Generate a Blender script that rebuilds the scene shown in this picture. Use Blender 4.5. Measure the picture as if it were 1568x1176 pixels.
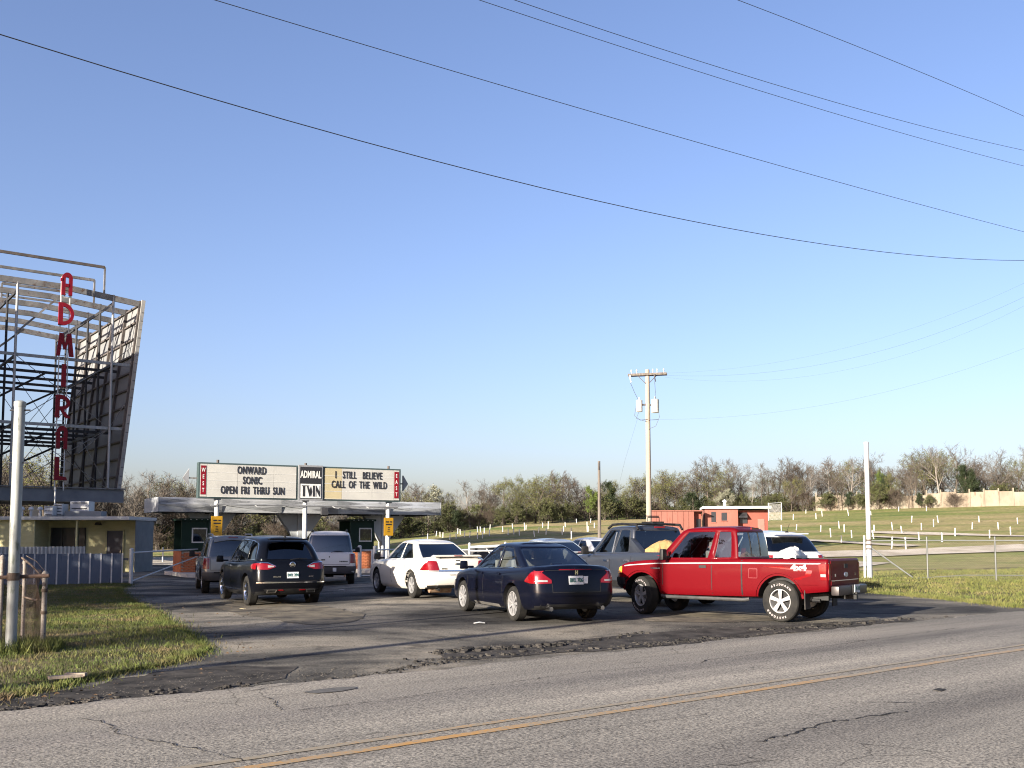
import bpy, bmesh, math, random
import numpy as np
from mathutils import Vector, Matrix
from mathutils.bvhtree import BVHTree

for o in list(bpy.data.objects):
    bpy.data.objects.remove(o)
scene = bpy.context.scene
COL = scene.collection
R = math.radians

# ---------------------------------------------------------------- camera, sky, sun, exposure
F_PX, EYE, HORIZON, PITCH = 1524.0, 1.55, 823.0, R(4.4)
PXC = 784.0
PYC = HORIZON - F_PX * math.tan(PITCH)
cam_d = bpy.data.cameras.new('camera')
cam = bpy.data.objects.new('camera', cam_d)
COL.objects.link(cam)
cam.location = (0, 0, EYE)
cam.rotation_euler = (R(90) + PITCH, 0, 0)
cam_d.sensor_width = 36.0
cam_d.lens = 36.0 * F_PX / 1568.0
cam_d.shift_y = (PYC - 588.0) / 1568.0
cam_d.clip_start = 0.1
cam_d.clip_end = 6000.0
scene.camera = cam

SUN_AZ, SUN_EL = R(-139.5), R(14.5)          # azimuth measured to the right of the view axis
world = bpy.data.worlds.new('World')
scene.world = world
world.use_nodes = True
wn = world.node_tree
wn.nodes.clear()
w_out = wn.nodes.new('ShaderNodeOutputWorld')
w_bg = wn.nodes.new('ShaderNodeBackground')
w_sky = wn.nodes.new('ShaderNodeTexSky')
w_sky.sky_type = 'NISHITA'
w_sky.sun_disc = False
w_sky.sun_elevation = SUN_EL
w_sky.sun_rotation = SUN_AZ
w_sky.altitude = 0.0
w_sky.air_density = 1.0
w_sky.dust_density = 2.0
w_sky.ozone_density = 3.0
w_bg.inputs['Strength'].default_value = 0.0635
w_tint = wn.nodes.new('ShaderNodeMix')
w_tint.data_type = 'RGBA'
w_tint.blend_type = 'MULTIPLY'
w_tint.inputs[0].default_value = 1.0
w_tint.inputs[7].default_value = (1.10, 0.94, 1.03, 1)
wn.links.new(w_sky.outputs[0], w_tint.inputs[6])
wn.links.new(w_tint.outputs[2], w_bg.inputs[0])
wn.links.new(w_bg.outputs[0], w_out.inputs[0])

sun_d = bpy.data.lights.new('sun', 'SUN')
sun = bpy.data.objects.new('sun', sun_d)
COL.objects.link(sun)
sun_d.energy = 5.0
sun_d.angle = R(0.55)
sun_d.color = (1.0, 0.90, 0.76)
to_sun = Vector((math.sin(SUN_AZ) * math.cos(SUN_EL), math.cos(SUN_AZ) * math.cos(SUN_EL), math.sin(SUN_EL)))
sun.rotation_euler = to_sun.to_track_quat('Z', 'Y').to_euler()
sun.location = to_sun * 80

scene.view_settings.view_transform = 'Standard'
scene.view_settings.look = 'None'
scene.view_settings.exposure = 2.0
scene.view_settings.gamma = 1.0
scene.view_settings.use_curve_mapping = False
scene.cycles.filter_width = 1.1
scene.cycles.max_bounces = 8
scene.cycles.transparent_max_bounces = 16
scene.cycles.sample_clamp_indirect = 8.0

# ---------------------------------------------------------------- small maths
def sm(t):
    t = min(1.0, max(0.0, t))
    return t * t * (3 - 2 * t)

RIDGE = ([-400, -60, -40, -22, -12.5, -3.3, 6.5, 23, 45, 76, 120, 400], [0.4, 0.5, 0.8, 1.4, 2.7, 4.0, 4.5, 4.9, 5.9, 7.1, 8.0, 9.0])
def lot_z(x, y):
    return -0.2 * sm((-x - 2) / 8) * sm((y - 14) / 12)
def T(x, y):
    z = lot_z(x, y)
    if y > 50:
        r = float(np.interp(x, *RIDGE))
        z += r * min(1.0, (y - 50) / 115.0) * sm((y - 50) / 25.0) + max(0.0, y - 165) * 0.008
        if 78 < y < 172: z += 0.13 * math.sin(y * 0.46 + x * 0.1) * sm((y - 78) / 12) * sm((172 - y) / 12)   # the low ramps the cars park on
    return z
def pix_dir(px, py):
    dx, dv = (px - PXC) / F_PX, (PYC - py) / F_PX
    return Vector((dx, math.cos(PITCH) - dv * math.sin(PITCH), math.sin(PITCH) + dv * math.cos(PITCH)))
def on_ground(px, py, far=400.0):
    """Where the ray of a photo pixel meets the terrain."""
    d = pix_dir(px, py)
    t, step = 4.0, 0.25
    while t < far:
        p = d * t
        if EYE + p.z <= T(p.x, p.y):
            lo, hi = t - step, t
            for _ in range(18):
                m = (lo + hi) / 2
                q = d * m
                if EYE + q.z <= T(q.x, q.y): hi = m
                else: lo = m
            q = d * hi
            return Vector((q.x, q.y, T(q.x, q.y)))
        t += step
    q = d * far
    return Vector((q.x, q.y, T(q.x, q.y)))
def at_depth(px, py, Y):
    d = pix_dir(px, py)
    q = d * (Y / d.y)
    return Vector((q.x, q.y, q.z + EYE))
def gx(px, Y):
    return at_depth(px, HORIZON, Y).x
ROAD_AZ = R(51.2)
U = Vector((math.sin(ROAD_AZ), math.cos(ROAD_AZ), 0))       # along the road, to the right and away
N = Vector((-U.y, U.x, 0))                                   # across it, away from the camera
def rd(a, n, z=0.0):
    p = U * a + N * n
    return Vector((p.x, p.y, z))

# ---------------------------------------------------------------- materials
MATS = {}
def mat(name, color, rough=0.6, metal=0.0, spec=0.5, coat=0.0, emit=None, alpha=None, trans=0.0):
    if name in MATS: return MATS[name]
    m = bpy.data.materials.new(name)
    m.use_nodes = True
    b = m.node_tree.nodes['Principled BSDF']
    b.inputs['Base Color'].default_value = (*color, 1)
    b.inputs['Roughness'].default_value = rough
    b.inputs['Metallic'].default_value = metal
    b.inputs['Specular IOR Level'].default_value = spec
    b.inputs['Coat Weight'].default_value = coat
    b.inputs['Coat Roughness'].default_value = 0.04
    b.inputs['Transmission Weight'].default_value = trans
    MATS[name] = m
    return m
def nodes_of(m):
    nt = m.node_tree
    return nt, nt.nodes, nt.links, nt.nodes['Principled BSDF']
def tex_noise(nt, vec, scale, detail=4.0, rough=0.55, dist=0.0):
    n = nt.nodes.new('ShaderNodeTexNoise')
    n.inputs['Scale'].default_value = scale
    n.inputs['Detail'].default_value = detail
    n.inputs['Roughness'].default_value = rough
    n.inputs['Distortion'].default_value = dist
    if vec is not None: nt.links.new(vec, n.inputs['Vector'])
    return n.outputs['Fac']
def ramp(nt, fac, stops):
    r = nt.nodes.new('ShaderNodeValToRGB')
    nt.links.new(fac, r.inputs[0])
    els = r.color_ramp.elements
    while len(els) < len(stops): els.new(0.5)
    for e, (p, c) in zip(els, stops):
        e.position = p
        e.color = (*c, 1) if len(c) == 3 else c
    return r.outputs[0]
def mixc(nt, fac, a, b, mode='MIX'):
    n = nt.nodes.new('ShaderNodeMix')
    n.data_type = 'RGBA'
    n.blend_type = mode
    for sock, v in ((n.inputs[0], fac), (n.inputs[6], a), (n.inputs[7], b)):
        if isinstance(v, (int, float)): sock.default_value = v
        elif isinstance(v, tuple): sock.default_value = (*v, 1)
        else: nt.links.new(v, sock)
    return n.outputs[2]
def bumpn(nt, h, strength, dist):
    b = nt.nodes.new('ShaderNodeBump')
    b.inputs['Strength'].default_value = strength
    b.inputs['Distance'].default_value = dist
    nt.links.new(h, b.inputs['Height'])
    return b.outputs['Normal']
def coords(nt, kind='Object'):
    return nt.nodes.new('ShaderNodeTexCoord').outputs[kind]
def stretch(nt, vec, s):
    m = nt.nodes.new('ShaderNodeMapping')
    m.inputs['Scale'].default_value = s
    nt.links.new(vec, m.inputs['Vector'])
    return m.outputs[0]
def worn(name, c1, c2, scale=3.0, rough=0.6, metal=0.0, bump=0.0, sc=(1, 1, 1), lo=0.35, hi=0.65, c3=None, scale2=None, spec=0.22):
    """A base colour broken up by noise, for anything weathered."""
    if name in MATS: return MATS[name]
    m = mat(name, c1, rough, metal, spec)
    nt, nd, lk, b = nodes_of(m)
    v = stretch(nt, coords(nt), sc)
    f = tex_noise(nt, v, scale, 6.0, 0.6)
    c = ramp(nt, f, [(lo, c1), (hi, c2)])
    if c3 is not None:
        f2 = tex_noise(nt, v, scale2 or scale * 3.3, 5.0, 0.65)
        k = ramp(nt, f2, [(0.56, (0, 0, 0)), (0.68, (1, 1, 1))])
        c = mixc(nt, k, c, c3)
    lk.new(c, b.inputs['Base Color'])
    rr = nt.nodes.new('ShaderNodeMapRange')
    rr.inputs[3].default_value = max(0.05, rough - 0.12)
    rr.inputs[4].default_value = min(1.0, rough + 0.12)
    lk.new(f, rr.inputs[0]); lk.new(rr.outputs[0], b.inputs['Roughness'])
    if bump:
        lk.new(bumpn(nt, f, 0.6, bump), b.inputs['Normal'])
    return m

def m_road():
    m = mat('road_asphalt', (0.25, 0.24, 0.22), 0.95, spec=0.06)
    nt, nd, lk, b = nodes_of(m)
    v = coords(nt)
    agg = nt.nodes.new('ShaderNodeTexVoronoi'); agg.inputs['Scale'].default_value = 42; lk.new(v, agg.inputs['Vector'])
    fine = tex_noise(nt, v, 48, 3, 0.7)
    tone = ramp(nt, tex_noise(nt, stretch(nt, v, (0.10, 0.9, 1)), 0.9, 6, 0.6), [(0.3, (0.16, 0.152, 0.139)), (0.5, (0.225, 0.211, 0.188)), (0.72, (0.29, 0.268, 0.235))])
    grain = ramp(nt, fine, [(0.34, (0.36, 0.36, 0.37)), (0.5, (0.95, 0.95, 0.95)), (0.66, (1.45, 1.43, 1.38))])
    c = mixc(nt, 1.0, tone, grain, 'MULTIPLY')
    cellc = ramp(nt, agg.outputs['Distance'], [(0.0, (1.15, 1.14, 1.12)), (0.55, (0.92, 0.92, 0.92)), (0.8, (0.6, 0.6, 0.6))])
    c = mixc(nt, 0.8, c, cellc, 'MULTIPLY')
    tr = ramp(nt, tex_noise(nt, stretch(nt, v, (0.05, 1.6, 1)), 1.1, 4, 0.55), [(0.5, (1, 1, 1)), (0.72, (0.74, 0.74, 0.76))])
    c = mixc(nt, 0.8, c, tr, 'MULTIPLY')
    # wheel paths and the oily strip between them, in both lanes
    sep = nt.nodes.new('ShaderNodeSeparateXYZ'); lk.new(v, sep.inputs[0])
    wob = tex_noise(nt, stretch(nt, v, (0.12, 0.12, 1)), 1.0, 3, 0.5)
    ad = nt.nodes.new('ShaderNodeMath'); ad.operation = 'MULTIPLY_ADD'; lk.new(wob, ad.inputs[0]); ad.inputs[1].default_value = 0.5; lk.new(sep.outputs[1], ad.inputs[2])
    mr = nt.nodes.new('ShaderNodeMapRange'); mr.inputs[1].default_value = 2.7; mr.inputs[2].default_value = 10.3; lk.new(ad.outputs[0], mr.inputs[0])
    band = ramp(nt, mr.outputs[0], [(0.0, (.8, .8, .8)), (.16, (1.1, 1.1, 1.08)), (.28, (.82, .82, .83)), (.40, (1.1, 1.1, 1.08)), (.50, (.9, .9, .9)), (.60, (1.12, 1.12, 1.1)), (.73, (.80, .80, .82)), (.86, (1.12, 1.11, 1.08)), (.97, (.86, .86, .86))])
    c = mixc(nt, 0.85, c, band, 'MULTIPLY')
    oil = ramp(nt, tex_noise(nt, stretch(nt, v, (.5, 1.2, 1)), 1.9, 5, 0.7), [(0.64, (1, 1, 1)), (0.76, (0.5, 0.5, 0.52))])
    c = mixc(nt, 0.9, c, oil, 'MULTIPLY')
    # fine map cracking where the surface is most tired
    vo = nt.nodes.new('ShaderNodeTexVoronoi'); vo.feature = 'DISTANCE_TO_EDGE'; vo.inputs['Scale'].default_value = 1.5
    wv = nt.nodes.new('ShaderNodeMix'); wv.data_type = 'VECTOR'; wv.inputs[0].default_value = 0.12
    nz = nt.nodes.new('ShaderNodeTexNoise'); nz.inputs['Scale'].default_value = 3.0; nz.inputs['Detail'].default_value = 5.0; lk.new(v, nz.inputs['Vector'])
    lk.new(v, wv.inputs[4]); lk.new(nz.outputs['Color'], wv.inputs[5]); lk.new(wv.outputs[1], vo.inputs['Vector'])
    ck = ramp(nt, vo.outputs['Distance'], [(0.0, (0.3, 0.3, 0.3)), (0.012, (1, 1, 1))])
    cm = ramp(nt, tex_noise(nt, v, 0.35, 4, 0.6), [(0.54, (0, 0, 0)), (0.62, (.85, .85, .85))])
    c = mixc(nt, cm, c, mixc(nt, 1.0, c, ck, 'MULTIPLY'))
    lk.new(c, b.inputs['Base Color'])
    lk.new(bumpn(nt, fine, 0.5, 0.012), b.inputs['Normal'])
    return m
def m_lot():
    m = mat('lot_asphalt', (0.07, 0.068, 0.066), 0.95, spec=0.05)
    nt, nd, lk, b = nodes_of(m)
    v = coords(nt)
    big = tex_noise(nt, stretch(nt, v, (0.55, 0.8, 1)), 0.35, 7, 0.62, 0.6)
    c = ramp(nt, big, [(0.38, (0.042, 0.041, 0.04)), (0.46, (0.082, 0.078, 0.071)), (0.53, (0.135, 0.125, 0.109)), (0.63, (0.23, 0.207, 0.17))])
    fine = tex_noise(nt, v, 30, 3, 0.7)
    gr = ramp(nt, fine, [(0.36, (0.62, 0.62, 0.62)), (0.64, (1.35, 1.34, 1.3))])
    c = mixc(nt, 1.0, c, gr, 'MULTIPLY')
    st = ramp(nt, tex_noise(nt, v, 1.7, 5, 0.7), [(0.52, (1, 1, 1)), (0.68, (0.36, 0.36, 0.38))])
    c = mixc(nt, 0.9, c, st, 'MULTIPLY')
    lk.new(c, b.inputs['Base Color'])
    lk.new(bumpn(nt, fine, 0.45, 0.01), b.inputs['Normal'])
    return m
def m_field():
    m = mat('field_grass', (0.12, 0.12, 0.04), 0.95, spec=0.1)
    nt, nd, lk, b = nodes_of(m)
    v = coords(nt)
    f = tex_noise(nt, stretch(nt, v, (0.35, 1.3, 1)), 0.09, 8, 0.66)
    c = ramp(nt, f, [(0.34, (0.09, 0.122, 0.034)), (0.45, (0.15, 0.16, 0.054)), (0.53, (0.22, 0.19, 0.09)), (0.66, (0.28, 0.22, 0.13))])
    f2 = tex_noise(nt, v, 2.2, 6, 0.7)
    c = mixc(nt, 1.0, c, ramp(nt, f2, [(0.3, (0.62, 0.62, 0.6)), (0.7, (1.3, 1.3, 1.25))]), 'MULTIPLY')
    lk.new(c, b.inputs['Base Color'])
    lk.new(bumpn(nt, f2, 0.8, 0.10), b.inputs['Normal'])
    return m
def m_soil():
    m = mat('verge_soil', (0.08, 0.07, 0.04), 0.95, spec=0.1)
    nt, nd, lk, b = nodes_of(m)
    v = coords(nt)
    f = tex_noise(nt, v, 1.4, 8, 0.7)
    c = ramp(nt, f, [(0.35, (0.055, 0.06, 0.02)), (0.5, (0.10, 0.088, 0.045)), (0.66, (0.15, 0.125, 0.085))])
    lk.new(c, b.inputs['Base Color'])
    lk.new(bumpn(nt, tex_noise(nt, v, 14, 5, 0.7), 0.8, 0.04), b.inputs['Normal'])
    return m
def m_grass(name, stops):
    m = mat(name, stops[0][1], 0.7, spec=0.25)
    nt, nd, lk, b = nodes_of(m)
    v = coords(nt)
    f = tex_noise(nt, v, 0.9, 6, 0.72)
    c = ramp(nt, f, stops)
    wn_ = nt.nodes.new('ShaderNodeTexWhiteNoise')
    sn = nt.nodes.new('ShaderNodeVectorMath'); sn.operation = 'SNAP'
    lk.new(v, sn.inputs[0]); sn.inputs[1].default_value = (0.04, 0.04, 50)
    lk.new(sn.outputs[0], wn_.inputs['Vector'])
    c = mixc(nt, 1.0, c, ramp(nt, wn_.outputs['Value'], [(0.0, (0.55, 0.58, 0.5)), (1.0, (1.5, 1.42, 1.3))]), 'MULTIPLY')
    lk.new(c, b.inputs['Base Color'])
    b.inputs['Subsurface Weight'].default_value = 0.0
    return m
def m_gravel():
    m = mat('gravel', (0.36, 0.32, 0.26), 0.95, spec=0.2)
    nt, nd, lk, b = nodes_of(m)
    v = coords(nt)
    f = tex_noise(nt, v, 0.5, 8, 0.7)
    f2 = tex_noise(nt, v, 12, 4, 0.7)
    c = ramp(nt, f, [(0.35, (0.27, 0.235, 0.18)), (0.6, (0.43, 0.385, 0.32))])
    c = mixc(nt, 1.0, c, ramp(nt, f2, [(0.3, (0.7, 0.7, 0.7)), (0.7, (1.2, 1.2, 1.2))]), 'MULTIPLY')
    lk.new(c, b.inputs['Base Color'])
    lk.new(bumpn(nt, f2, 0.6, 0.03), b.inputs['Normal'])
    return m

# ---------------------------------------------------------------- mesh helpers
def tag(o, label=None, cat=None, group=None, kind=None):
    if label: o['label'] = label
    if cat: o['category'] = cat
    if group: o['group'] = group
    if kind: o['kind'] = kind
    return o
def empty(name, loc, rz=0.0, parent=None):
    o = bpy.data.objects.new(name, None)
    COL.objects.link(o)
    o.location = loc
    o.rotation_euler = (0, 0, rz)
    o.empty_display_size = 0.2
    if parent is not None: o.parent = parent
    return o
def link_mesh(name, me, parent=None, loc=None, rz=None):
    o = bpy.data.objects.new(name, me)
    COL.objects.link(o)
    if parent is not None: o.parent = parent
    if loc is not None: o.location = loc
    if rz is not None: o.rotation_euler = (0, 0, rz)
    return o
class MB:
    """Collects boxes, tubes and plates in one mesh."""
    def __init__(self):
        self.v, self.f, self.mi = [], [], []
        self.cur = 0
    def add(self, vs, fs):
        k = len(self.v)
        self.v += [tuple(v) for v in vs]
        self.f += [tuple(i + k for i in f) for f in fs]
        self.mi += [self.cur] * len(fs)
        return self
    def box(self, c, s, rz=0.0, taper=1.0, rot=None):
        x, y, z = s[0] / 2, s[1] / 2, s[2] / 2
        vs = [Vector((sx * x * (taper if sz > 0 else 1), sy * y * (taper if sz > 0 else 1), sz * z)) for sz in (-1, 1) for sy in (-1, 1) for sx in (-1, 1)]
        if rot is not None: vs = [rot @ v for v in vs]
        elif rz:
            r = Matrix.Rotation(rz, 3, 'Z'); vs = [r @ v for v in vs]
        c = Vector(c)
        return self.add([v + c for v in vs], [(0, 2, 3, 1), (4, 5, 7, 6), (0, 1, 5, 4), (2, 6, 7, 3), (0, 4, 6, 2), (1, 3, 7, 5)])
    def bbox(self, a, b):
        return self.box([(a[i] + b[i]) / 2 for i in range(3)], [abs(b[i] - a[i]) for i in range(3)])
    def bar(self, a, b, w, h=None, up=(0, 0, 1)):
        a, b = Vector(a), Vector(b)
        d = (b - a)
        L = d.length
        d.normalize()
        s = d.cross(Vector(up))
        if s.length < 1e-4: s = d.cross(Vector((0, 1, 0)))
        s.normalize()
        u = s.cross(d)
        h = h or w
        vs = [p + s * (sx * w / 2) + u * (sz * h / 2) for p in (a, b) for sz in (-1, 1) for sx in (-1, 1)]
        return self.add(vs, [(0, 1, 3, 2), (4, 6, 7, 5), (0, 4, 5, 1), (2, 3, 7, 6), (0, 2, 6, 4), (1, 5, 7, 3)])
    def tube(self, pts, r, n=8, cap=True):
        pts = [Vector(p) for p in pts]
        rs = r if isinstance(r, (list, tuple)) else [r] * len(pts)
        vs, fs = [], []
        prev = None
        for i, p in enumerate(pts):
            d = (pts[min(i + 1, len(pts) - 1)] - pts[max(i - 1, 0)]).normalized()
            s = prev if prev is not None else (d.cross(Vector((0, 0, 1))) if abs(d.z) < 0.95 else d.cross(Vector((0, 1, 0))))
            s = (s - d * s.dot(d)).normalized()
            prev = s
            u = d.cross(s)
            for k in range(n):
                a = 2 * math.pi * k / n
                vs.append(p + (s * math.cos(a) + u * math.sin(a)) * rs[i])
        for i in range(len(pts) - 1):
            for k in range(n):
                k2 = (k + 1) % n
                fs.append((i * n + k, i * n + k2, (i + 1) * n + k2, (i + 1) * n + k))
        if cap:
            fs.append(tuple(range(n - 1, -1, -1)))
            fs.append(tuple((len(pts) - 1) * n + k for k in range(n)))
        return self.add(vs, fs)
    def prism(self, poly, z0, z1):
        n = len(poly)
        vs = [(x, y, z0) for x, y in poly] + [(x, y, z1) for x, y in poly]
        fs = [tuple(range(n - 1, -1, -1)), tuple(range(n, 2 * n))]
        fs += [(i, (i + 1) % n, n + (i + 1) % n, n + i) for i in range(n)]
        return self.add(vs, fs)
    def plate(self, poly, y0, y1):
        """Polygon in x,z pushed from y0 to y1."""
        n = len(poly)
        vs = [(x, y0, z) for x, z in poly] + [(x, y1, z) for x, z in poly]
        fs = [tuple(range(n)), tuple(range(2 * n - 1, n - 1, -1))]
        fs += [(i, n + i, n + (i + 1) % n, (i + 1) % n) for i in range(n)]
        return self.add(vs, fs)
    def lathe(self, prof, n=24, axis='Z', c=(0, 0, 0)):
        vs, fs = [], []
        c = Vector(c)
        for k in range(n):
            a = 2 * math.pi * k / n
            ca, sa = math.cos(a), math.sin(a)
            for r, h in prof:
                p = Vector((r * ca, r * sa, h)) if axis == 'Z' else Vector((h, r * ca, r * sa))
                vs.append(p + c)
        m = len(prof)
        for k in range(n):
            k2 = (k + 1) % n
            for i in range(m - 1):
                fs.append((k * m + i, k2 * m + i, k2 * m + i + 1, k * m + i + 1))
        return self.add(vs, fs)
    def mesh(self, name, mats, smooth=False, ang=40, bevel=0.0):
        me = bpy.data.meshes.new(name)
        me.from_pydata([tuple(v) for v in self.v], [], self.f)
        for m in (mats if isinstance(mats, (list, tuple)) else [mats]):
            me.materials.append(m)
        if any(self.mi): me.polygons.foreach_set('material_index', self.mi)
        if bevel or True:
            bm = bmesh.new(); bm.from_mesh(me)
            if bevel:
                bmesh.ops.remove_doubles(bm, verts=bm.verts, dist=1e-5)
                bmesh.ops.bevel(bm, geom=[e for e in bm.edges if len(e.link_faces) == 2 and e.calc_face_angle(0) > R(40)], offset=bevel, segments=2, profile=0.6, affect='EDGES')
            bmesh.ops.recalc_face_normals(bm, faces=bm.faces)
            bm.to_mesh(me); bm.free()
        if smooth:
            me.polygons.foreach_set('use_smooth', [True] * len(me.polygons))
            me.set_sharp_from_angle(angle=R(ang))
        me.update()
        return me
    def build(self, name, mats, parent=None, loc=None, rz=None, **kw):
        return link_mesh(name, self.mesh(name, mats, **kw), parent, loc, rz)
def copy_tree(o, parent=None):
    c = o.copy()
    COL.objects.link(c)
    if parent is not None: c.parent = parent
    for ch in list(o.children):
        copy_tree(ch, c)
    return c
def sheet(name, poly, mat_, off, cell, zfun=T, parent=None, kind=None):
    """A polygon in plan laid on the terrain."""
    bm = bmesh.new()
    f = bm.faces.new([bm.verts.new((x, y, 0)) for x, y in poly])
    bmesh.ops.triangulate(bm, faces=[f])
    xs = [p[0] for p in poly]; ys = [p[1] for p in poly]
    for k, (lo, hi) in enumerate(((min(xs), max(xs)), (min(ys), max(ys)))):
        c = lo + cell
        while c < hi:
            no = (1, 0, 0) if k == 0 else (0, 1, 0)
            co = (c, 0, 0) if k == 0 else (0, c, 0)
            bmesh.ops.bisect_plane(bm, geom=list(bm.verts) + list(bm.edges) + list(bm.faces), plane_co=co, plane_no=no, dist=1e-4)
            c += cell
    for v in bm.verts:
        v.co.z = zfun(v.co.x, v.co.y) + off
    bmesh.ops.recalc_face_normals(bm, faces=bm.faces)
    if sum(f.normal.z for f in bm.faces) < 0:
        bmesh.ops.reverse_faces(bm, faces=bm.faces)
    me = bpy.data.meshes.new(name)
    bm.to_mesh(me); bm.free()
    me.materials.append(mat_)
    o = link_mesh(name, me, parent)
    if kind: o['kind'] = kind
    return o
def text_obj(name, body, size, mat_, parent, loc, rot=(R(90), 0, 0), extrude=0.012, bold=0.0, width=1.0, align='CENTER', spacing=1.0):
    cu = bpy.data.curves.new(name, 'FONT')
    cu.body = body
    cu.size = size
    cu.extrude = extrude
    cu.offset = bold
    cu.align_x = align
    cu.align_y = 'CENTER'
    cu.space_character = spacing
    cu.resolution_u = 3
    tmp = bpy.data.objects.new('tmp_text', cu)
    COL.objects.link(tmp)
    dg = bpy.context.evaluated_depsgraph_get()
    me = bpy.data.meshes.new_from_object(tmp.evaluated_get(dg))
    bpy.data.objects.remove(tmp)
    bpy.data.curves.remove(cu)
    me.materials.clear(); me.materials.append(mat_)
    o = link_mesh(name, me, parent, loc)
    o.rotation_euler = rot
    o.scale = (width, 1, 1)
    return o
# ================================================================ ground, road, lot
random.seed(7)
rng = np.random.default_rng(11)
FIELD, SOIL, ROADM, LOT, GRAVEL = m_field(), m_soil(), m_road(), m_lot(), m_gravel()

def terrain():
    def axis(lo, a, b, hi, st):
        c = []
        x = a
        while x <= b: c.append(x); x += st
        g = st
        x = b
        while x < hi:
            g *= 1.35; x = min(hi, x + g); c.append(x)
        g = st; x = a; left = []
        while x > lo:
            g *= 1.35; x = max(lo, x - g); left.append(x)
        return left[::-1] + c
    xs = axis(-2500, -90, 150, 2500, 2.5)
    ys = axis(-1500, -20, 200, 3500, 2.5)
    vs = [(x, y, T(x, y) - 0.03) for y in ys for x in xs]
    n = len(xs)
    fs = [(j * n + i, j * n + i + 1, (j + 1) * n + i + 1, (j + 1) * n + i) for j in range(len(ys) - 1) for i in range(n - 1)]
    me = bpy.data.meshes.new('ground')
    me.from_pydata(vs, [], fs)
    me.materials.append(FIELD)
    me.polygons.foreach_set('use_smooth', [True] * len(fs))
    o = link_mesh('ground', me)
    return tag(o, 'grassy ground rising to a field at the back', kind='structure')
terrain()

# --- road: local x along it, local y across it
ROAD_RZ = math.atan2(U.y, U.x)
def road_edge(a):
    return 9.75 + 0.05 * math.sin(a * 1.7) + 0.04 * math.sin(a * 4.3 + 1) + 0.03 * math.sin(a * 11.1) + 0.02 * math.sin(a * 23.7 + 2) + (0.12 * math.sin(a * 0.6) if a < 4 else 0)
def make_road():
    al = list(np.arange(-60, -16, 2.0)) + list(np.arange(-16, 30, 0.12)) + list(np.arange(30, 320, 4.0))
    fr = [0, .08, .3, .5, .7, .85, .94, .985, 1.0]
    vs, fs = [], []
    for a in al:
        e = road_edge(a)
        near = 2.7 + 0.08 * math.sin(a * 1.3)
        for t in fr:
            n_ = near + (e - near) * t
            z = 0.05 - 0.0016 * (n_ - 6.3) ** 2
            if t == 1.0 or t == 0: z = -0.02
            vs.append((a, n_, z))
    k = len(fr)
    for i in range(len(al) - 1):
        for j in range(k - 1):
            fs.append((i * k + j, (i + 1) * k + j, (i + 1) * k + j + 1, i * k + j + 1))
    me = bpy.data.meshes.new('road')
    me.from_pydata(vs, [], fs); me.materials.append(ROADM)
    o = link_mesh('road', me, None, (0, 0, 0), ROAD_RZ)
    return tag(o, 'weathered grey two-lane road with a double yellow line', kind='structure')
road = make_road()
def road_z(n_): return 0.05 - 0.0016 * (n_ - 6.3) ** 2
def on_road(px, py):
    p = on_ground(px, py)
    return (p.x * U.x + p.y * U.y, p.x * N.x + p.y * N.y)
def m_yellow(name='yellow_road_paint', lo=.80, hi=1.08):
    m = mat(name, (0.5, 0.3, 0.05), 0.75)
    nt, nd, lk, b = nodes_of(m)
    v = coords(nt)
    f = tex_noise(nt, v, 26, 4, 0.75)
    f2 = tex_noise(nt, stretch(nt, v, (.25, 1, 1)), 1.6, 4, 0.6)
    mx = nt.nodes.new('ShaderNodeMath'); mx.operation = 'ADD'
    lk.new(f, mx.inputs[0]); lk.new(f2, mx.inputs[1])
    c = ramp(nt, mx.outputs[0], [(0.0, (0, 0, 0)), (1.0, (1, 1, 1))])
    k = nt.nodes.new('ShaderNodeMapRange'); k.inputs[1].default_value = lo; k.inputs[2].default_value = hi
    lk.new(mx.outputs[0], k.inputs[0])
    lk.new(mixc(nt, k.outputs[0], (0.33, 0.175, 0.04), (0.19, 0.165, 0.12)), b.inputs['Base Color'])
    return m
def strip(name, n0, w, m):
    al = np.arange(-40, 200, 0.25)
    vs, fs = [], []
    for a in al:
        j0, j1 = random.uniform(-.008, .008), random.uniform(-.008, .008)
        for n_ in (n0 - w / 2 + j0, n0 + w / 2 + j1): vs.append((a, n_, road_z(n_) + 0.005))
    for i in range(len(al) - 1): fs.append((2 * i, 2 * i + 2, 2 * i + 3, 2 * i + 1))
    me = bpy.data.meshes.new(name); me.from_pydata(vs, [], fs); me.materials.append(m)
    return link_mesh(name, me, road)
YEL = m_yellow()
strip('centre_line', 6.50, 0.08, m_yellow('yellow_road_paint_faint', .70, .98))
strip('centre_line', 6.24, 0.105, YEL)
CRACK = worn('crack_dark', (0.008, 0.008, 0.008), (0.03, 0.027, 0.024), 9, 0.95)
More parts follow.
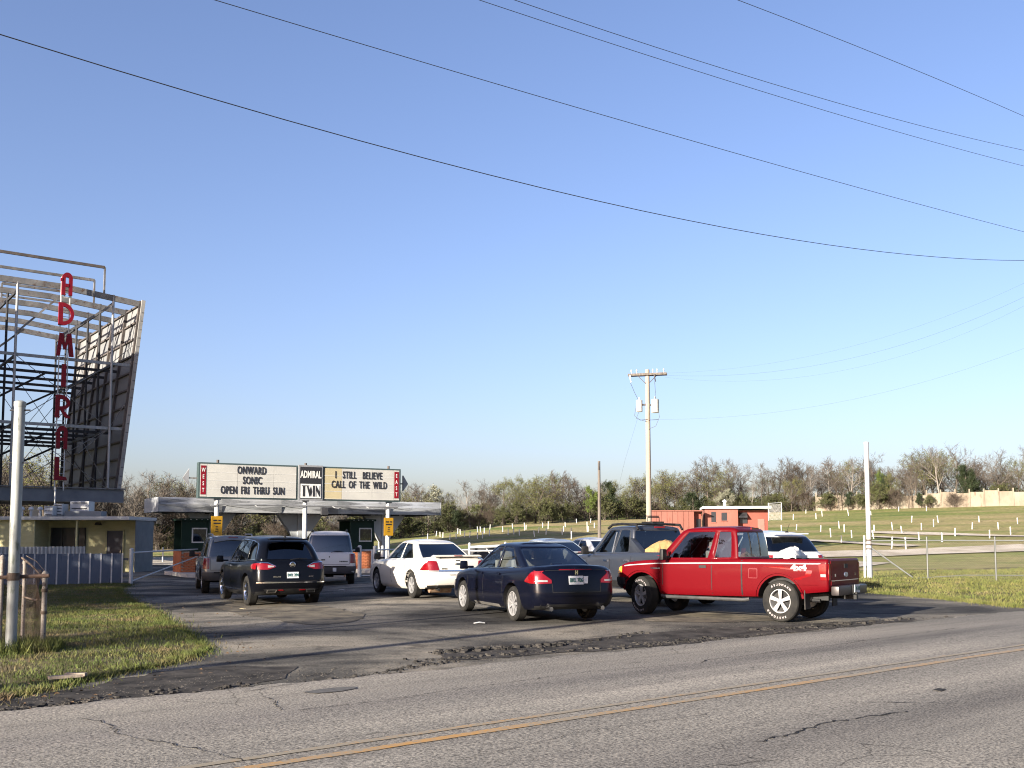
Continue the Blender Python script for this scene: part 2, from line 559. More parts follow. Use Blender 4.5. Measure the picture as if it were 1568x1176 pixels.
def crack(pixels, w, parent=road, m=CRACK, dz=0.006, jit=0.03, on=on_road):
    P = [on(x, y) for x, y in pixels]
    Q = []
    for (a0, b0), (a1, b1) in zip(P, P[1:]):
        k = max(2, int(math.hypot(a1 - a0, b1 - b0) / 0.06))
        for j in range(k):
            t = j / k
            Q.append((a0 + (a1 - a0) * t + random.gauss(0, jit * .5), b0 + (b1 - b0) * t + random.gauss(0, jit * .5)))
    vs, fs = [], []
    for i, (a, b) in enumerate(Q):
        ww = w * random.uniform(0.25, 1.25) * (0.3 if i in (0, len(Q) - 1) else 1)
        vs += [(a, b - ww / 2, road_z(b) + dz), (a + random.gauss(0, .01), b + ww / 2, road_z(b) + dz)]
    for i in range(len(Q) - 1): fs.append((2 * i, 2 * i + 2, 2 * i + 3, 2 * i + 1))
    me = bpy.data.meshes.new('crack'); me.from_pydata(vs, [], fs); me.materials.append(m)
    return link_mesh('crack', me, parent)
crack([(128, 1108), (150, 1113), (170, 1121), (176, 1133), (215, 1143), (290, 1155), (340, 1168), (380, 1180)], 0.022)
crack([(405, 1073), (420, 1080), (423, 1092), (442, 1097)], 0.02)
crack([(442, 1097), (560, 1084), (700, 1063), (900, 1035), (1060, 1023)], 0.012)
crack([(1072, 1022), (1080, 1017), (1130, 1011), (1200, 1002), (1270, 994), (1471, 965)], 0.016)
crack([(1143, 1029), (1175, 1031), (1205, 1036)], 0.016)
crack([(1160, 1146), (1210, 1134), (1260, 1118), (1330, 1106), (1400, 1097)], 0.02)
crack([(1325, 1085), (1400, 1084), (1471, 1086)], 0.01)
crack([(372, 1066), (420, 1057), (470, 1050)], 0.018)
crack([(960, 1022), (990, 1020)], 0.018); crack([(1012, 1018), (1032, 1016)], 0.018)
crack([(700, 1176), (900, 1130), (1100, 1100)], 0.006)
PATCH = worn('patch_asphalt', (0.06, 0.058, 0.056), (0.10, 0.097, 0.092), 14, 0.9, bump=.01)
def blob(name, pixels, m, dz, parent=road):
    P = [on_road(x, y) for x, y in pixels]
    c = (sum(p[0] for p in P) / len(P), sum(p[1] for p in P) / len(P))
    vs = [(c[0], c[1], road_z(c[1]) + dz)] + [(a, b, road_z(b) + dz) for a, b in P]
    fs = [(0, i, i % len(P) + 1) for i in range(1, len(P) + 1)]
    me = bpy.data.meshes.new(name); me.from_pydata(vs, [], fs); me.materials.append(m)
    return link_mesh(name, me, parent)
blob('road_patch', [(462, 1067), (490, 1062), (520, 1059), (543, 1058), (546, 1061), (520, 1066), (485, 1069)], PATCH, 0.007)
blob('tar_spot', [(1428, 1064), (1438, 1062), (1450, 1064), (1440, 1067)], CRACK, 0.007)

# --- the lot
def gp(px, py):
    p = on_ground(px, py)
    return (p.x, p.y)
GRASS_L = [(-60, 1086), (0, 1071), (60, 1060), (130, 1044), (190, 1030), (250, 1019), (300, 1004), (316, 997), (305, 989), (285, 975), (255, 955), (225, 935), (200, 921), (182, 909), (178, 902), (198, 895)]
grass_edge = [gp(*p) for p in GRASS_L]
pL = rd(-30, 9.3); pR = rd(70, 9.3)
right_edge = [gp(1700, 948), gp(1568, 931), gp(1471, 920), gp(1400, 913), gp(1340, 908), gp(1290, 903)]
lot_poly = [(pL.x, pL.y), (pR.x, pR.y), (rd(70, 11.2).x, rd(70, 11.2).y)] + [(p[0], p[1]) for p in right_edge] + [(12.6, 38.0), (12.0, 46.0), (2.0, 56.0), (-14.0, 60.0), (-26.0, 62.0), (-19.5, 46.0), (-15.2, 38.9)] + grass_edge[::-1][1:] + [(rd(-30, 9.9).x, rd(-30, 9.9).y)]
lot = sheet('parking_lot', lot_poly, LOT, 0.0, 1.5)
tag(lot, 'worn dark asphalt entrance lot with dusty patches', kind='structure')
def on_lot(px, py):
    return gp(px, py)
# grass verges: soil sheets slightly above the asphalt edge
def verge_z(x, y):
    return T(x, y) + 0.03 + 0.03 * math.sin(x * 1.3 + y * .7) * math.sin(y * 1.1)
vl_poly = grass_edge + [(-15.0, 38.4), (-19.0, 36.3), (-40, 26), (-40, -10), (rd(-30, 10.2).x, rd(-30, 10.2).y)]
verge_l = sheet('grass_verge_left', vl_poly, SOIL, 0.0, 0.8, zfun=verge_z)
tag(verge_l, 'mown grass verge beside the entrance', kind='structure')
vr_poly = [(p[0], p[1]) for p in right_edge] + [(12.6, 38.0), (13.5, 46.0), (40, 56), (70, 50)]
verge_r = sheet('grass_verge_right', vr_poly, SOIL, 0.0, 1.2, zfun=verge_z)
tag(verge_r, 'grass verge along the right-hand fence', kind='structure')
# gravel lanes crossing the field
def lane(pix, w, off, cell=2.0, name='gravel_lane'):
    P = [on_ground(*p) for p in pix]
    top, bot = [], []
    for i, p in enumerate(P):
        d = (P[min(i + 1, len(P) - 1)] - P[max(i - 1, 0)]); d.z = 0; d.normalize()
        n_ = Vector((-d.y, d.x, 0))
        ww = w * (1 + .15 * math.sin(i * 2.1))
        top.append(p + n_ * ww / 2); bot.append(p - n_ * ww / 2)
    poly = [(p.x, p.y) for p in bot] + [(p.x, p.y) for p in top[::-1]]
    o = sheet(name, poly, GRAVEL, off, cell)
    return tag(o, 'pale gravel lane across the field', kind='structure')
lane([(1240, 850), (1330, 848), (1400, 846), (1471, 843), (1600, 838)], 4.0, 0.05)
lane([(1180, 826), (1260, 829), (1330, 833), (1400, 837)], 2.0, 0.06)
lane([(1330, 815), (1400, 817), (1471, 819), (1600, 822)], 2.2, 0.055)
lane([(1340, 822), (1372, 824), (1400, 826)], 1.6, 0.065)
gr = sheet('gravel_yard', [(-26, 62), (-14, 60), (2, 56), (12, 46), (14, 46.5), (22, 58), (10, 68), (-10, 72), (-40, 76), (-60, 80), (-60, 70)], GRAVEL, 0.02, 2.0)
tag(gr, 'pale gravel yard behind the ticket booths', kind='structure')

# --- broken edge of the asphalt
def rubble():
    V, Fc = [], []
    def chunk(c, r, z):
        n = random.randint(5, 7)
        k = len(V)
        h = r * random.uniform(.35, .8)
        a0 = random.random() * 6
        for lay, (rr, zz) in enumerate(((1.0, 0), (.75, h))):
            for i in range(n):
                a = a0 + 2 * math.pi * i / n
                q = r * rr * random.uniform(.7, 1.2)
                V.append((c[0] + q * math.cos(a), c[1] + q * math.sin(a), z + zz * random.uniform(.8, 1.1)))
        Fc.append(tuple(k + n + i for i in range(n)))
        for i in range(n): Fc.append((k + i, k + (i + 1) % n, k + n + (i + 1) % n, k + n + i))
    def along(pix, count, spread, rmin, rmax):
        P = [gp(*p) for p in pix]
        for _ in range(count):
            i = random.randrange(len(P) - 1); t = random.random()
            x = P[i][0] + (P[i + 1][0] - P[i][0]) * t + random.gauss(0, spread)
            y = P[i][1] + (P[i + 1][1] - P[i][1]) * t + random.gauss(0, spread)
            r = rmin + (rmax - rmin) * random.random() ** 3
            chunk((x, y), r, T(x, y) + 0.0)
    along([(672, 1000), (730, 995), (800, 991), (880, 987)], 330, .10, .012, .075)
    along([(640, 1012), (760, 1003), (900, 995), (1040, 983), (1110, 977)], 420, .10, .008, .05)
    along([(1150, 966), (1220, 962), (1290, 957), (1390, 948)], 260, .09, .01, .07)
    along([(880, 985), (930, 978), (990, 968)], 90, .10, .01, .05)
    along([(400, 1056), (560, 1036), (640, 1020), (700, 1012)], 260, .07, .008, .04)
    along([(0, 1092), (80, 1082), (160, 1072), (250, 1062), (400, 1050)], 420, .12, .008, .045)
    along([(1000, 988), (1100, 979), (1200, 968), (1471, 942)], 240, .06, .008, .035)
    me = bpy.data.meshes.new('asphalt_rubble'); me.from_pydata(V, [], Fc)
    me.materials.append(worn('rubble', (0.010, 0.010, 0.010), (0.05, 0.046, 0.042), 2.2, 0.95, spec=.08))
    return tag(link_mesh('asphalt_rubble', me), 'crumbled black asphalt along the broken road edge', 'rubble', kind='stuff')
rubble()
def loose_stones():
    V, Fc = [], []
    def along(pix, count, spread):
        P = [gp(*p) for p in pix]
        for _ in range(count):
            i = random.randrange(len(P) - 1); t = random.random()
            x = P[i][0] + (P[i + 1][0] - P[i][0]) * t + random.gauss(0, spread); y = P[i][1] + (P[i + 1][1] - P[i][1]) * t + random.gauss(0, spread)
            r = random.uniform(.004, .014); z = T(x, y) + .004 + (.05 if (x * N.x + y * N.y) < 9.7 else 0)
            k = len(V); a = random.random() * 6.3
            V.extend([(x + r * math.cos(a), y + r * math.sin(a), z), (x + r * math.cos(a + 2.1), y + r * math.sin(a + 2.1), z), (x + r * math.cos(a + 4.2), y + r * math.sin(a + 4.2), z), (x, y, z + r * .45)])
            Fc.extend([(k, k + 1, k + 3), (k + 1, k + 2, k + 3), (k + 2, k, k + 3)])
    along([(0, 1088), (160, 1066), (330, 1040), (520, 1032), (700, 1008), (900, 990), (1100, 976), (1300, 956), (1471, 940)], 2400, .30)
    along([(650, 985), (800, 975), (950, 966), (1150, 955), (1300, 945)], 700, .45)
    along([(330, 1010), (450, 985), (620, 965), (760, 958)], 450, .7)
    me = bpy.data.meshes.new('loose_gravel'); me.from_pydata(V, [], Fc)
    me.materials.append(worn('gravel_stone', (0.045, 0.042, 0.037), (0.12, 0.108, 0.092), 6, 0.95, spec=.08))
    return tag(link_mesh('loose_gravel', me), 'loose pale gravel and grit scattered where the lot meets the road', 'gravel', kind='stuff')
loose_stones()
def lot_piece(name, pix, m, off, jitter=0.06, parent=lot):
    P = [gp(*p) for p in pix]
    Q = []
    for i in range(len(P)):
        a, b = P[i], P[(i + 1) % len(P)]
        k = max(1, int(math.dist(a, b) / 0.25))
        for j in range(k):
            t = j / k
            Q.append((a[0] + (b[0] - a[0]) * t + random.gauss(0, jitter), a[1] + (b[1] - a[1]) * t + random.gauss(0, jitter)))
    return sheet(name, Q, m, off, 50.0, parent=parent)
TAR = worn('broken_asphalt', (0.022, 0.021, 0.020), (0.065, 0.06, 0.055), 3.0, 0.95, bump=.03, spec=.05)
TAN = worn('dusty_or_sunlit_concrete', (0.055, 0.05, 0.044), (0.165, 0.145, 0.11), 1.3, 0.9, bump=.01, c3=(0.05, .048, .044), spec=.05)
lot_piece('broken_strip', [(672, 1003), (760, 990), (900, 978), (1040, 966), (1180, 958), (1300, 952), (1400, 946), (1400, 950), (1250, 965), (1100, 981), (950, 994), (800, 1005), (690, 1012)], TAR, 0.006, .05)
lot_piece('broken_strip', [(-20, 1080), (120, 1052), (240, 1030), (330, 1020), (450, 1022), (430, 1040), (330, 1058), (150, 1078), (0, 1100)], TAR, 0.005, .05)
lot_piece('bare_or_sunlit_slab', [(985, 951), (1000, 941), (1060, 936), (1180, 938), (1230, 943), (1190, 951), (1080, 953)], TAN, 0.007, .05)
lot_piece('bare_or_sunlit_slab', [(330, 930), (360, 921), (430, 925), (500, 928), (560, 942), (540, 954), (470, 957), (430, 950), (370, 942)], TAN, 0.007, .06)  # pale from dust, and from sunlight between shadows put into the colour
lot_piece('bare_or_sunlit_slab', [(195, 932), (230, 925), (262, 934), (250, 946), (222, 944)], TAN, 0.007, .05)

# --- grass
def blades(name, poly, count, hmin, hmax, wid, m, zf, label, cond=None, lean=.5, parent=None):
    xs = np.array([p[0] for p in poly]); ys = np.array([p[1] for p in poly])
    pts = []
    x0, x1, y0, y1 = xs.min(), xs.max(), ys.min(), ys.max()
    n = len(poly)
    got = 0
    while got < count:
        X = rng.uniform(x0, x1, 60000); Y = rng.uniform(y0, y1, 60000)
        ins = np.zeros(len(X), bool)
        j = n - 1
        for i in range(n):
            c = ((ys[i] > Y) != (ys[j] > Y)) & (X < (xs[j] - xs[i]) * (Y - ys[i]) / (ys[j] - ys[i] + 1e-12) + xs[i])
            ins ^= c; j = i
        if cond is not None: ins &= cond(X, Y)
        pts.append(np.stack([X[ins], Y[ins]], 1)); got += ins.sum()
        if ins.sum() == 0: break
    P = np.concatenate(pts)[:count]
    K = len(P)
    clump = 0.55 + 0.75 * (np.sin(P[:, 0] * 2.3 + np.sin(P[:, 1] * 1.7) * 2) * np.sin(P[:, 1] * 2.9 + P[:, 0]) * .5 + .5)
    h = rng.uniform(hmin, hmax, K) * clump
    a = rng.uniform(0, 2 * np.pi, K); l = rng.normal(0, lean, (K, 2)) * h[:, None]
    Z = np.array([zf(x, y) for x, y in P]) - 0.005
    w = wid * rng.uniform(.6, 1.5, K)
    V = np.zeros((K, 3, 3))
    V[:, 0, 0] = P[:, 0] - np.cos(a) * w / 2; V[:, 0, 1] = P[:, 1] - np.sin(a) * w / 2; V[:, 0, 2] = Z
    V[:, 1, 0] = P[:, 0] + np.cos(a) * w / 2; V[:, 1, 1] = P[:, 1] + np.sin(a) * w / 2; V[:, 1, 2] = Z
    V[:, 2, 0] = P[:, 0] + l[:, 0]; V[:, 2, 1] = P[:, 1] + l[:, 1]; V[:, 2, 2] = Z + h
    me = bpy.data.meshes.new(name)
    me.vertices.add(K * 3); me.loops.add(K * 3); me.polygons.add(K)
    me.vertices.foreach_set('co', V.ravel())
    me.loops.foreach_set('vertex_index', np.arange(K * 3, dtype=np.int32))
    me.polygons.foreach_set('loop_start', np.arange(0, K * 3, 3, dtype=np.int32))
    me.update(calc_edges=True)
    me.materials.append(m)
    o = link_mesh(name, me, parent)
    return tag(o, label, 'grass', kind='stuff')
GL = m_grass('grass_left', [(0.36, (0.040, 0.062, 0.012)), (0.50, (0.066, 0.080, 0.019)), (0.58, (0.088, 0.076, 0.032)), (0.68, (0.125, 0.09, 0.06))])
GR = m_grass('grass_right', [(0.36, (0.058, 0.078, 0.018)), (0.52, (0.095, 0.10, 0.03)), (0.66, (0.14, 0.115, 0.06))])
near_l = [p for p in grass_edge] + [(-15.0, 38.2), (-20, 34), (-16, 22), (-12, 13), (-9.5, 8)]
blades('grass', near_l, 150000, .025, .075, .010, GL, verge_z, 'short patchy green and brown grass on the left verge')
blades('grass', [(p[0], p[1]) for p in right_edge[1:]] + [(12.6, 38), (14, 44), (30, 50), (34, 40)], 60000, .04, .12, .02, GR, verge_z, 'sunlit grass below the chain-link fence on the right')
def edge_blades(name, edge, count, spread, hmin, hmax, m, zf, label):
    P = []
    L = [math.dist(a, b) for a, b in zip(edge, edge[1:])]
    for _ in range(count):
        i = random.choices(range(len(L)), L)[0]; t = random.random()
        k = random.gauss(0, 1) * spread
        P.append((edge[i][0] + (edge[i + 1][0] - edge[i][0]) * t + k * random.uniform(-1, 1), edge[i][1] + (edge[i + 1][1] - edge[i][1]) * t + k * random.uniform(-1, 1)))
    V, Fc = [], []
    for x, y in P:
        h = random.uniform(hmin, hmax); a = random.random() * 6.3; z = zf(x, y) - .02
        k = len(V)
        V += [(x - .007 * math.cos(a), y - .007 * math.sin(a), z), (x + .007 * math.cos(a), y + .007 * math.sin(a), z), (x + random.gauss(0, .5) * h, y + random.gauss(0, .5) * h, z + h)]
        Fc.append((k, k + 1, k + 2))
    me = bpy.data.meshes.new(name); me.from_pydata(V, [], Fc); me.materials.append(m)
    return tag(link_mesh(name, me), label, 'grass', kind='stuff')
edge_blades('grass_edge', grass_edge, 26000, .20, .03, .11, GL, lambda x, y: T(x, y), 'ragged grass creeping over the edge of the left asphalt')
edge_blades('grass_edge', [tuple(p) for p in right_edge[1:]], 9000, .25, .03, .12, GR, lambda x, y: T(x, y), 'ragged grass edge along the asphalt on the right')
def dead_leaves():
    V, Fc = [], []
    for poly, n in ((near_l, 900), (grass_edge, 500)):
        xs = [p[0] for p in poly]; ys_ = [p[1] for p in poly]
        for _ in range(n):
            i = random.randrange(len(grass_edge))
            bx_, by_ = grass_edge[i]
            x, y = (random.uniform(-14, -4.5), random.uniform(9.5, 30)) if n == 900 else (bx_ + random.gauss(0, .5), by_ + random.gauss(0, .4))
            z = T(x, y) + random.uniform(.03, .08) if n == 900 else T(x, y) + .02
            r = random.uniform(.012, .03); a = random.random() * 6.3; k = len(V)
            V.extend([(x + r * math.cos(a), y + r * math.sin(a), z), (x - .6 * r * math.sin(a), y + .6 * r * math.cos(a), z + random.uniform(0, .5) * r), (x - r * math.cos(a), y - r * math.sin(a), z), (x + .6 * r * math.sin(a), y - .6 * r * math.cos(a), z + random.uniform(0, .7) * r)])
            Fc.append((k, k + 1, k + 2, k + 3))
    me = bpy.data.meshes.new('dead_leaves'); me.from_pydata(V, [], Fc)
    me.materials.append(worn('dead_leaf', (.06, .035, .018), (.15, .10, .06), 8, .9))
    return tag(link_mesh('dead_leaves', me), 'dry brown leaves strewn over the left verge', 'leaves', kind='stuff')
dead_leaves()
def weeds(name, px, count, spread, h, label):
    P = gp(*px)
    poly = [(P[0] + spread[0] * math.cos(t), P[1] + spread[1] * math.sin(t)) for t in np.linspace(0, 2 * math.pi, 12, endpoint=False)]
    return blades(name, poly, count, h * .5, h, .014, GL, verge_z, label, lean=.35)
weeds('weed_tuft', (25, 1004), 900, (.55, .35), .22, 'taller weeds round the foot of the steel gate pole')
weeds('weed_tuft', (58, 998), 600, (.4, .3), .18, 'taller weeds below the torn chain-link fence end')
# ================================================================ vehicles
GLASS = mat('car_glass', (0.02, 0.024, 0.028), 0.03, spec=0.6)
def glass_mix(name, tint, clear):
    """Tinted car glass: part mirror of the surroundings, part see-through."""
    m = bpy.data.materials.new(name); m.use_nodes = True
    nt = m.node_tree
    b = nt.nodes['Principled BSDF']; out = nt.nodes['Material Output']
    b.inputs['Base Color'].default_value = (0.80, 0.85, 0.90, 1)
    b.inputs['Metallic'].default_value = 1.0
    b.inputs['Roughness'].default_value = 0.03
    tr = nt.nodes.new('ShaderNodeBsdfTransparent'); tr.inputs[0].default_value = (*tint, 1)
    mx = nt.nodes.new('ShaderNodeMixShader')
    fr = nt.nodes.new('ShaderNodeFresnel'); fr.inputs[0].default_value = 1.5
    mp = nt.nodes.new('ShaderNodeMapRange')
    mp.inputs[1].default_value = 0.0; mp.inputs[2].default_value = 1.0
    mp.inputs[3].default_value = 1.0 - clear; mp.inputs[4].default_value = 1.0
    nt.links.new(fr.outputs[0], mp.inputs[0])
    nt.links.new(mp.outputs[0], mx.inputs[0])
    nt.links.new(tr.outputs[0], mx.inputs[1]); nt.links.new(b.outputs[0], mx.inputs[2])
    nt.links.new(mx.outputs[0], out.inputs['Surface'])
    return m
G_CLEAR = glass_mix('glass_clear', (0.66, 0.70, 0.70), 0.94)
G_TINT = glass_mix('glass_tinted', (0.30, 0.33, 0.35), 0.93)
G_DARK = glass_mix('glass_privacy', (0.05, 0.06, 0.07), 0.92)
BLACK = worn('black_plastic', (0.005, 0.005, 0.006), (0.014, 0.014, 0.014), 6, 0.55)
TYRE = worn('tyre_rubber', (0.006, 0.006, 0.006), (0.018, 0.017, 0.015), 5, 0.85)
INTERIOR = mat('car_interior', (0.035, 0.034, 0.036), 0.8)
SEAT = mat('car_seat', (0.12, 0.115, 0.11), 0.85)
SEAT_LIGHT = mat('car_seat_light', (0.2, 0.195, 0.18), 0.85)
CHROME = mat('chrome', (0.75, 0.75, 0.76), 0.12, 1.0)
ALLOY = worn('alloy_rim', (0.24, 0.24, 0.245), (0.34, 0.34, 0.34), 8, 0.35, 0.5)
RED_LENS = mat('red_lens', (0.13, 0.002, 0.004), 0.15, coat=0.3)
CLEAR_LENS = mat('clear_lens', (0.2, 0.195, 0.19), 0.1, coat=0.5)
AMBER = mat('amber_lens', (0.75, 0.28, 0.03), 0.15, coat=0.5)
PLATE_W = worn('plate_white', (0.45, 0.47, 0.47), (0.38, 0.4, 0.42), 12, 0.45)
PLATE_INK = mat('plate_ink', (0.03, 0.09, 0.08), 0.5)
def paint(name, c, metal=0.0, rough=0.32, dirt=(0.12, 0.1, 0.075), dirt_amt=0.35, coat=0.8, spec=.35):
    """Clear-coated body paint with road dust gathered low on the panels."""
    m = mat(name, c, rough, metal, spec=spec, coat=coat)
    nt, nd, lk, b = nodes_of(m)
    v = coords(nt)
    sep = nt.nodes.new('ShaderNodeSeparateXYZ'); lk.new(v, sep.inputs[0])
    mr = nt.nodes.new('ShaderNodeMapRange')
    mr.inputs[1].default_value = 0.75; mr.inputs[2].default_value = 0.2
    mr.inputs[3].default_value = 0.0; mr.inputs[4].default_value = dirt_amt
    lk.new(sep.outputs[2], mr.inputs[0])
    f = tex_noise(nt, v, 4, 6, 0.7)
    mu = nt.nodes.new('ShaderNodeMath'); mu.operation = 'MULTIPLY'
    lk.new(mr.outputs[0], mu.inputs[0]); lk.new(f, mu.inputs[1])
    lk.new(mixc(nt, mu.outputs[0], c, dirt), b.inputs['Base Color'])
    return m

def pchip(pts):
    xs = [p[0] for p in pts]; ys = [p[1] for p in pts]
    n = len(xs)
    d = [(ys[i + 1] - ys[i]) / (xs[i + 1] - xs[i]) for i in range(n - 1)]
    m = [d[0]] + [0 if d[i - 1] * d[i] <= 0 else 2 * d[i - 1] * d[i] / (d[i - 1] + d[i]) for i in range(1, n - 1)] + [d[-1]]
    def f(x):
        if x <= xs[0]: return ys[0]
        if x >= xs[-1]: return ys[-1]
        i = 0
        while x > xs[i + 1]: i += 1
        h = xs[i + 1] - xs[i]; t = (x - xs[i]) / h
        return ys[i] * (1 + 2 * t) * (1 - t) ** 2 + h * m[i] * t * (1 - t) ** 2 + ys[i + 1] * t * t * (3 - 2 * t) + h * m[i + 1] * t * t * (t - 1)
    return f
def outline(w, yr, yf, rx, ry, fx, fy, rb, fb, fr, nr=5, nc=4, wr=1.0, wf=1.0):
    """Half outline of a horizontal slice, rear centre round to front centre."""
    P = []
    W_r, W_f = w * wr, w * wf
    for k in range(nr + 1):
        x = (W_r - rx) * k / nr
        P.append((x, yr + rb * (x / W_r) ** 2 + 0.0008 * k))
    y0 = P[-1][1]
    for k in range(1, nc + 1):
        a = math.pi / 2 * k / nc
        P.append((W_r - rx + rx * math.sin(a), y0 + ry * (1 - math.cos(a))))
    ya = y0 + ry
    xe = W_f - fx
    yb = yf - fb * (xe / W_f) ** 2 - fy
    for t in fr[1:]:
        y = ya + (yb - ya) * t
        k = 1 - abs(2 * t - 1) ** 2.4
        base = W_r + (W_f - W_r) * t
        P.append((base + (w - base) * k, y))
    for k in range(1, nc + 1):
        a = math.pi / 2 * k / nc
        P.append((W_f - fx + fx * math.cos(a), yb + fy * math.sin(a)))
    for k in range(nr - 1, -1, -1):
        x = xe * k / nr
        P.append((x, yf - fb * (x / W_f) ** 2 + 0.0008 * (nr - k)))
    return P
def loft(rows, cap_top, cap_bot, crown=0.0, nx=8):
    """rows: half outlines with z, bottom to top. Returns bmesh, mirrored, with lists of the face ids."""
    bm = bmesh.new()
    L = [[bm.verts.new((-x, y, z)) for x, y, z in r] for r in rows]
    Rr = [[bm.verts.new((x, y, z)) for x, y, z in r] for r in rows]
    fl = bm.faces.layers.int.new('i'); fs = bm.faces.layers.int.new('s')
    n = len(rows[0])
    for s in range(len(rows) - 1):
        for i in range(n - 1):
            for g, flip in ((L, 0), (Rr, 1)):
                q = [g[s][i], g[s + 1][i], g[s + 1][i + 1], g[s][i + 1]]
                if flip: q.reverse()
                f = bm.faces.new(q); f[fl] = i; f[fs] = s
    for on, s, sg in ((cap_top, len(rows) - 1, 1), (cap_bot, 0, -1)):
        if not on: continue
        G = []
        for i in range(n):
            a, b = L[s][i], Rr[s][i]
            row = [a]
            for k in range(1, nx):
                t = k / nx
                x = a.co.x + (b.co.x - a.co.x) * t
                edge = min(i, n - 1 - i) / 6.0
                z = a.co.z + (crown * (1 - (2 * t - 1) ** 2) * min(1, edge) if sg > 0 else 0)
                row.append(bm.verts.new((x, a.co.y, z)))
            row.append(b)
            G.append(row)
        for i in range(n - 1):
            for k in range(nx):
                q = [G[i][k], G[i][k + 1], G[i + 1][k + 1], G[i + 1][k]]
                if sg < 0: q.reverse()
                f = bm.faces.new(q); f[fl] = i; f[fs] = 100 + s
    bmesh.ops.remove_doubles(bm, verts=bm.verts, dist=2e-4)
    bm.faces.ensure_lookup_table()
    bad = [f for f in bm.faces if f.calc_area() < 1e-9]
    if bad: bmesh.ops.delete(bm, geom=bad, context='FACES_ONLY')
    bmesh.ops.recalc_face_normals(bm, faces=bm.faces)
    return bm
def finish(name, bm, mats, parent, ang=35):
    me = bpy.data.meshes.new(name)
    bm.to_mesh(me); bm.free()
    for m in mats: me.materials.append(m)
    me.polygons.foreach_set('use_smooth', [True] * len(me.polygons))
    me.set_sharp_from_angle(angle=R(ang))
    return link_mesh(name, me, parent)
def make_wheel(r, tw, rim_r, spokes, rim_mat, white_letters=False):
    """tyre and rim meshes, outer face towards -x"""
    t = MB()
    h = tw / 2
    prof = [(rim_r * 0.98, -h * 0.86), (rim_r + 0.015, -h * 0.98), (r - 0.055, -h), (r - 0.018, -h * 0.9), (r, -h * 0.66), (r, h * 0.66), (r - 0.018, h * 0.9), (r - 0.055, h), (rim_r, h * 0.86), (rim_r * 0.98, -h * 0.86)]
    t.lathe(prof, 36, 'X')
    tyre = t.mesh('tyre', TYRE, smooth=True, ang=30)
    m = MB()
    m.lathe([(rim_r * 0.99, -h * 0.93), (rim_r * 0.93, -h * 0.93), (rim_r * 0.88, -h * 0.72), (rim_r * 0.84, h * 0.5), (0.02, h * 0.5)], 36, 'X')
    m.lathe([(0.005, -h * 0.80), (rim_r * 0.2, -h * 0.78), (rim_r * 0.24, -h * 0.55), (rim_r * 0.22, h * 0.4)], 16, 'X')
    for k in range(spokes):
        a = 2 * math.pi * k / spokes + 0.3
        wi, wo = rim_r * (1.15 / spokes), rim_r * (1.75 / spokes)
        c, s = math.cos(a), math.sin(a)
        def P(rad, off, x):
            return (x, rad * c - off * s, rad * s + off * c)
        r0, r1 = rim_r * 0.15, rim_r * 0.91
        vs = [P(r0, -wi / 2, -h * 0.80), P(r0, wi / 2, -h * 0.80), P(r1, wo / 2, -h * 0.86), P(r1, -wo / 2, -h * 0.86),
              P(r0, -wi / 2, -h * 0.45), P(r0, wi / 2, -h * 0.45), P(r1, wo / 2, -h * 0.5), P(r1, -wo / 2, -h * 0.5)]
        m.add(vs, [(0, 1, 2, 3), (7, 6, 5, 4), (0, 4, 5, 1), (1, 5, 6, 2), (2, 6, 7, 3), (3, 7, 4, 0)])
    m.cur = 1
    m.lathe([(rim_r * 0.86, -h * 0.2), (0.03, -h * 0.15)], 24, 'X')
    rim = m.mesh('rim', [rim_mat, BLACK], smooth=True, ang=30)
    return tyre, rim

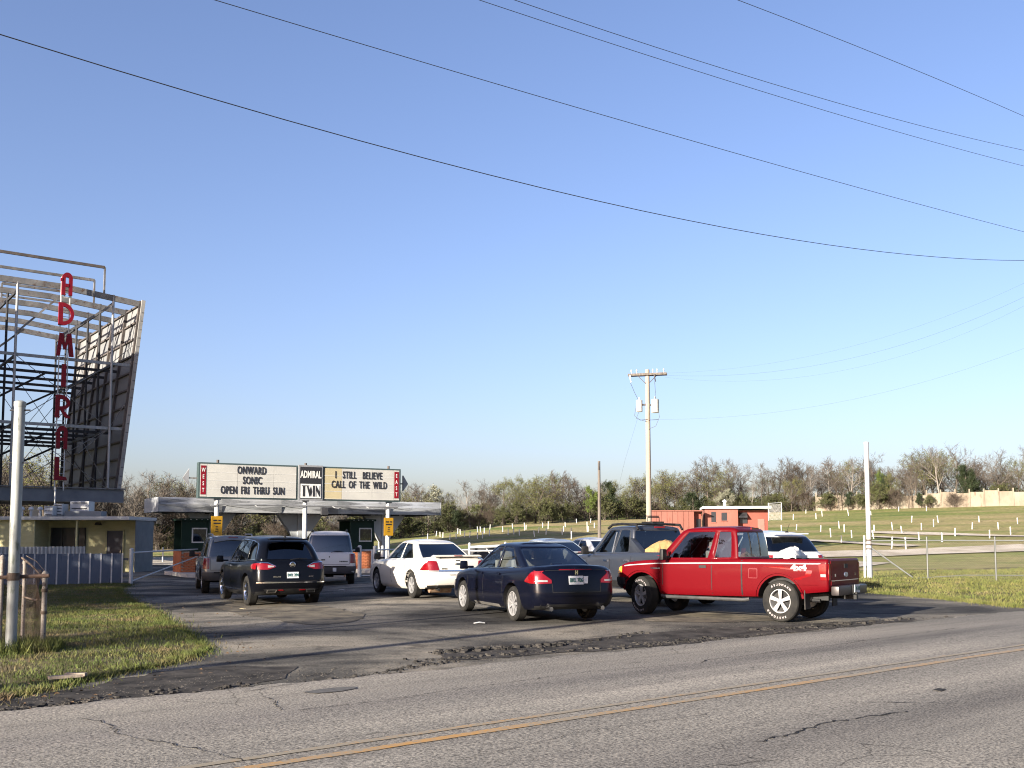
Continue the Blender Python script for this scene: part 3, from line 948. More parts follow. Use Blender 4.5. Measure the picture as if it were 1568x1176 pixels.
class Car:
    def __init__(self, name, label, cat, loc, head, S, body, scale=1.0, group=None, trim=None, cabin_mat=None):
        self.S, self.body = S, body
        self.root = empty(name, (loc[0], loc[1], T(loc[0], loc[1]) + 0.006), -R(head))
        self.root.scale = (scale,) * 3 if not isinstance(scale, tuple) else scale
        tag(self.root, label, cat, group)
        self.make_lower()
        self.make_cabin(cabin_mat or body)
        self.make_wheels()
    def make_lower(self):
        S = self.S
        zb, zt = pchip(S['zb']), pchip(S['zt'])
        self.zt = zt
        fr = [k / 26 for k in range(27)]
        ks = [k[0] for k in S['low']]
        fw = pchip([(k[0], k[1]) for k in S['low']]); fyr = pchip([(k[0], k[2]) for k in S['low']]); fyf = pchip([(k[0], k[3]) for k in S['low']])
        ss = sorted(set([0, .04, .1, .18, .26, .34, .42, .5, .58, .66, .74, .82, .88, .93, .97, 1.0]))
        rows = []
        for s in ss:
            o = outline(fw(s), fyr(s), fyf(s), *S['rc'], *S['fc'], S['rb'], S['fb'], fr, wr=S.get('wr', .96), wf=S.get('wf', .93))
            rows.append([(x, y, zb(y) + s * (zt(y) - zb(y))) for x, y in o])
        bm = loft(rows, True, True, S.get('crown', 0.04), 10)
        for f in bm.faces:
            c = f.calc_center_median()
            if f.normal.z < -0.7: f.material_index = 1
            cab = S['cab']
            if f[bm.faces.layers.int['s']] >= 100 and f.normal.z > 0.3 and cab[0][2] + 0.12 < c.y < cab[0][3] - 0.1 and abs(c.x) < cab[0][1] - 0.06: f.material_index = 2
        me = bpy.data.meshes.new('body'); bm.to_mesh(me); bm.free()
        for m in (self.body, BLACK, INTERIOR): me.materials.append(m)
        tmp = bpy.data.objects.new('tmp_body', me); COL.objects.link(tmp)
        cut = MB()
        ar = S.get('arch', S['r'] + 0.075)
        for y in (S['wb'] / 2, -S['wb'] / 2):
            for sx in (-1, 1):
                x0, x1 = sorted((sx * (S['half'] - 0.36), sx * (S['half'] + 0.3)))
                n = 28
                poly = [(y + ar * math.cos(2 * math.pi * k / n), S['r'] + ar * math.sin(2 * math.pi * k / n)) for k in range(n)]
                cut.add([(x0, a, b) for a, b in poly] + [(x1, a, b) for a, b in poly],
                        [tuple(range(n - 1, -1, -1)), tuple(range(n, 2 * n))] + [(i, (i + 1) % n, n + (i + 1) % n, n + i) for i in range(n)])
        for b0, b1 in S.get('cuts', []): cut.bbox(b0, b1)
        cme = cut.mesh('tmp_cut', [BLACK])
        cob = bpy.data.objects.new('tmp_cut', cme); COL.objects.link(cob)
        md = tmp.modifiers.new('b', 'BOOLEAN'); md.object = cob; md.operation = 'DIFFERENCE'; md.solver = 'EXACT'; md.material_mode = 'TRANSFER'
        dg = bpy.context.evaluated_depsgraph_get()
        res = bpy.data.meshes.new_from_object(tmp.evaluated_get(dg))
        bpy.data.objects.remove(tmp); bpy.data.objects.remove(cob)
        res.name = 'body'
        res.polygons.foreach_set('use_smooth', [True] * len(res.polygons))
        res.set_sharp_from_angle(angle=R(38))
        self.low = link_mesh('body', res, self.root)
        b2 = bmesh.new(); b2.from_mesh(res)
        bmesh.ops.triangulate(b2, faces=b2.faces)
        self.bvh_low = BVHTree.FromBMesh(b2); b2.free()
        for p in (-1, 1):
            for y in (S['wb'] / 2, -S['wb'] / 2):
                pass
    def make_cabin(self, cmat):
        S = self.S
        zr = pchip(S['zr'])
        fw = pchip([(k[0], k[1]) for k in S['cab']]); fyr = pchip([(k[0], k[2]) for k in S['cab']]); fyf = pchip([(k[0], k[3]) for k in S['cab']])
        # side stations: fractions from rear to front, with the glazed spans
        br = S['spans']
        fr = [0.0]
        for a, b in br:
            for q in (a, b):
                if q > fr[-1] + 1e-6: fr.append(q)
        if fr[-1] < 1: fr.append(1.0)
        full = []
        for a, b in zip(fr, fr[1:]):
            k = max(1, round((b - a) / 0.07))
            full += [a + (b - a) * j / k for j in range(k)]
        full.append(1.0)
        gl, gh = S.get('sill', 0.07), S.get('head', 0.86)
        ss = [0, gl] + [gl + (gh - gl) * k / 6 for k in range(1, 6)] + [gh, gh + (1 - gh) * .4, gh + (1 - gh) * .75, 1.0]
        rx, ry, fx, fy = S.get('crc', (0.10, 0.08)) + S.get('cfc', (0.12, 0.12))
        rows = []
        nr, nc = 5, 4
        for s in ss:
            o = outline(fw(s), fyr(s), fyf(s), rx, ry, fx, fy, S.get('crb', .05), S.get('cfb', .12), full, nr, nc, wr=S.get('cwr', .95), wf=S.get('cwf', .95))
            rows.append([(x, y, self.zt(y) - 0.015 + s * (zr(y) - self.zt(y) + 0.015)) for x, y in o])
        bm = loft(rows, True, False, S.get('rcrown', 0.03), 10)
        li, ls = bm.faces.layers.int['i'], bm.faces.layers.int['s']
        i_side = nr + nc
        n_side = len(full) - 1
        names = {}
        for f in bm.faces:
            if f[ls] >= 100 or not (1 <= f[ls] <= 6): continue
            i = f[li]
            c = f.calc_center_median()
            side = 'l' if c.x < 0 else 'r'
            if i < nr + S.get('rear_wrap', 0): names[f] = ('rear_window', '')
            elif i >= i_side + n_side + nc - S.get('front_wrap', 1): names[f] = ('windscreen', '')
            elif i_side <= i < i_side + n_side:
                t = (full[i - i_side] + full[i - i_side + 1]) / 2
                for k, (a, b) in enumerate(br):
                    if a < t < b: names[f] = ('side_window', f'{k}{side}')
        groups = {}
        for f, k in names.items(): groups.setdefault(k, []).append(f)
        gmats = S.get('glass', {})
        b2 = bm.copy(); bmesh.ops.triangulate(b2, faces=b2.faces)
        self.bvh_cab = BVHTree.FromBMesh(b2); b2.free()
        for key, fs in groups.items():
            nb = bmesh.new()
            vm = {}
            for f in fs:
                vs = []
                for v in f.verts:
                    if v not in vm: vm[v] = nb.verts.new(v.co - v.normal * 0.004)
                    vs.append(vm[v])
                nb.faces.new(vs)
            gm = gmats.get(key[0] + key[1][:1], gmats.get(key[0], G_TINT))
            finish(key[0], nb, [gm], self.root)
        bmesh.ops.delete(bm, geom=list(names), context='FACES')
        ob = finish('cabin_shell', bm, [cmat], self.root)
        so = ob.modifiers.new('thick', 'SOLIDIFY'); so.thickness = 0.03; so.offset = -1
        self.cabin = ob
        self.cab_edges = (fw, fyr, fyf, zr)
        # seats seen through the glass
        sm_ = S.get('seat', SEAT)
        for y, xs in S.get('seats', []):
            for x in xs:
                m = MB()
                m.box((x, y, self.zt(y) + 0.00), (0.46, 0.13, 0.34))
                m.box((x, y - 0.02, self.zt(y) + 0.26), (0.25, 0.10, 0.17))
                m.box((x, y - 0.01, self.zt(y) + 0.16), (0.10, 0.04, 0.10))
                m.build('seat', sm_, self.root, bevel=0.03, smooth=True)
    def make_wheels(self):
        S = self.S
        tyre, rim = make_wheel(S['r'], S['tw'], S['rim'], S['spokes'], S.get('rim_mat', ALLOY))
        for y in (S['wb'] / 2, -S['wb'] / 2):
            for sx in (-1, 1):
                e = empty('wheel', (sx * (S['half'] - S['tw'] / 2 - S.get('inset', 0.03)), y, S['r']), R(180) if sx > 0 else 0, self.root)
                if y > 0 and S.get('steer'): e.rotation_euler.z += R(S['steer'])
                link_mesh('tyre', tyre, e); link_mesh('rim', rim, e)
        for y in (S['wb'] / 2, -S['wb'] / 2):
            m = MB()
            m.tube([(-S['half'] + .3, y, S['r']), (S['half'] - .3, y, S['r'])], 0.05, 8)
            m.box((0, y, S['r']), (0.3, 0.22, 0.22))
            m.build('axle', BLACK, self.root)
    def ray(self, p, d):
        best = None
        for bvh in (self.bvh_low, self.bvh_cab):
            h = bvh.ray_cast(Vector(p), Vector(d))
            if h[0] is not None and (best is None or h[3] < best[3]): best = h
        return best
    def patch(self, name, top, bot, axis, mats, n=8, m=4, eps=0.006, parent=None, thick=0.014, side=1, smooth=True):
        """A piece fitted onto the body: axis L left side (y,z), R right side, B back (x,z), F front, T top (x,y)."""
        def res(pl, k):
            L = [0]
            for a, b in zip(pl, pl[1:]): L.append(L[-1] + math.dist(a, b))
            if L[-1] == 0: return [pl[0]] * (k + 1)
            out = []
            for j in range(k + 1):
                t = L[-1] * j / k
                out.append((float(np.interp(t, L, [p[0] for p in pl])), float(np.interp(t, L, [p[1] for p in pl]))))
            return out
        A, B = res(top, n), res(bot, n)
        O = {'L': lambda a, b: ((-4, a, b), (1, 0, 0)), 'R': lambda a, b: ((4, a, b), (-1, 0, 0)), 'B': lambda a, b: ((a, -6, b), (0, 1, 0)),
             'F': lambda a, b: ((a, 6, b), (0, -1, 0)), 'T': lambda a, b: ((a, b, 4), (0, 0, -1))}[axis]
        g, inn = [], []
        last = None
        for i in range(n + 1):
            r, q = [], []
            for j in range(m + 1):
                t = j / m
                a = A[i][0] + (B[i][0] - A[i][0]) * t; b = A[i][1] + (B[i][1] - A[i][1]) * t
                o, d = O(a, b)
                h = self.ray(o, d)
                d = Vector(d)
                if h is None or h[3] > 5.99:
                    p, no = (last if last else (Vector(o) + d * 4, -d))
                    k = Vector(o); pp = k + d * (p - k).dot(d); p = pp
                else: p, no = h[0], h[1]
                if no.dot(d) > 0: no = -no
                last = (p, no)
                r.append(p + no * eps); q.append(p - no * thick)
            g.append(r); inn.append(q)
        vs = [v for r in g for v in r]
        fs = []
        W_ = m + 1
        for i in range(n):
            for j in range(m):
                fs.append((i * W_ + j, (i + 1) * W_ + j, (i + 1) * W_ + j + 1, i * W_ + j + 1))
        rim = [(i, 0) for i in range(n + 1)] + [(n, j) for j in range(1, m + 1)] + [(i, m) for i in range(n - 1, -1, -1)] + [(0, j) for j in range(m - 1, 0, -1)]
        base = len(vs)
        vs += [inn[i][j] for i, j in rim]
        K = len(rim)
        for k in range(K):
            i, j = rim[k]; i2, j2 = rim[(k + 1) % K]
            fs.append((i * W_ + j, base + k, base + (k + 1) % K, i2 * W_ + j2))
        mb = MB(); mb.add(vs, fs)
        return mb.build(name, mats, parent or self.root, smooth=smooth, ang=50)
    def both(self, name, top, bot, mats, **kw):
        a = self.patch(name, top, bot, 'L', mats, **kw)
        b = self.patch(name, top, bot, 'R', mats, **kw)
        return a, b
    def line(self, name, pts, w, mats, axis='L', eps=0.003, **kw):
        """A thin strip along a polyline on the body (seams, mouldings)."""
        top, bot = [], []
        for i, p in enumerate(pts):
            a, b = pts[max(0, i - 1)], pts[min(len(pts) - 1, i + 1)]
            dx, dz = b[0] - a[0], b[1] - a[1]
            L = math.hypot(dx, dz) or 1
            top.append((p[0] - dz / L * w / 2, p[1] + dx / L * w / 2)); bot.append((p[0] + dz / L * w / 2, p[1] - dx / L * w / 2))
        return self.patch(name, top, bot, axis, mats, n=kw.get('n', max(6, 3 * len(pts))), m=1, eps=eps, thick=0.01)
    def plate(self, x, z, text, w=0.30, h=0.155, mats=None):
        p = self.patch('number_plate', [(x - w / 2, z + h / 2), (x + w / 2, z + h / 2)], [(x - w / 2, z - h / 2), (x + w / 2, z - h / 2)], 'B', mats or PLATE_W, n=2, m=1, eps=0.012, smooth=False)
        h_ = self.ray((x, -6, z), (0, 1, 0))
        if h_: text_obj('lettering', text, 0.105, PLATE_INK, p, (x, h_[0].y - 0.017, z), extrude=0.003, bold=0.003, width=0.75)
        return p
    def mirror(self, x, y, z, mats, w=0.17, h=0.17):
        for s in (-1, 1):
            m = MB()
            m.box((s * (x + w / 2 + 0.06), y, z), (w, 0.10, h), taper=0.86)
            m.bar((s * (x - 0.08), y - .01, z - h * .25), (s * (x + 0.1), y, z - h * .25), 0.06, 0.05)
            m.build('wing_mirror', mats, self.root, bevel=0.025, smooth=True)
    def lettering(self, name, txt, x, z, size, mats, bold=0.004, axis='B', width=1.0):
        h = self.ray((x, -6, z), (0, 1, 0)) if axis == 'B' else self.ray((-4, x, z), (1, 0, 0))
        if not h: return
        n = h[1]
        loc = h[0] + n * 0.006
        rz = math.atan2(n.x, -n.y)
        o = text_obj(name, txt, size, mats, self.root, loc, (R(90) , 0, rz), 0.003, bold, width)
        return o
    def doors(self, xs, z0, z1, top=None, mats=None):
        for y in xs:
            zt = min(z1, self.zt(y) - 0.03)
            for ax in 'LR': self.line('door_seam', [(y, z0), (y, zt)], 0.018, mats or BLACK, ax)
    def handle(self, y, z, mats, L=0.17):
        for ax in 'LR':
            self.patch('door_handle', [(y - L / 2, z + .02), (y + L / 2, z + .02)], [(y - L / 2, z - .02), (y + L / 2, z - .02)], ax, mats, n=3, m=1, eps=0.028, thick=0.005)

# ---------------------------------------------------------------- navy sedan
def sedan_navy():
    body = paint('navy_paint', (0.0015, 0.0021, 0.0062), 0.0, 0.3, dirt_amt=0.015, coat=.35, spec=.1)
    S = dict(wb=2.74, r=0.325, tw=0.215, rim=0.232, spokes=9, half=0.90,
             zb=[(-2.5, .27), (-1.9, .24), (0, .2), (2.0, .22), (2.4, .26)],
             zt=[(-2.5, 1.0), (-2.1, 1.035), (-1.4, 1.0), (-.4, .955), (1.05, .93), (1.6, .88), (2.1, .79), (2.4, .68)],
             low=[(0, .80, -2.30, 2.24), (.1, .865, -2.41, 2.33), (.35, .905, -2.46, 2.37), (.62, .905, -2.44, 2.36), (.86, .885, -2.41, 2.3), (.95, .85, -2.38, 2.26), (1, .79, -2.31, 2.16)],
             rc=(.24, .22), fc=(.34, .42), rb=.07, fb=.12, wr=.95, wf=.92, crown=.035,
             cab=[(0, .76, -1.82, 1.22), (.45, .695, -1.47, .74), (.85, .60, -1.08, .34), (.95, .555, -.93, .2), (1, .48, -.78, .06)],
             zr=[(-1.9, 1.40), (-.9, 1.435), (-.2, 1.455), (.5, 1.44), (1.3, 1.42)], spans=[(.13, .47), (.52, .92)], crb=.10, cfb=.16,
             glass={'rear_window': G_CLEAR, 'side_window': G_CLEAR, 'windscreen': G_CLEAR}, seat=SEAT_LIGHT,
             seats=[(.12, (-.36, .36)), (-.78, (-.38, 0.0, .38))], rear_wrap=1)
    c = Car('sedan_car', 'navy blue sedan with triangular red tail lamps, just left of the red pickup', 'car', (0.24, 20.2), -22.8, S, body, (.95, .985, .985))
    for ax, sg in (('L', -1), ('R', 1)): pass
    # tail lamps wrap from the back round the corner
    for sg in (-1, 1):
        o = c.patch('tail_lamp', [(sg * .52, .80), (sg * .70, .93), (sg * .80, .965)], [(sg * .52, .74), (sg * .70, .73), (sg * .80, .735)], 'B', RED_LENS, n=8, m=4, eps=.012)
        c.patch('lamp_lens', [(sg * .60, .795), (sg * .78, .80)], [(sg * .60, .765), (sg * .78, .765)], 'B', CLEAR_LENS, n=3, m=1, eps=.016, parent=o)
        c.patch('tail_lamp_side', [(-2.34, .96), (-2.2, .94), (-1.98, .79)], [(-2.34, .735), (-2.2, .735), (-1.98, .76)], 'L' if sg < 0 else 'R', RED_LENS, n=6, m=4, eps=.012)
    c.patch('boot_seam', [(-.62, .975), (.62, .975)], [(-.62, .965), (.62, .965)], 'B', BLACK, n=8, m=1, eps=.003)
    c.patch('brake_light_strip', [(-.34, .985), (.34, .985)], [(-.34, .972), (.34, .972)], 'B', RED_LENS, n=6, m=1, eps=.008)
    c.patch('boot_panel_seam', [(-.50, .58), (.50, .58)], [(-.50, .568), (.50, .568)], 'B', BLACK, n=6, m=1, eps=.003)
    for s in (-.5, .5):
        c.line('boot_side_seam', [(s, .575), (s * 1.02, .74)], .012, BLACK, 'B')
    c.plate(-.02, .79, 'BKL 706')
    c.patch('plate_surround', [(.14, .86), (.24, .86)], [(.15, .73), (.22, .73)], 'B', PLATE_W, n=2, m=1, eps=.010)
    c.lettering('emblem', 'H', 0, .925, .085, CHROME, .008)
    c.patch('rear_bumper_lip', [(-.72, .36), (.72, .36)], [(-.72, .31), (.72, .31)], 'B', BLACK, n=10, m=2, eps=.005)
    for sg in (-1, 1):
        c.patch('exhaust_cutout', [(sg * .46, .34), (sg * .62, .34)], [(sg * .46, .29), (sg * .62, .29)], 'B', BLACK, n=3, m=1, eps=.004)
        m = MB(); m.tube([(sg * .54, -2.1, .28), (sg * .54, -2.44, .28)], .04, 12); m.build('exhaust_pipe', CHROME, c.root, smooth=True)
    for ax in 'LR':
        c.line('belt_trim', [(-1.50, 1.012), (-.6, .972), (.3, .955), (1.05, .945)], .016, CHROME, ax, eps=.006)
        c.line('body_moulding', [(-1.0, .52), (.95, .50)], .03, body, ax, eps=.014)
        c.line('sill_strip', [(-1.0, .25), (1.0, .25)], .05, mat('sill_grey', (.07, .066, .06), .7), ax, eps=.008)
        c.patch('headlamp', [(1.85, .76), (2.1, .73)], [(1.9, .66), (2.12, .62)], ax, CLEAR_LENS, n=4, m=2, eps=.006)
    c.doors((-.93, .08, 1.02), .26, .93)
    c.handle(-.72, .86, body); c.handle(.22, .845, body)
    c.mirror(.90, .82, 1.0, body)
    m = MB(); m.box((0, -1.55, 1.06), (.22, .06, .03)); m.build('high_brake_lamp', RED_LENS, c.root)
    return c
# ---------------------------------------------------------------- white sedan
def sedan_white(name, label, loc, head, body, scale=(.95, .99, .99), full=True):
    S = dict(wb=2.81, r=0.335, tw=0.225, rim=0.215, spokes=5, half=0.915,
             zb=[(-2.6, .30), (-1.9, .26), (0, .21), (2.1, .22), (2.5, .26)],
             zt=[(-2.6, 1.02), (-2.25, 1.06), (-1.5, 1.02), (-.4, .985), (1.1, .95), (1.7, .92), (2.2, .83), (2.5, .72)],
             low=[(0, .82, -2.42, 2.34), (.1, .88, -2.53, 2.44), (.35, .915, -2.58, 2.48), (.62, .92, -2.55, 2.46), (.86, .90, -2.52, 2.4), (.95, .865, -2.48, 2.35), (1, .80, -2.40, 2.25)],
             rc=(.24, .24), fc=(.34, .42), rb=.07, fb=.12, wr=.95, wf=.92, crown=.035,
             cab=[(0, .78, -1.85, 1.28), (.45, .71, -1.50, .80), (.85, .615, -1.12, .36), (.95, .57, -.98, .2), (1, .49, -.80, .06)],
             zr=[(-1.9, 1.42), (-.9, 1.465), (-.2, 1.49), (.5, 1.475), (1.3, 1.44)], spans=[(.16, .48), (.52, .92)], crb=.10, cfb=.16,
             glass={'rear_window': G_DARK, 'side_window': G_TINT, 'windscreen': G_TINT}, seats=[(.15, (-.36, .36)), (-.75, (-.38, .38))], rear_wrap=1)
    c = Car(name, label, 'car', loc, head, S, body, scale)
    for sg in (-1, 1):
        c.patch('tail_lamp', [(sg * .60, .96), (sg * .70, .975), (sg * .80, .975)], [(sg * .54, .735), (sg * .70, .735), (sg * .80, .74)], 'B', RED_LENS, n=6, m=4, eps=.012)
        c.patch('tail_lamp_side', [(-2.46, .97), (-2.38, .95), (-2.06, .76)], [(-2.46, .735), (-2.3, .735), (-2.06, .735)], 'L' if sg < 0 else 'R', RED_LENS, n=6, m=4, eps=.012)
        c.patch('lamp_base', [(sg * .56, .735), (sg * .80, .735)], [(sg * .56, .70), (sg * .80, .70)], 'B', CLEAR_LENS, n=3, m=1, eps=.011)
    m = MB()
    m.plate([(-.70, 0), (-.62, .035), (.62, .035), (.70, 0), (.66, -.01), (-.66, -.01)], -2.5, -2.30)
    m.build('boot_spoiler', body, c.root, loc=(0, 0, 1.085), bevel=.008)
    for sg in (-1, 1):
        m = MB(); m.box((sg * .55, -2.38, 1.06), (.12, .10, .07)); m.build('spoiler_foot', body, c.root)
    m = MB(); m.box((0, -2.505, 1.10), (.22, .02, .022)); m.build('high_brake_lamp', RED_LENS, c.root)
    c.patch('chrome_bar', [(-.56, .745), (.56, .745)], [(-.56, .705), (.56, .705)], 'B', CHROME, n=8, m=1, eps=.016)
    c.patch('emblem', [(-.11, .895), (-.04, .915), (.04, .915), (.11, .895)], [(-.11, .885), (-.04, .865), (.04, .865), (.11, .885)], 'B', mat('emblem_gold', (.35, .3, .2), .25, 1.0), n=6, m=1, eps=.012)
    c.patch('boot_lock', [(-.06, .985), (.06, .985)], [(-.06, .965), (.06, .965)], 'B', BLACK, n=2, m=1, eps=.006)
    c.plate(.14, .52, '', mats=mat('plate_blue', (.09, .16, .2), .5))
    c.patch('plate_recess', [(-.28, .63), (.42, .63)], [(-.24, .61), (.38, .61)], 'B', BLACK, n=6, m=1, eps=.003)
    c.lettering('model_lettering', 'IMPALA', -.40, .775, .045, CHROME, .003)
    for sg in (-.55,):
        m = MB(); m.tube([(sg, -2.2, .27), (sg, -2.53, .27)], .035, 12); m.build('exhaust_pipe', CHROME, c.root, smooth=True)
        m = MB(); m.lathe([(.0, -.32), (.1, -.3), (.11, .3), (.0, .32)], 12, 'X', (-.35, -2.1, .26)); m.build('silencer', worn('rusty_steel', (.18, .1, .06), (.3, .22, .15), 5, .7, .5), c.root, smooth=True)
    for ax in 'LR':
        c.line('body_moulding', [(-1.0, .55), (1.0, .53)], .035, body, ax, eps=.014)
        c.patch('headlamp', [(1.95, .80), (2.2, .77)], [(2.0, .69), (2.22, .65)], ax, CLEAR_LENS, n=4, m=2, eps=.006)
        c.line('wheel_arch_trim', [(-1.405 + .405 * math.cos(t), .335 + .405 * math.sin(t)) for t in np.linspace(.1, 3.0, 14)], .014, body, ax, eps=.01)
    c.doors((-.97, .08, 1.04), .27, .95)
    c.handle(-.72, .875, body); c.handle(.24, .86, body)
    c.mirror(.91, .86, 1.04, BLACK)
    return c
# ---------------------------------------------------------------- SUVs
def suv_black():
    body = paint('black_paint', (0.002, 0.0024, 0.004), 0.0, 0.28, dirt_amt=0.015, coat=.22, spec=.08)
    S = dict(wb=3.02, r=0.385, tw=0.25, rim=0.255, spokes=7, half=0.965, rim_mat=CHROME,
             zb=[(-2.6, .34), (-2.0, .28), (0, .24), (2.1, .25), (2.6, .32)],
             zt=[(-2.6, 1.17), (-2.2, 1.17), (-1.0, 1.12), (0, 1.08), (1.1, 1.07), (1.8, 1.02), (2.3, .90), (2.6, .78)],
             low=[(0, .86, -2.36, 2.36), (.1, .93, -2.46, 2.45), (.32, .97, -2.53, 2.5), (.6, .975, -2.50, 2.48), (.85, .955, -2.46, 2.42), (.95, .93, -2.43, 2.36), (1, .87, -2.36, 2.26)],
             rc=(.26, .30), fc=(.36, .45), rb=.09, fb=.13, wr=.96, wf=.92, crown=.03,
             cab=[(0, .86, -2.38, 1.38), (.45, .79, -2.22, .92), (.82, .70, -2.02, .52), (.94, .645, -1.85, .34), (1, .56, -1.7, .2)],
             zr=[(-2.4, 1.66), (-1.8, 1.71), (-.8, 1.765), (0, 1.775), (.6, 1.75), (1.4, 1.7)], spans=[(.05, .27), (.30, .56), (.59, .93)], crb=.11, cfb=.16, crc=(.22, .22), sill=.09, head=.84,
             glass={'rear_window': G_DARK, 'side_window': G_DARK, 'side_window2': G_TINT, 'windscreen': G_TINT}, seats=[(.3, (-.4, .4)), (-.7, (-.4, .4)), (-1.6, (-.35, .35))])
    c = Car('suv_car', 'glossy black suv with chrome wheels and rounded back, behind the grey suv', 'suv', (-6.4, 26.2), -27.1, S, body, (.94, .99, .95))
    for sg in (-1, 1):
        o = c.patch('tail_lamp', [(sg * .42, 1.03), (sg * .60, 1.09), (sg * .84, 1.10)], [(sg * .42, 1.0), (sg * .60, .94), (sg * .84, .945)], 'B', RED_LENS, n=8, m=4, eps=.014)
        c.patch('lamp_lens', [(sg * .45, 1.03), (sg * .60, 1.05)], [(sg * .45, 1.005), (sg * .60, .985)], 'B', CLEAR_LENS, n=4, m=2, eps=.02, parent=o)
        c.line('lamp_chrome', [(sg * .40, 1.02), (sg * .58, 1.105), (sg * .84, 1.12)], .014, CHROME, 'B', eps=.014)
        c.patch('tail_lamp_side', [(-2.30, 1.10), (-2.1, 1.08), (-2.0, 1.05)], [(-2.30, .945), (-2.1, .96), (-2.0, .99)], 'L' if sg < 0 else 'R', RED_LENS, n=6, m=3, eps=.012)
    c.plate(.02, .80, 'DKL 294')
    m = MB(); m.lathe([(.062, -.006), (.075, 0), (.075, .012), (.055, .012), (.055, -.006)], 20, 'X')
    h = c.ray((0.02, -6, 1.06), (0, 1, 0))
    e = m.build('emblem', CHROME, c.root, smooth=True); e.location = h[0] + Vector((0, -.01, 0)); e.rotation_euler = (0, 0, R(90))
    m = MB()
    for k in (-1, 0, 1): m.plate([(k * .03 - .012, -.04), (k * .03 + .016, -.02), (k * .03 + .016, .04), (k * .03 - .012, .02)], -.012, 0)
    m.build('emblem_shields', CHROME, c.root, loc=h[0] + Vector((0, -.012, 0)))
    for ax in 'LR':
        c.line('belt_trim', [(-1.95, 1.19), (-1.0, 1.145), (.2, 1.10), (1.15, 1.09)], .02, CHROME, ax, eps=.008)
        c.line('window_arch_trim', [(-2.0, 1.22), (-1.99, 1.4), (-1.8, 1.585), (-1.3, 1.66), (-.5, 1.69), (.2, 1.68)], .02, CHROME, ax, eps=.008)
        c.line('sill_chrome', [(-.95, .40), (.95, .38)], .022, CHROME, ax, eps=.012)
        c.patch('headlamp', [(1.9, .92), (2.2, .86)], [(1.95, .78), (2.22, .74)], ax, CLEAR_LENS, n=4, m=2, eps=.006)
    c.patch('bumper_chrome', [(-.86, .63), (.86, .63)], [(-.86, .607), (.86, .607)], 'B', CHROME, n=14, m=1, eps=.016)
    c.patch('bumper_shadow_gap', [(-.8, .655), (.8, .655)], [(-.8, .64), (.8, .64)], 'B', BLACK, n=12, m=1, eps=.003)
    c.patch('lower_valance', [(-.7, .46), (.7, .46)], [(-.66, .34), (.66, .34)], 'B', BLACK, n=12, m=3, eps=.008)
    for sg in (-1, 1):
        c.patch('exhaust_surround', [(sg * .36, .455), (sg * .62, .455)], [(sg * .40, .375), (sg * .62, .375)], 'B', CHROME, n=4, m=2, eps=.026)
        c.patch('exhaust_outlet', [(sg * .40, .44), (sg * .60, .44)], [(sg * .42, .39), (sg * .60, .39)], 'B', BLACK, n=4, m=2, eps=.032)
        c.patch('reflector', [(sg * .22, .445), (sg * .36, .445)], [(sg * .20, .42), (sg * .36, .42)], 'B', RED_LENS, n=3, m=1, eps=.016)
    for t_, x in (('ENCLAVE', -.38), ('BUICK', .50)): c.lettering('model_lettering', t_, x, .76, .045, CHROME, .002)
    m = MB(); m.box((0, -2.07, 1.70), (1.0, .26, .04)); m.build('roof_spoiler', body, c.root, bevel=.015)
    m = MB(); m.box((0, -1.75, 1.765), (.05, .14, .05), taper=.5); m.build('roof_antenna', BLACK, c.root, bevel=.008)
    m = MB(); m.tube([(-.02, -2.43, 1.19), (.2, -2.42, 1.215), (.42, -2.37, 1.20)], .012, 6); m.build('rear_wiper', BLACK, c.root)
    c.doors((-1.05, .15, 1.15), .34, 1.07)
    c.handle(-.78, 1.0, CHROME); c.handle(.35, .985, CHROME)
    c.mirror(.95, .95, 1.16, body, .2, .19)
    return c
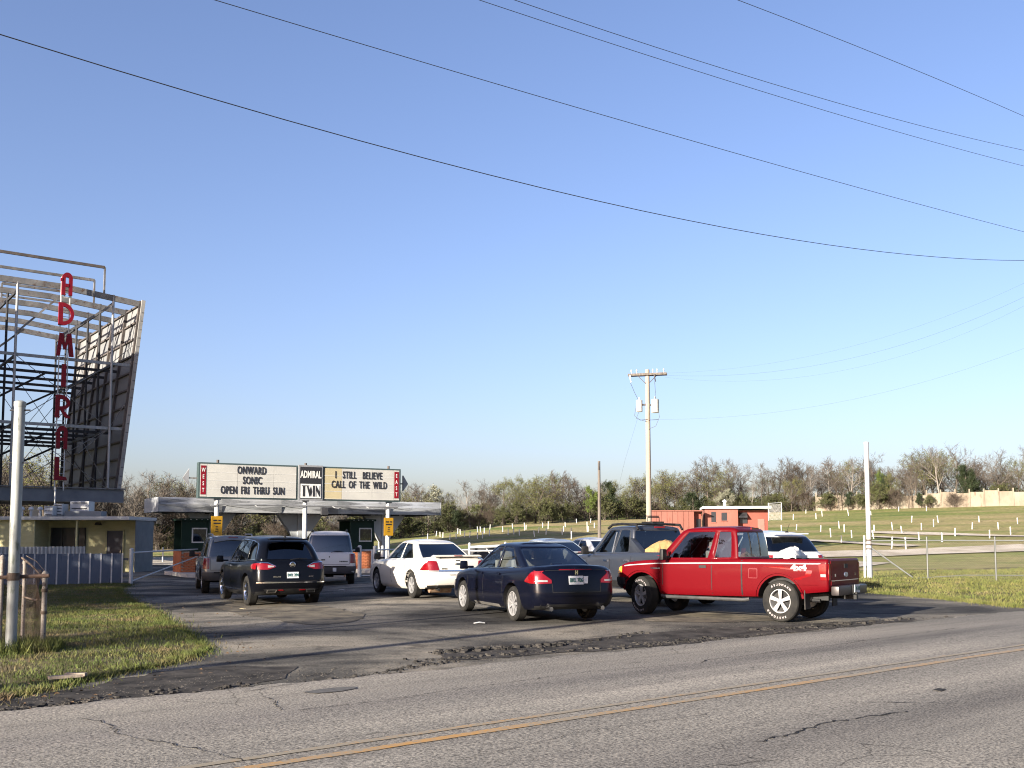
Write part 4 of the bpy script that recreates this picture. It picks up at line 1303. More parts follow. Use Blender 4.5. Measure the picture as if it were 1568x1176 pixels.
def suv_boxy(name, label, loc, head, body, lower, H, scale, kind):
    """Upright estate-bodied truck; kind 'grey' has a two-tone lower body, kind 'white' black glass round the back."""
    S = dict(wb=2.95, r=0.385, tw=0.25, rim=0.225, spokes=6, half=0.95,
             zb=[(-2.5, .46), (-2.0, .40), (0, .34), (2.0, .36), (2.5, .42)],
             zt=[(-2.5, 1.14), (0, 1.12), (1.2, 1.10), (1.9, 1.06), (2.3, .98), (2.45, .88)],
             low=[(0, .88, -2.34, 2.3), (.08, .93, -2.40, 2.37), (.3, .955, -2.44, 2.4), (.6, .96, -2.43, 2.39), (.9, .945, -2.41, 2.35), (.97, .925, -2.39, 2.32), (1, .88, -2.35, 2.26)],
             rc=(.14, .16), fc=(.24, .25), rb=.04, fb=.10, wr=.97, wf=.95, crown=.02,
             cab=[(0, .87, -2.37, 1.25), (.45, .815, -2.31, .90), (.85, .745, -2.22, .56), (.95, .70, -2.12, .4), (1, .62, -1.98, .22)],
             zr=[(-2.4, H - .04), (-1.5, H), (0, H), (.6, H - .02), (1.3, H - .06)], spans=[(.05, .32), (.36, .60), (.64, .93)], crb=.05, cfb=.10, crc=(.13, .13), sill=.05, head=.86,
             glass={'rear_window': G_DARK if kind == 'white' else G_TINT, 'side_window': G_DARK, 'side_window2': G_TINT, 'windscreen': G_CLEAR}, seats=[(.3, (-.4, .4)), (-.7, (-.4, .4))], rear_wrap=3 if kind == 'white' else 1)
    c = Car(name, label, 'suv', loc, head, S, body, scale)
    for sg in (-1, 1):
        c.patch('tail_lamp', [(sg * .74, 1.10), (sg * .90, 1.10)], [(sg * .74, .78), (sg * .90, .78)], 'B', RED_LENS, n=4, m=4, eps=.012)
        c.patch('tail_lamp_side', [(-2.36, 1.10), (-2.2, 1.10)], [(-2.36, .78), (-2.2, .80)], 'L' if sg < 0 else 'R', RED_LENS, n=3, m=3, eps=.012)
    c.patch('rear_bumper', [(-.92, .68), (.92, .68)], [(-.90, .46), (.90, .46)], 'B', lower, n=12, m=3, eps=.05)
    c.patch('bumper_step', [(-.6, .69), (.6, .69)], [(-.6, .66), (.6, .66)], 'B', BLACK, n=8, m=1, eps=.08)
    c.patch('tailgate_seam', [(-.70, .75), (.70, .75)], [(-.70, .738), (.70, .738)], 'B', BLACK, n=8, m=1, eps=.003)
    for s in (-.71, .71): c.line('tailgate_side_seam', [(s, .74), (s, 1.1)], .012, BLACK, 'B')
    c.plate(-.22 if kind == 'white' else 0, .57 if kind == 'white' else .86, 'JKV 310')
    for ax in 'LR':
        c.patch('lower_cladding', [(-1.0, .56), (1.0, .54)], [(-1.0, .40), (1.0, .38)], ax, lower, n=10, m=2, eps=.02)
        c.patch('wheel_arch_cladding', [(-1.475 + .52 * math.cos(t), .385 + .52 * math.sin(t)) for t in np.linspace(.15, 3.0, 14)], [(-1.475 + .465 * math.cos(t), .385 + .465 * math.sin(t)) for t in np.linspace(.15, 3.0, 14)], ax, lower, n=14, m=1, eps=.02)
        c.patch('headlamp', [(1.95, .98), (2.2, .96)], [(1.95, .82), (2.2, .8)], ax, CLEAR_LENS, n=3, m=2, eps=.006)
        m = MB()
        s = -1 if ax == 'L' else 1
        m.tube([(s * .62, -2.0, H - .02), (s * .62, -1.9, H + .06), (s * .62, 0.0, H + .065), (s * .62, .15, H)], .022, 8)
        m.build('roof_rail', BLACK if kind == 'white' else ALLOY, c.root, smooth=True)
    c.doors((-1.02, .10, 1.1), .42, 1.1)
    c.handle(-.78, 1.02, body if kind == 'grey' else BLACK); c.handle(.32, 1.0, body if kind == 'grey' else BLACK)
    m = MB(); m.tube([(.05, -2.44, 1.16), (.28, -2.43, 1.2), (.5, -2.40, 1.17)], .012, 6); m.build('rear_wiper', BLACK, c.root)
    if kind == 'white':
        c.lettering('model_lettering', 'SUBURBAN', .50, .84, .06, BLACK, .003)
        m = MB(); m.box((.18, -2.52, .56), (.13, .06, .13)); m.build('hitch_ball_mount', PLATE_W, c.root, bevel=.01)
        c.patch('tailgate_handle', [(-.30, .92), (-.16, .92)], [(-.30, .88), (-.16, .88)], 'B', BLACK, n=2, m=1, eps=.012)
        c.patch('lock_knob', [(-.03, 1.02), (.01, 1.02)], [(-.03, .98), (.01, .98)], 'B', BLACK, n=2, m=1, eps=.012)
    else:
        c.patch('roof_spoiler', [(-.6, -2.22), (.6, -2.22)], [(-.6, -2.05), (.6, -2.05)], 'T', body, n=6, m=2, eps=.03)
        m = MB(); m.box((0, -2.235, H - .03), (.3, .02, .025)); m.build('high_brake_lamp', RED_LENS, c.root)
    c.mirror(.94, .95, 1.2, BLACK, .2, .2)
    m = MB(); m.tube([(.55, -1.9, .36), (.55, -2.42, .34)], .035, 10); m.build('exhaust_pipe', worn('rusty_steel', (.18, .1, .06), (.3, .22, .15), 5, .7, .5), c.root, smooth=True)
    return c
# ---------------------------------------------------------------- red pickup
def pickup_red():
    body = paint('red_paint', (0.078, 0.0008, 0.003), 0.0, 0.45, dirt_amt=0.03, coat=.2, spec=.06)
    S = dict(wb=3.2, r=0.385, tw=0.255, rim=0.225, spokes=5, half=0.875, arch=.47, steer=-24,
             zb=[(-2.7, .60), (-2.1, .54), (-1.0, .45), (1.0, .43), (2.0, .48), (2.5, .52)],
             zt=[(-2.7, 1.17), (-1.0, 1.155), (0, 1.13), (.9, 1.12), (1.3, 1.11), (1.9, 1.06), (2.25, .98), (2.45, .86)],
             low=[(0, .83, -2.60, 2.26), (.1, .86, -2.615, 2.36), (.3, .875, -2.62, 2.40), (.6, .88, -2.62, 2.39), (.88, .87, -2.62, 2.36), (.96, .855, -2.615, 2.32), (1, .82, -2.60, 2.24)],
             rc=(.05, .05), fc=(.26, .25), rb=.015, fb=.13, wr=.99, wf=.95, crown=.0,
             cuts=[((-.70, -2.54, .70), (.70, -.86, 1.4))],
             cab=[(0, .80, -.74, 1.40), (.45, .745, -.71, 1.10), (.87, .685, -.66, .82), (.96, .66, -.63, .72), (1, .60, -.54, .56)],
             zr=[(-.8, 1.73), (-.3, 1.755), (.4, 1.75), (1.4, 1.70)], spans=[(.06, .27), (.36, .90)], crb=.04, cfb=.12, crc=(.07, .07), sill=.08, head=.87, cwr=.97, cwf=.95,
             glass={'rear_window': G_TINT, 'side_window': G_CLEAR, 'side_window0': G_DARK, 'windscreen': G_CLEAR}, seats=[(.1, (-.36, .36))], rear_wrap=2)
    c = Car('pickup_truck', 'red extended-cab pickup with white tyre lettering, nearest the road', 'pickup', (4.24, 19.9), -50.5, S, body, (.885, .925, .99))
    dirty = worn('mud_flap', (.02, .02, .02), (.05, .045, .04), 5, .8)
    # box behind the cab: dark lining
    lin = MB()
    lin.bbox((-.69, -2.53, .705), (.69, -.87, .72)); lin.build('bed_floor', BLACK, c.root)
    for sg in (-1, 1):
        c.patch('tail_lamp', [(sg * .76, 1.09), (sg * .872, 1.09)], [(sg * .76, .79), (sg * .872, .79)], 'B', RED_LENS, n=3, m=4, eps=.012)
        o = c.patch('tail_lamp_side', [(-2.612, 1.09), (-2.42, 1.075)], [(-2.612, .79), (-2.46, .79)], 'L' if sg < 0 else 'R', RED_LENS, n=4, m=4, eps=.012)
        c.patch('reversing_lens', [(-2.612, .90), (-2.46, .90)], [(-2.612, .85), (-2.465, .85)], 'L' if sg < 0 else 'R', CLEAR_LENS, n=3, m=1, eps=.018, parent=o)
    tg = c.patch('tailgate', [(-.73, 1.13), (.73, 1.13)], [(-.73, .70), (.73, .70)], 'B', body, n=10, m=8, eps=.012)
    c.patch('tailgate_crease', [(-.72, .785), (.72, .785)], [(-.72, .77), (.72, .77)], 'B', CHROME, n=6, m=1, eps=.018, parent=tg)
    c.patch('tailgate_handle', [(-.09, 1.075), (.09, 1.075)], [(-.09, 1.0), (.09, 1.0)], 'B', BLACK, n=2, m=1, eps=.022, parent=tg)
    m = MB(); m.lathe([(.0, -.012), (.05, -.012), (.055, 0), (0, 0)], 20, 'X')
    e = m.build('emblem', mat('emblem_blue', (.35, .4, .5), .25, .8), tg, smooth=True); h = c.ray((0, -6, .88), (0, 1, 0)); e.location = h[0] + Vector((0, -.014, 0)); e.rotation_euler = (0, 0, R(90)); e.scale = (1, 1.9, .85)
    c.lettering('model_lettering', 'RANGER', -.52, .86, .05, CHROME, .003)
    bm_ = MB(); bm_.box((0, -2.70, .60), (1.56, .16, .17)); bm_.build('rear_bumper', mat('bumper_steel', (.03, .024, .024), .4, .3), c.root, bevel=.03, smooth=True)
    m = MB(); m.box((.1, -2.79, .61), (.34, .03, .17)); m.build('plate_bracket', BLACK, c.root, bevel=.008)
    m = MB(); m.box((.12, -2.81, .62), (.28, .012, .145)); o = m.build('number_plate', PLATE_W, c.root)
    text_obj('lettering', 'GPE 418', .10, PLATE_INK, o, (.12, -2.818, .62), extrude=.002, bold=.003, width=.75)
    m = MB(); m.box((0, -2.72, .47), (.08, .26, .08)); m.lathe([(.0, -.03), (.03, -.02), (.03, .02), (0, .03)], 10, 'Z', (0, -2.83, .54)); m.build('tow_hitch', BLACK, c.root)
    # underbody
    m = MB()
    for s in (-.42, .42): m.box((s, -.3, .47), (.1, 4.3, .12))
    m.box((0, -2.2, .48), (.95, .1, .1)); m.box((.25, .4, .42), (.3, 1.2, .2))
    m.tube([(-.5, -1.2, .42), (-.5, -2.3, .40)], .035, 8)
    m.lathe([(0, -.26), (.12, -.22), (.12, .22), (0, .26)], 12, 'X', (-.1, -2.05, .48))
    m.build('chassis', BLACK, c.root)
    for sg in (-1, 1):
        m = MB(); m.box((sg * .72, -2.12, .46), (.26, .02, .42)); m.build('mud_flap', dirty, c.root, bevel=.006)
        m = MB(); m.tube([(sg * .86, -.95, .40), (sg * .90, -.85, .385), (sg * .90, 1.0, .385), (sg * .86, 1.08, .40)], .035, 8); m.build('running_board', worn('step_alloy', (.03, .03, .03), (.05, .05, .05), 6, .55, .2), c.root, smooth=True)
    white = mat('decal_white', (.26, .235, .235), .5)
    for ax in 'LR':
        c.line('pinstripe', [(-2.60, 1.085), (-.8, 1.075), (.4, 1.055), (1.3, 1.035), (1.9, .995), (2.2, .955)], .020, white, ax, eps=.004, n=30)
        c.line('lower_crease', [(-2.40, .70), (-1.95, .70)], .014, body, ax, eps=.012)
        c.line('wheel_arch_lip', [(-1.6 + .49 * math.cos(t), .385 + .49 * math.sin(t)) for t in np.linspace(.15, 3.0, 16)], .045, body, ax, eps=.022)
        c.line('wheel_arch_lip', [(1.6 + .49 * math.cos(t), .385 + .49 * math.sin(t)) for t in np.linspace(.15, 3.0, 16)], .045, body, ax, eps=.022)
        c.patch('front_bumper_end', [(1.95, .74), (2.25, .74)], [(1.95, .53), (2.25, .53)], ax, BLACK, n=4, m=3, eps=.02)
        c.patch('corner_lamp', [(2.12, .96), (2.26, .93)], [(2.12, .83), (2.26, .81)], ax, AMBER, n=4, m=2, eps=.012)
        c.patch('fender_badge', [(1.12, .955), (1.38, .955)], [(1.12, .93), (1.34, .93)], ax, CHROME, n=3, m=1, eps=.008)
        c.line('bed_gap', [(-.80, .47), (-.80, 1.13)], .03, BLACK, ax, eps=.003, n=12)
        c.line('door_seam', [(-.12, .47), (-.12, 1.1)], .014, BLACK, ax)
        c.line('door_seam', [(1.06, .62), (1.06, 1.05)], .014, BLACK, ax)
        c.patch('door_handle', [(.0, 1.02), (.17, 1.02)], [(.0, .965), (.17, .965)], ax, BLACK, n=3, m=1, eps=.014)
    c.line('fuel_door', [(-1.14, .97), (-.96, .97), (-.96, .80), (-1.14, .80), (-1.14, .97)], .012, mat('seam_red', (.12, .004, .008), .5), 'L', eps=.003, n=24)
    c.patch('front_bumper', [(-.75, .74), (.75, .74)], [(-.75, .53), (.75, .53)], 'F', BLACK, n=10, m=3, eps=.03)
    c.patch('grille', [(-.5, .95), (.5, .95)], [(-.5, .79), (.5, .79)], 'F', BLACK, n=6, m=2, eps=.01)
    c.lettering('decal_lettering', '4x4', -2.02, 1.005, .17, white, .008, axis='L', width=1.25)
    c.mirror(.86, .95, 1.22, BLACK, .2, .22)
    # rear sliding window frame
    for x in (-.22, .22):
        c.line('window_slider_post', [(x, 1.20), (x, 1.66)], .03, BLACK, 'B', eps=.006)
    m = MB(); m.box((0, -.70, 1.735), (.34, .03, .035)); m.build('high_brake_lamp', RED_LENS, c.root)
    # raised white letters on the sidewalls that face the road
    for w_ in [o for o in c.root.children if o.name.startswith('wheel') and o.location.x < 0 and 'arch' not in o.name]:
        for base, word in ((0.9, 'WRANGLER'), (4.2, 'GOODYEAR')):
            for k, ch in enumerate(word):
                a = base + 1.45 - k * .19
                rad = .305
                t = text_obj('tyre_lettering', ch, .052, white, w_, (-S['tw'] / 2 - .002, rad * math.cos(a), rad * math.sin(a)), extrude=.002, bold=.0015)
                # local x of the letter runs along the tread, local y points outwards
                out = Vector((0, math.cos(a), math.sin(a))); al = Vector((0, math.sin(a), -math.cos(a)))
                mt = Matrix((al, out, Vector((-1, 0, 0)))).transposed()
                t.rotation_euler = mt.to_euler()
    return c
# ---------------------------------------------------------------- grey crew-cab pickup
def pickup_grey():
    body = paint('grey_paint', (0.020, 0.023, 0.031), 0.1, 0.34, dirt_amt=0.1, coat=.6)
    S = dict(wb=3.1, r=0.375, tw=0.245, rim=0.225, spokes=6, half=0.96,
             zb=[(-2.7, .46), (-2.0, .38), (0, .32), (2.0, .34), (2.5, .40)],
             zt=[(-2.7, 1.19), (-1.2, 1.18), (-.5, 1.15), (1.3, 1.10), (1.9, 1.05), (2.3, .95), (2.5, .84)],
             low=[(0, .88, -2.50, 2.3), (.1, .94, -2.56, 2.4), (.3, .965, -2.60, 2.44), (.6, .97, -2.59, 2.43), (.88, .955, -2.58, 2.38), (.96, .935, -2.56, 2.35), (1, .89, -2.52, 2.26)],
             rc=(.10, .12), fc=(.24, .25), rb=.03, fb=.12, wr=.97, wf=.95, crown=.0,
             cuts=[((-.72, -2.46, .75), (.72, -.92, 1.45))],
             cab=[(0, .85, -.86, 1.42), (.45, .80, -.80, .98), (.87, .745, -.74, .62), (.96, .715, -.70, .50), (1, .65, -.60, .34)],
             zr=[(-.9, 1.75), (-.3, 1.775), (.4, 1.775), (1.4, 1.73)], spans=[(.06, .38), (.45, .90)], crb=.05, cfb=.12, crc=(.09, .09), sill=.07, head=.86,
             glass={'rear_window': G_DARK, 'side_window': G_TINT, 'side_window0': G_DARK, 'windscreen': G_TINT}, seats=[(.4, (-.4, .4)), (-.4, (-.4, .4))], rear_wrap=1)
    c = Car('crew_cab_pickup', 'grey crew-cab pickup with black roof rails and tan cargo in its bed', 'pickup', (3.2, 24.6), -25.5, S, body, (.95, 1.0, 1.02))
    lin = MB(); lin.bbox((-.71, -2.45, .755), (.71, -.93, .77)); lin.build('bed_floor', BLACK, c.root)
    # sloping sail panels from the cab down to the bed rails
    for sg in (-1, 1):
        m = MB()
        poly = [(-.74, 1.50), (-.66, 1.14), (-1.22, 1.14), (-1.18, 1.20)]
        x0, x1 = sg * .70, sg * .84
        vs = [(x0 * .98, y, z) for y, z in poly] + [((x1 - sg * .07) if z > 1.5 else x1, y, z) for y, z in poly]
        m.add(vs, [(0, 1, 2, 3), (7, 6, 5, 4), (0, 4, 5, 1), (1, 5, 6, 2), (2, 6, 7, 3), (3, 7, 4, 0)])
        m.build('sail_panel', body, c.root, bevel=.012, smooth=True)
        r = MB(); r.tube([(sg * .66, -.82, 1.70), (sg * .66, -.72, 1.81), (sg * .66, -.1, 1.835), (sg * .66, .35, 1.82), (sg * .65, .55, 1.73)], .03, 8); r.build('roof_rail', BLACK, c.root, smooth=True)
        c.patch('tail_lamp', [(sg * .78, 1.12), (sg * .93, 1.12)], [(sg * .78, .80), (sg * .93, .80)], 'B', RED_LENS, n=4, m=4, eps=.012)
    for y in (-.55, .1):
        r = MB(); r.tube([(-.66, y, 1.83), (.66, y, 1.83)], .02, 8); r.build('roof_cross_bar', BLACK, c.root, smooth=True)
    r = MB()
    r.box((.2, -.2, 1.87), (.34, .5, .05)); r.tube([(.05, -.2, 1.9), (.05, -.2, 2.0), (.4, -.2, 2.0), (.4, -.2, 1.9)], .014, 6); r.tube([(-.02, -.1, 2.03), (.46, -.1, 2.03)], .012, 6)
    r.build('roof_carrier', BLACK, c.root)
    m = MB(); m.box((0, -.78, 1.755), (.3, .03, .03)); m.build('high_brake_lamp', RED_LENS, c.root)
    for ax in 'LR':
        c.line('window_post_trim', [(.08, 1.16), (-.02, 1.64)], .035, mat('grey_trim', (.35, .36, .38), .3, .8), ax, eps=.008)
        c.patch('lower_cladding', [(-1.0, .52), (1.0, .5)], [(-1.0, .38), (1.0, .36)], ax, BLACK, n=10, m=2, eps=.015)
        c.patch('fuel_flap', [(-1.10, 1.0), (-.95, 1.0)], [(-1.10, .86), (-.95, .86)], ax, body, n=2, m=1, eps=.006)
    c.patch('rear_bumper', [(-.9, .66), (.9, .66)], [(-.88, .46), (.88, .46)], 'B', BLACK, n=10, m=2, eps=.05)
    c.doors((-.92, .02, 1.15), .4, 1.1)
    c.handle(-.72, .98, CHROME); c.handle(.2, .965, CHROME)
    c.mirror(.95, .98, 1.2, BLACK, .2, .2)
    return c
def suv_small_white():
    body = paint('white_suv_paint', (0.40, 0.40, 0.40), 0.0, 0.35, dirt_amt=0.25)
    S = dict(wb=2.86, r=0.36, tw=0.235, rim=0.225, spokes=5, half=0.92,
             zb=[(-2.5, .38), (-2.0, .30), (0, .25), (2.0, .27), (2.5, .32)],
             zt=[(-2.5, 1.14), (-1.2, 1.13), (0, 1.08), (1.1, 1.05), (1.8, 1.0), (2.3, .86)],
             low=[(0, .84, -2.24, 2.2), (.1, .89, -2.33, 2.28), (.32, .92, -2.38, 2.34), (.6, .925, -2.36, 2.32), (.88, .905, -2.33, 2.26), (1, .83, -2.27, 2.14)],
             rc=(.2, .24), fc=(.32, .4), rb=.07, fb=.13, wr=.96, wf=.92, crown=.02,
             cab=[(0, .82, -2.26, 1.25), (.45, .755, -2.08, .82), (.84, .67, -1.86, .46), (.95, .615, -1.68, .28), (1, .53, -1.5, .1)],
             zr=[(-2.3, 1.60), (-1.6, 1.66), (-.6, 1.715), (.3, 1.71), (1.3, 1.65)], spans=[(.05, .28), (.32, .58), (.62, .93)], crb=.09, cfb=.16, crc=(.16, .16), sill=.08, head=.84,
             glass={'rear_window': G_DARK, 'side_window': G_DARK, 'windscreen': G_TINT}, seats=[(.3, (-.38, .38))], rear_wrap=3)
    c = Car('small_suv_car', 'white suv with dark wraparound rear window, half hidden behind the red pickup bed', 'suv', (7.15, 29.2), -14, S, body, (1.0, 1.0, 1.0))
    for sg in (-1, 1):
        c.patch('tail_lamp', [(sg * .62, 1.06), (sg * .84, 1.07)], [(sg * .66, .84), (sg * .84, .84)], 'B', RED_LENS, n=5, m=3, eps=.012)
    c.plate(0, .84, 'KLM 552')
    m = MB(); m.box((0, -1.75, 1.70), (.06, .12, .045), taper=.5); m.tube([(0, -1.76, 1.71), (.0, -1.9, 1.92)], .006, 5); m.build('roof_antenna', BLACK, c.root)
    m = MB(); m.box((0, -1.93, 1.645), (1.0, .22, .035)); m.build('roof_spoiler', body, c.root, bevel=.012)
    c.patch('lower_valance', [(-.7, .46), (.7, .46)], [(-.66, .36), (.66, .36)], 'B', BLACK, n=10, m=2, eps=.008)
    c.doors((-1.0, .12, 1.1), .32, 1.05)
    c.mirror(.9, .9, 1.15, BLACK)
    return c
# ================================================================ built things
GALV = worn('galvanised', (0.20, 0.205, 0.21), (0.30, 0.305, 0.31), 2.5, 0.45, 0.4, sc=(1, 1, .4), c3=(.2, .2, .2))
GALV_POLE = worn('galvanised_pole', (0.20, 0.215, 0.205), (0.29, 0.30, 0.29), 4, 0.5, 0.2, c3=(.11, .125, .10), sc=(1, 1, .3))
RUST = worn('rusty_pipe', (0.05, 0.032, 0.022), (0.13, 0.105, 0.085), 9, 0.8, 0.1)
STEEL = worn('weathered_steel', (0.10, 0.10, 0.10), (0.19, 0.185, 0.18), 1.3, 0.6, 0.2, c3=(.08, .05, .035))
STEEL_D = worn('dark_steel', (0.022, 0.023, 0.027), (0.05, 0.05, 0.053), 2, 0.6, 0.3)
WHITE = worn('white_paint', (0.50, 0.50, 0.485), (0.40, 0.40, 0.385), 3, 0.55)
WOOD = worn('pole_wood', (0.20, 0.162, 0.128), (0.28, 0.235, 0.19), 3, 0.85, sc=(4, 4, .25), bump=.01)
WOOD_G = worn('old_wood', (0.07, 0.06, 0.052), (0.13, 0.115, 0.1), 3, 0.9, sc=(4, 4, .25))
YELLOW_W = worn('yellow_block', (0.37, 0.345, 0.19), (0.43, 0.40, 0.23), 2.2, 0.85, sc=(1, 1, 3))
GREYBLUE = worn('shaded_wall_grey', (0.14, 0.15, 0.152), (0.19, 0.2, 0.2), 1.5, 0.85)
DARKIN = mat('dark_opening', (0.012, 0.013, 0.016), 0.35)
RED = worn('red_letters', (0.17, 0.004, 0.012), (0.12, 0.003, 0.01), 1.5, 0.5)
CREAM = worn('sign_face', (0.37, 0.365, 0.335), (0.31, 0.305, 0.285), 1.2, 0.45)
CREAM_Y = worn('sign_face_aged', (0.35, 0.30, 0.185), (0.31, 0.27, 0.17), 1.2, 0.45)
INK = mat('sign_ink', (0.015, 0.015, 0.017), 0.5)
FRAME = mat('sign_frame', (0.05, 0.075, 0.075), 0.45, .3)
CONC = worn('concrete', (0.36, 0.345, 0.31), (0.46, 0.44, 0.41), 2, 0.9, bump=.01)
GREEN = worn('booth_green', (0.005, 0.018, 0.011), (0.008, 0.026, 0.016), 2, 0.6)
BRICK = worn('orange_brick', (0.33, 0.10, 0.045), (0.42, 0.15, 0.07), 3, 0.85)
PINK = worn('salmon_paint', (0.20, 0.08, 0.06), (0.165, 0.064, 0.048), .8, 0.8, sc=(1, 1, .3), c3=(.13, .045, .03))
SIGN_Y = mat('warning_yellow', (0.42, 0.22, 0.005), .5)
PEEL = worn('peeling_white', (0.22, 0.195, 0.15), (0.15, 0.12, 0.09), .6, 0.9, sc=(1, 1, .5), c3=(.11, .075, .055), scale2=1.1)

# ---------------------------------------------------------------- steel gate pole on the left
p = on_ground(16, 1003)
o = empty('gate_pole', (p.x, p.y, T(p.x, p.y)))
tag(o, 'tall thick galvanised steel pole at the left edge beside the torn fence', 'pole')
m = MB(); m.tube([(0, 0, -.3), (0, 0, 3.36)], .07, 20); m.build('shaft', GALV_POLE, o, smooth=True)
m = MB(); m.lathe([(.072, 3.30), (.077, 3.32), (.077, 3.37), (.04, 3.39), (0, 3.39)], 20); m.build('cap', GALV_POLE, o, smooth=True)
for z in (3.26, 2.55):
    m = MB(); m.tube([(-.13, 0, z), (.14, 0, z)], .012, 6); m.lathe([(.026, z - .02), (.026, z + .02)], 8, 'Z'); m.build('bolt', STEEL_D, o)
m = MB(); m.lathe([(.075, .98), (.079, 1.0), (.079, 1.06), (.075, 1.08)], 20); m.build('collar', RUST, o, smooth=True)
BAR = worn('rust_dark', (.06, .04, .03), (.12, .08, .06), 8, .8)
m = MB(); m.tube([(-1.6, .09, .985), (-.6, .10, 1.0), (.43, .10, 1.04)], .026, 8); m.build('cross_bar', BAR, o, smooth=True)
# ---------------------------------------------------------------- torn chain-link fence
def chain_mesh(mb, w, h, cell, r, sag=0.0, z0=0.03):
    """Diamond wire net in x,z; sag bends its top edge."""
    n = int((w + h) / cell) + 1
    def P(x, z):
        k = z / h
        return Vector((x, sag * k * k * math.sin(x * 3) * .5, z0 + z * (1 - sag * .35 * (x / w) * k)))
    def clip(x0, z0_, x1, z1_):
        pts = [(x0 + (x1 - x0) * t, z0_ + (z1_ - z0_) * t) for t in np.linspace(0, 1, 7)]
        return pts
    for k in range(n):
        s = k * cell
        for sg in (1, -1):
            # line x = s - z (or mirrored)
            za, zb = max(0, s - w), min(h, s)
            if zb - za < cell * .5: continue
            seg = []
            for t in np.linspace(za, zb, 5):
                x = s - t
                if sg < 0: x = w - x
                seg.append(P(x, t))
            mb.tube(seg, r, 3, cap=False)
p1_, p2_, p0_ = on_ground(65, 997), on_ground(34, 983), on_ground(4, 985)
f = empty('chain_link_fence', (p1_.x, p1_.y, verge_z(p1_.x, p1_.y)))
tag(f, 'short torn rusty chain-link fence end beside the steel gate pole', 'fence')
loc = lambda q: Vector((q.x - p1_.x, q.y - p1_.y, 0))
d = loc(p2_)
for q, h, r in ((Vector((0, 0, 0)), 1.0, .034), (d, 1.13, .028), (loc(p0_) + Vector((-.1, .1, 0)), 1.2, .03)):
    m = MB(); m.tube([q + Vector((0, 0, -.2)), q + Vector((0, 0, h))], r, 12); m.lathe([(r * 1.25, h - .02), (r * 1.3, h + .01), (r * .8, h + .04), (0, h + .05)], 12, 'Z', q); m.build('fence_post', worn('fence_post_grey', (.16, .14, .12), (.25, .225, .2), 9, .75, .2, c3=(.09, .05, .035)), f, smooth=True)
for z in (.78, .48):
    m = MB(); m.lathe([(.038, z - .025), (.045, z), (.038, z + .025)], 12, 'Z'); m.build('post_band', RUST, f, smooth=True)
for a, b, ha, hb, sg in ((d, Vector((0, 0, 0)), 1.15, .92, .25), (loc(p0_) + Vector((-.1, .1, 0)), d, 1.15, 1.12, .1)):
    v = b - a; w_ = v.length
    mm = MB(); chain_mesh(mm, w_, (ha + hb) / 2, .055, .0022, sg)
    g = mm.build('wire_net', RUST, f); g.location = a; g.rotation_euler = (0, 0, math.atan2(v.y, v.x))
m = MB(); m.tube([d + Vector((-.05, 0, 1.2)), d * .66 + Vector((0, 0, 1.1)), d * .33 + Vector((0, .03, 1.0)), Vector((.03, 0, .80))], .016, 6)
m.tube([d + Vector((0, .03, 1.23)), d * .5 + Vector((0, .05, 1.16)), Vector((0, .02, 1.02))], .006, 5)
m.tube([d + Vector((0, 0, .62)), d * .5 + Vector((0, .02, .61)), Vector((0, 0, .66))], .014, 6)
m.build('bent_rail', RUST, f, smooth=True)
# ---------------------------------------------------------------- corrugated fences
def rib_fence(a, b, h, pitch, label, m_, rib_m, z0, rib_w, rib_d, bend=0):
    a, b = Vector(a), Vector(b)
    v = b - a
    L = v.length
    e = empty('sheet_metal_fence', (a.x, a.y, z0), math.atan2(v.y, v.x))
    tag(e, label, 'fence')
    n = int(L / pitch)
    pm = MB(); pm.box((pitch / 2, 0, h / 2), (pitch - rib_w * .9, .012, h)); pme = pm.mesh('panel', m_)
    rm = MB(); rm.plate([(-rib_w / 2, 0), (rib_w / 2, 0), (rib_w / 2, h + .01), (-rib_w / 2, h + .01)], -rib_d, .012); rme = rm.mesh('rib', rib_m)
    for k in range(n):
        q = link_mesh('panel', pme, e, (k * pitch, 0, random.uniform(-.012, .012)))
        q.rotation_euler = (R(random.uniform(-.8, .8)), 0, R(random.uniform(-1.6, 1.6)))
        link_mesh('rib', rme, e, (k * pitch, -.004, 0))
    link_mesh('rib', rme, e, (n * pitch, -.004, 0))
    bk = MB()
    for z in (h * .25, h * .8): bk.box((L / 2, .06, z), (L, .05, .08))
    bk.build('back_rail', STEEL, e)
    return e
SHEET = worn('sheet_blue_grey', (0.075, 0.092, 0.13), (0.115, 0.135, 0.175), 1.4, 0.45, 0.3, sc=(1, 1, .5), c3=(.06, .07, .10))
RIBM = worn('sheet_rib', (0.48, 0.47, 0.46), (0.36, 0.36, 0.37), 3, 0.5, 0.2)
fr_ = on_ground(196, 894)
fl_ = Vector((fr_.x, fr_.y, 0)) - Vector((math.cos(R(27)), math.sin(R(27)), 0)) * 9.6
rib_fence((fl_.x, fl_.y, 0), (fr_.x, fr_.y, 0), 1.12, .375, 'blue-grey ribbed metal fence running up to the white gate post', SHEET, RIBM, T(fr_.x, fr_.y) + .03, .05, .035)
q = at_depth(131, 850, 45)
q2 = at_depth(-70, 850, 42)
WHT_SHEET = worn('sheet_white', (.36, .355, .36), (.28, .275, .28), 2, .5, .2)
rib_fence((q2.x, q2.y, 0), (q.x, q.y, 0), 1.34, .16, 'pale corrugated metal fence in front of the yellow building', WHT_SHEET, RIBM, T(q.x, q.y), .07, .06)
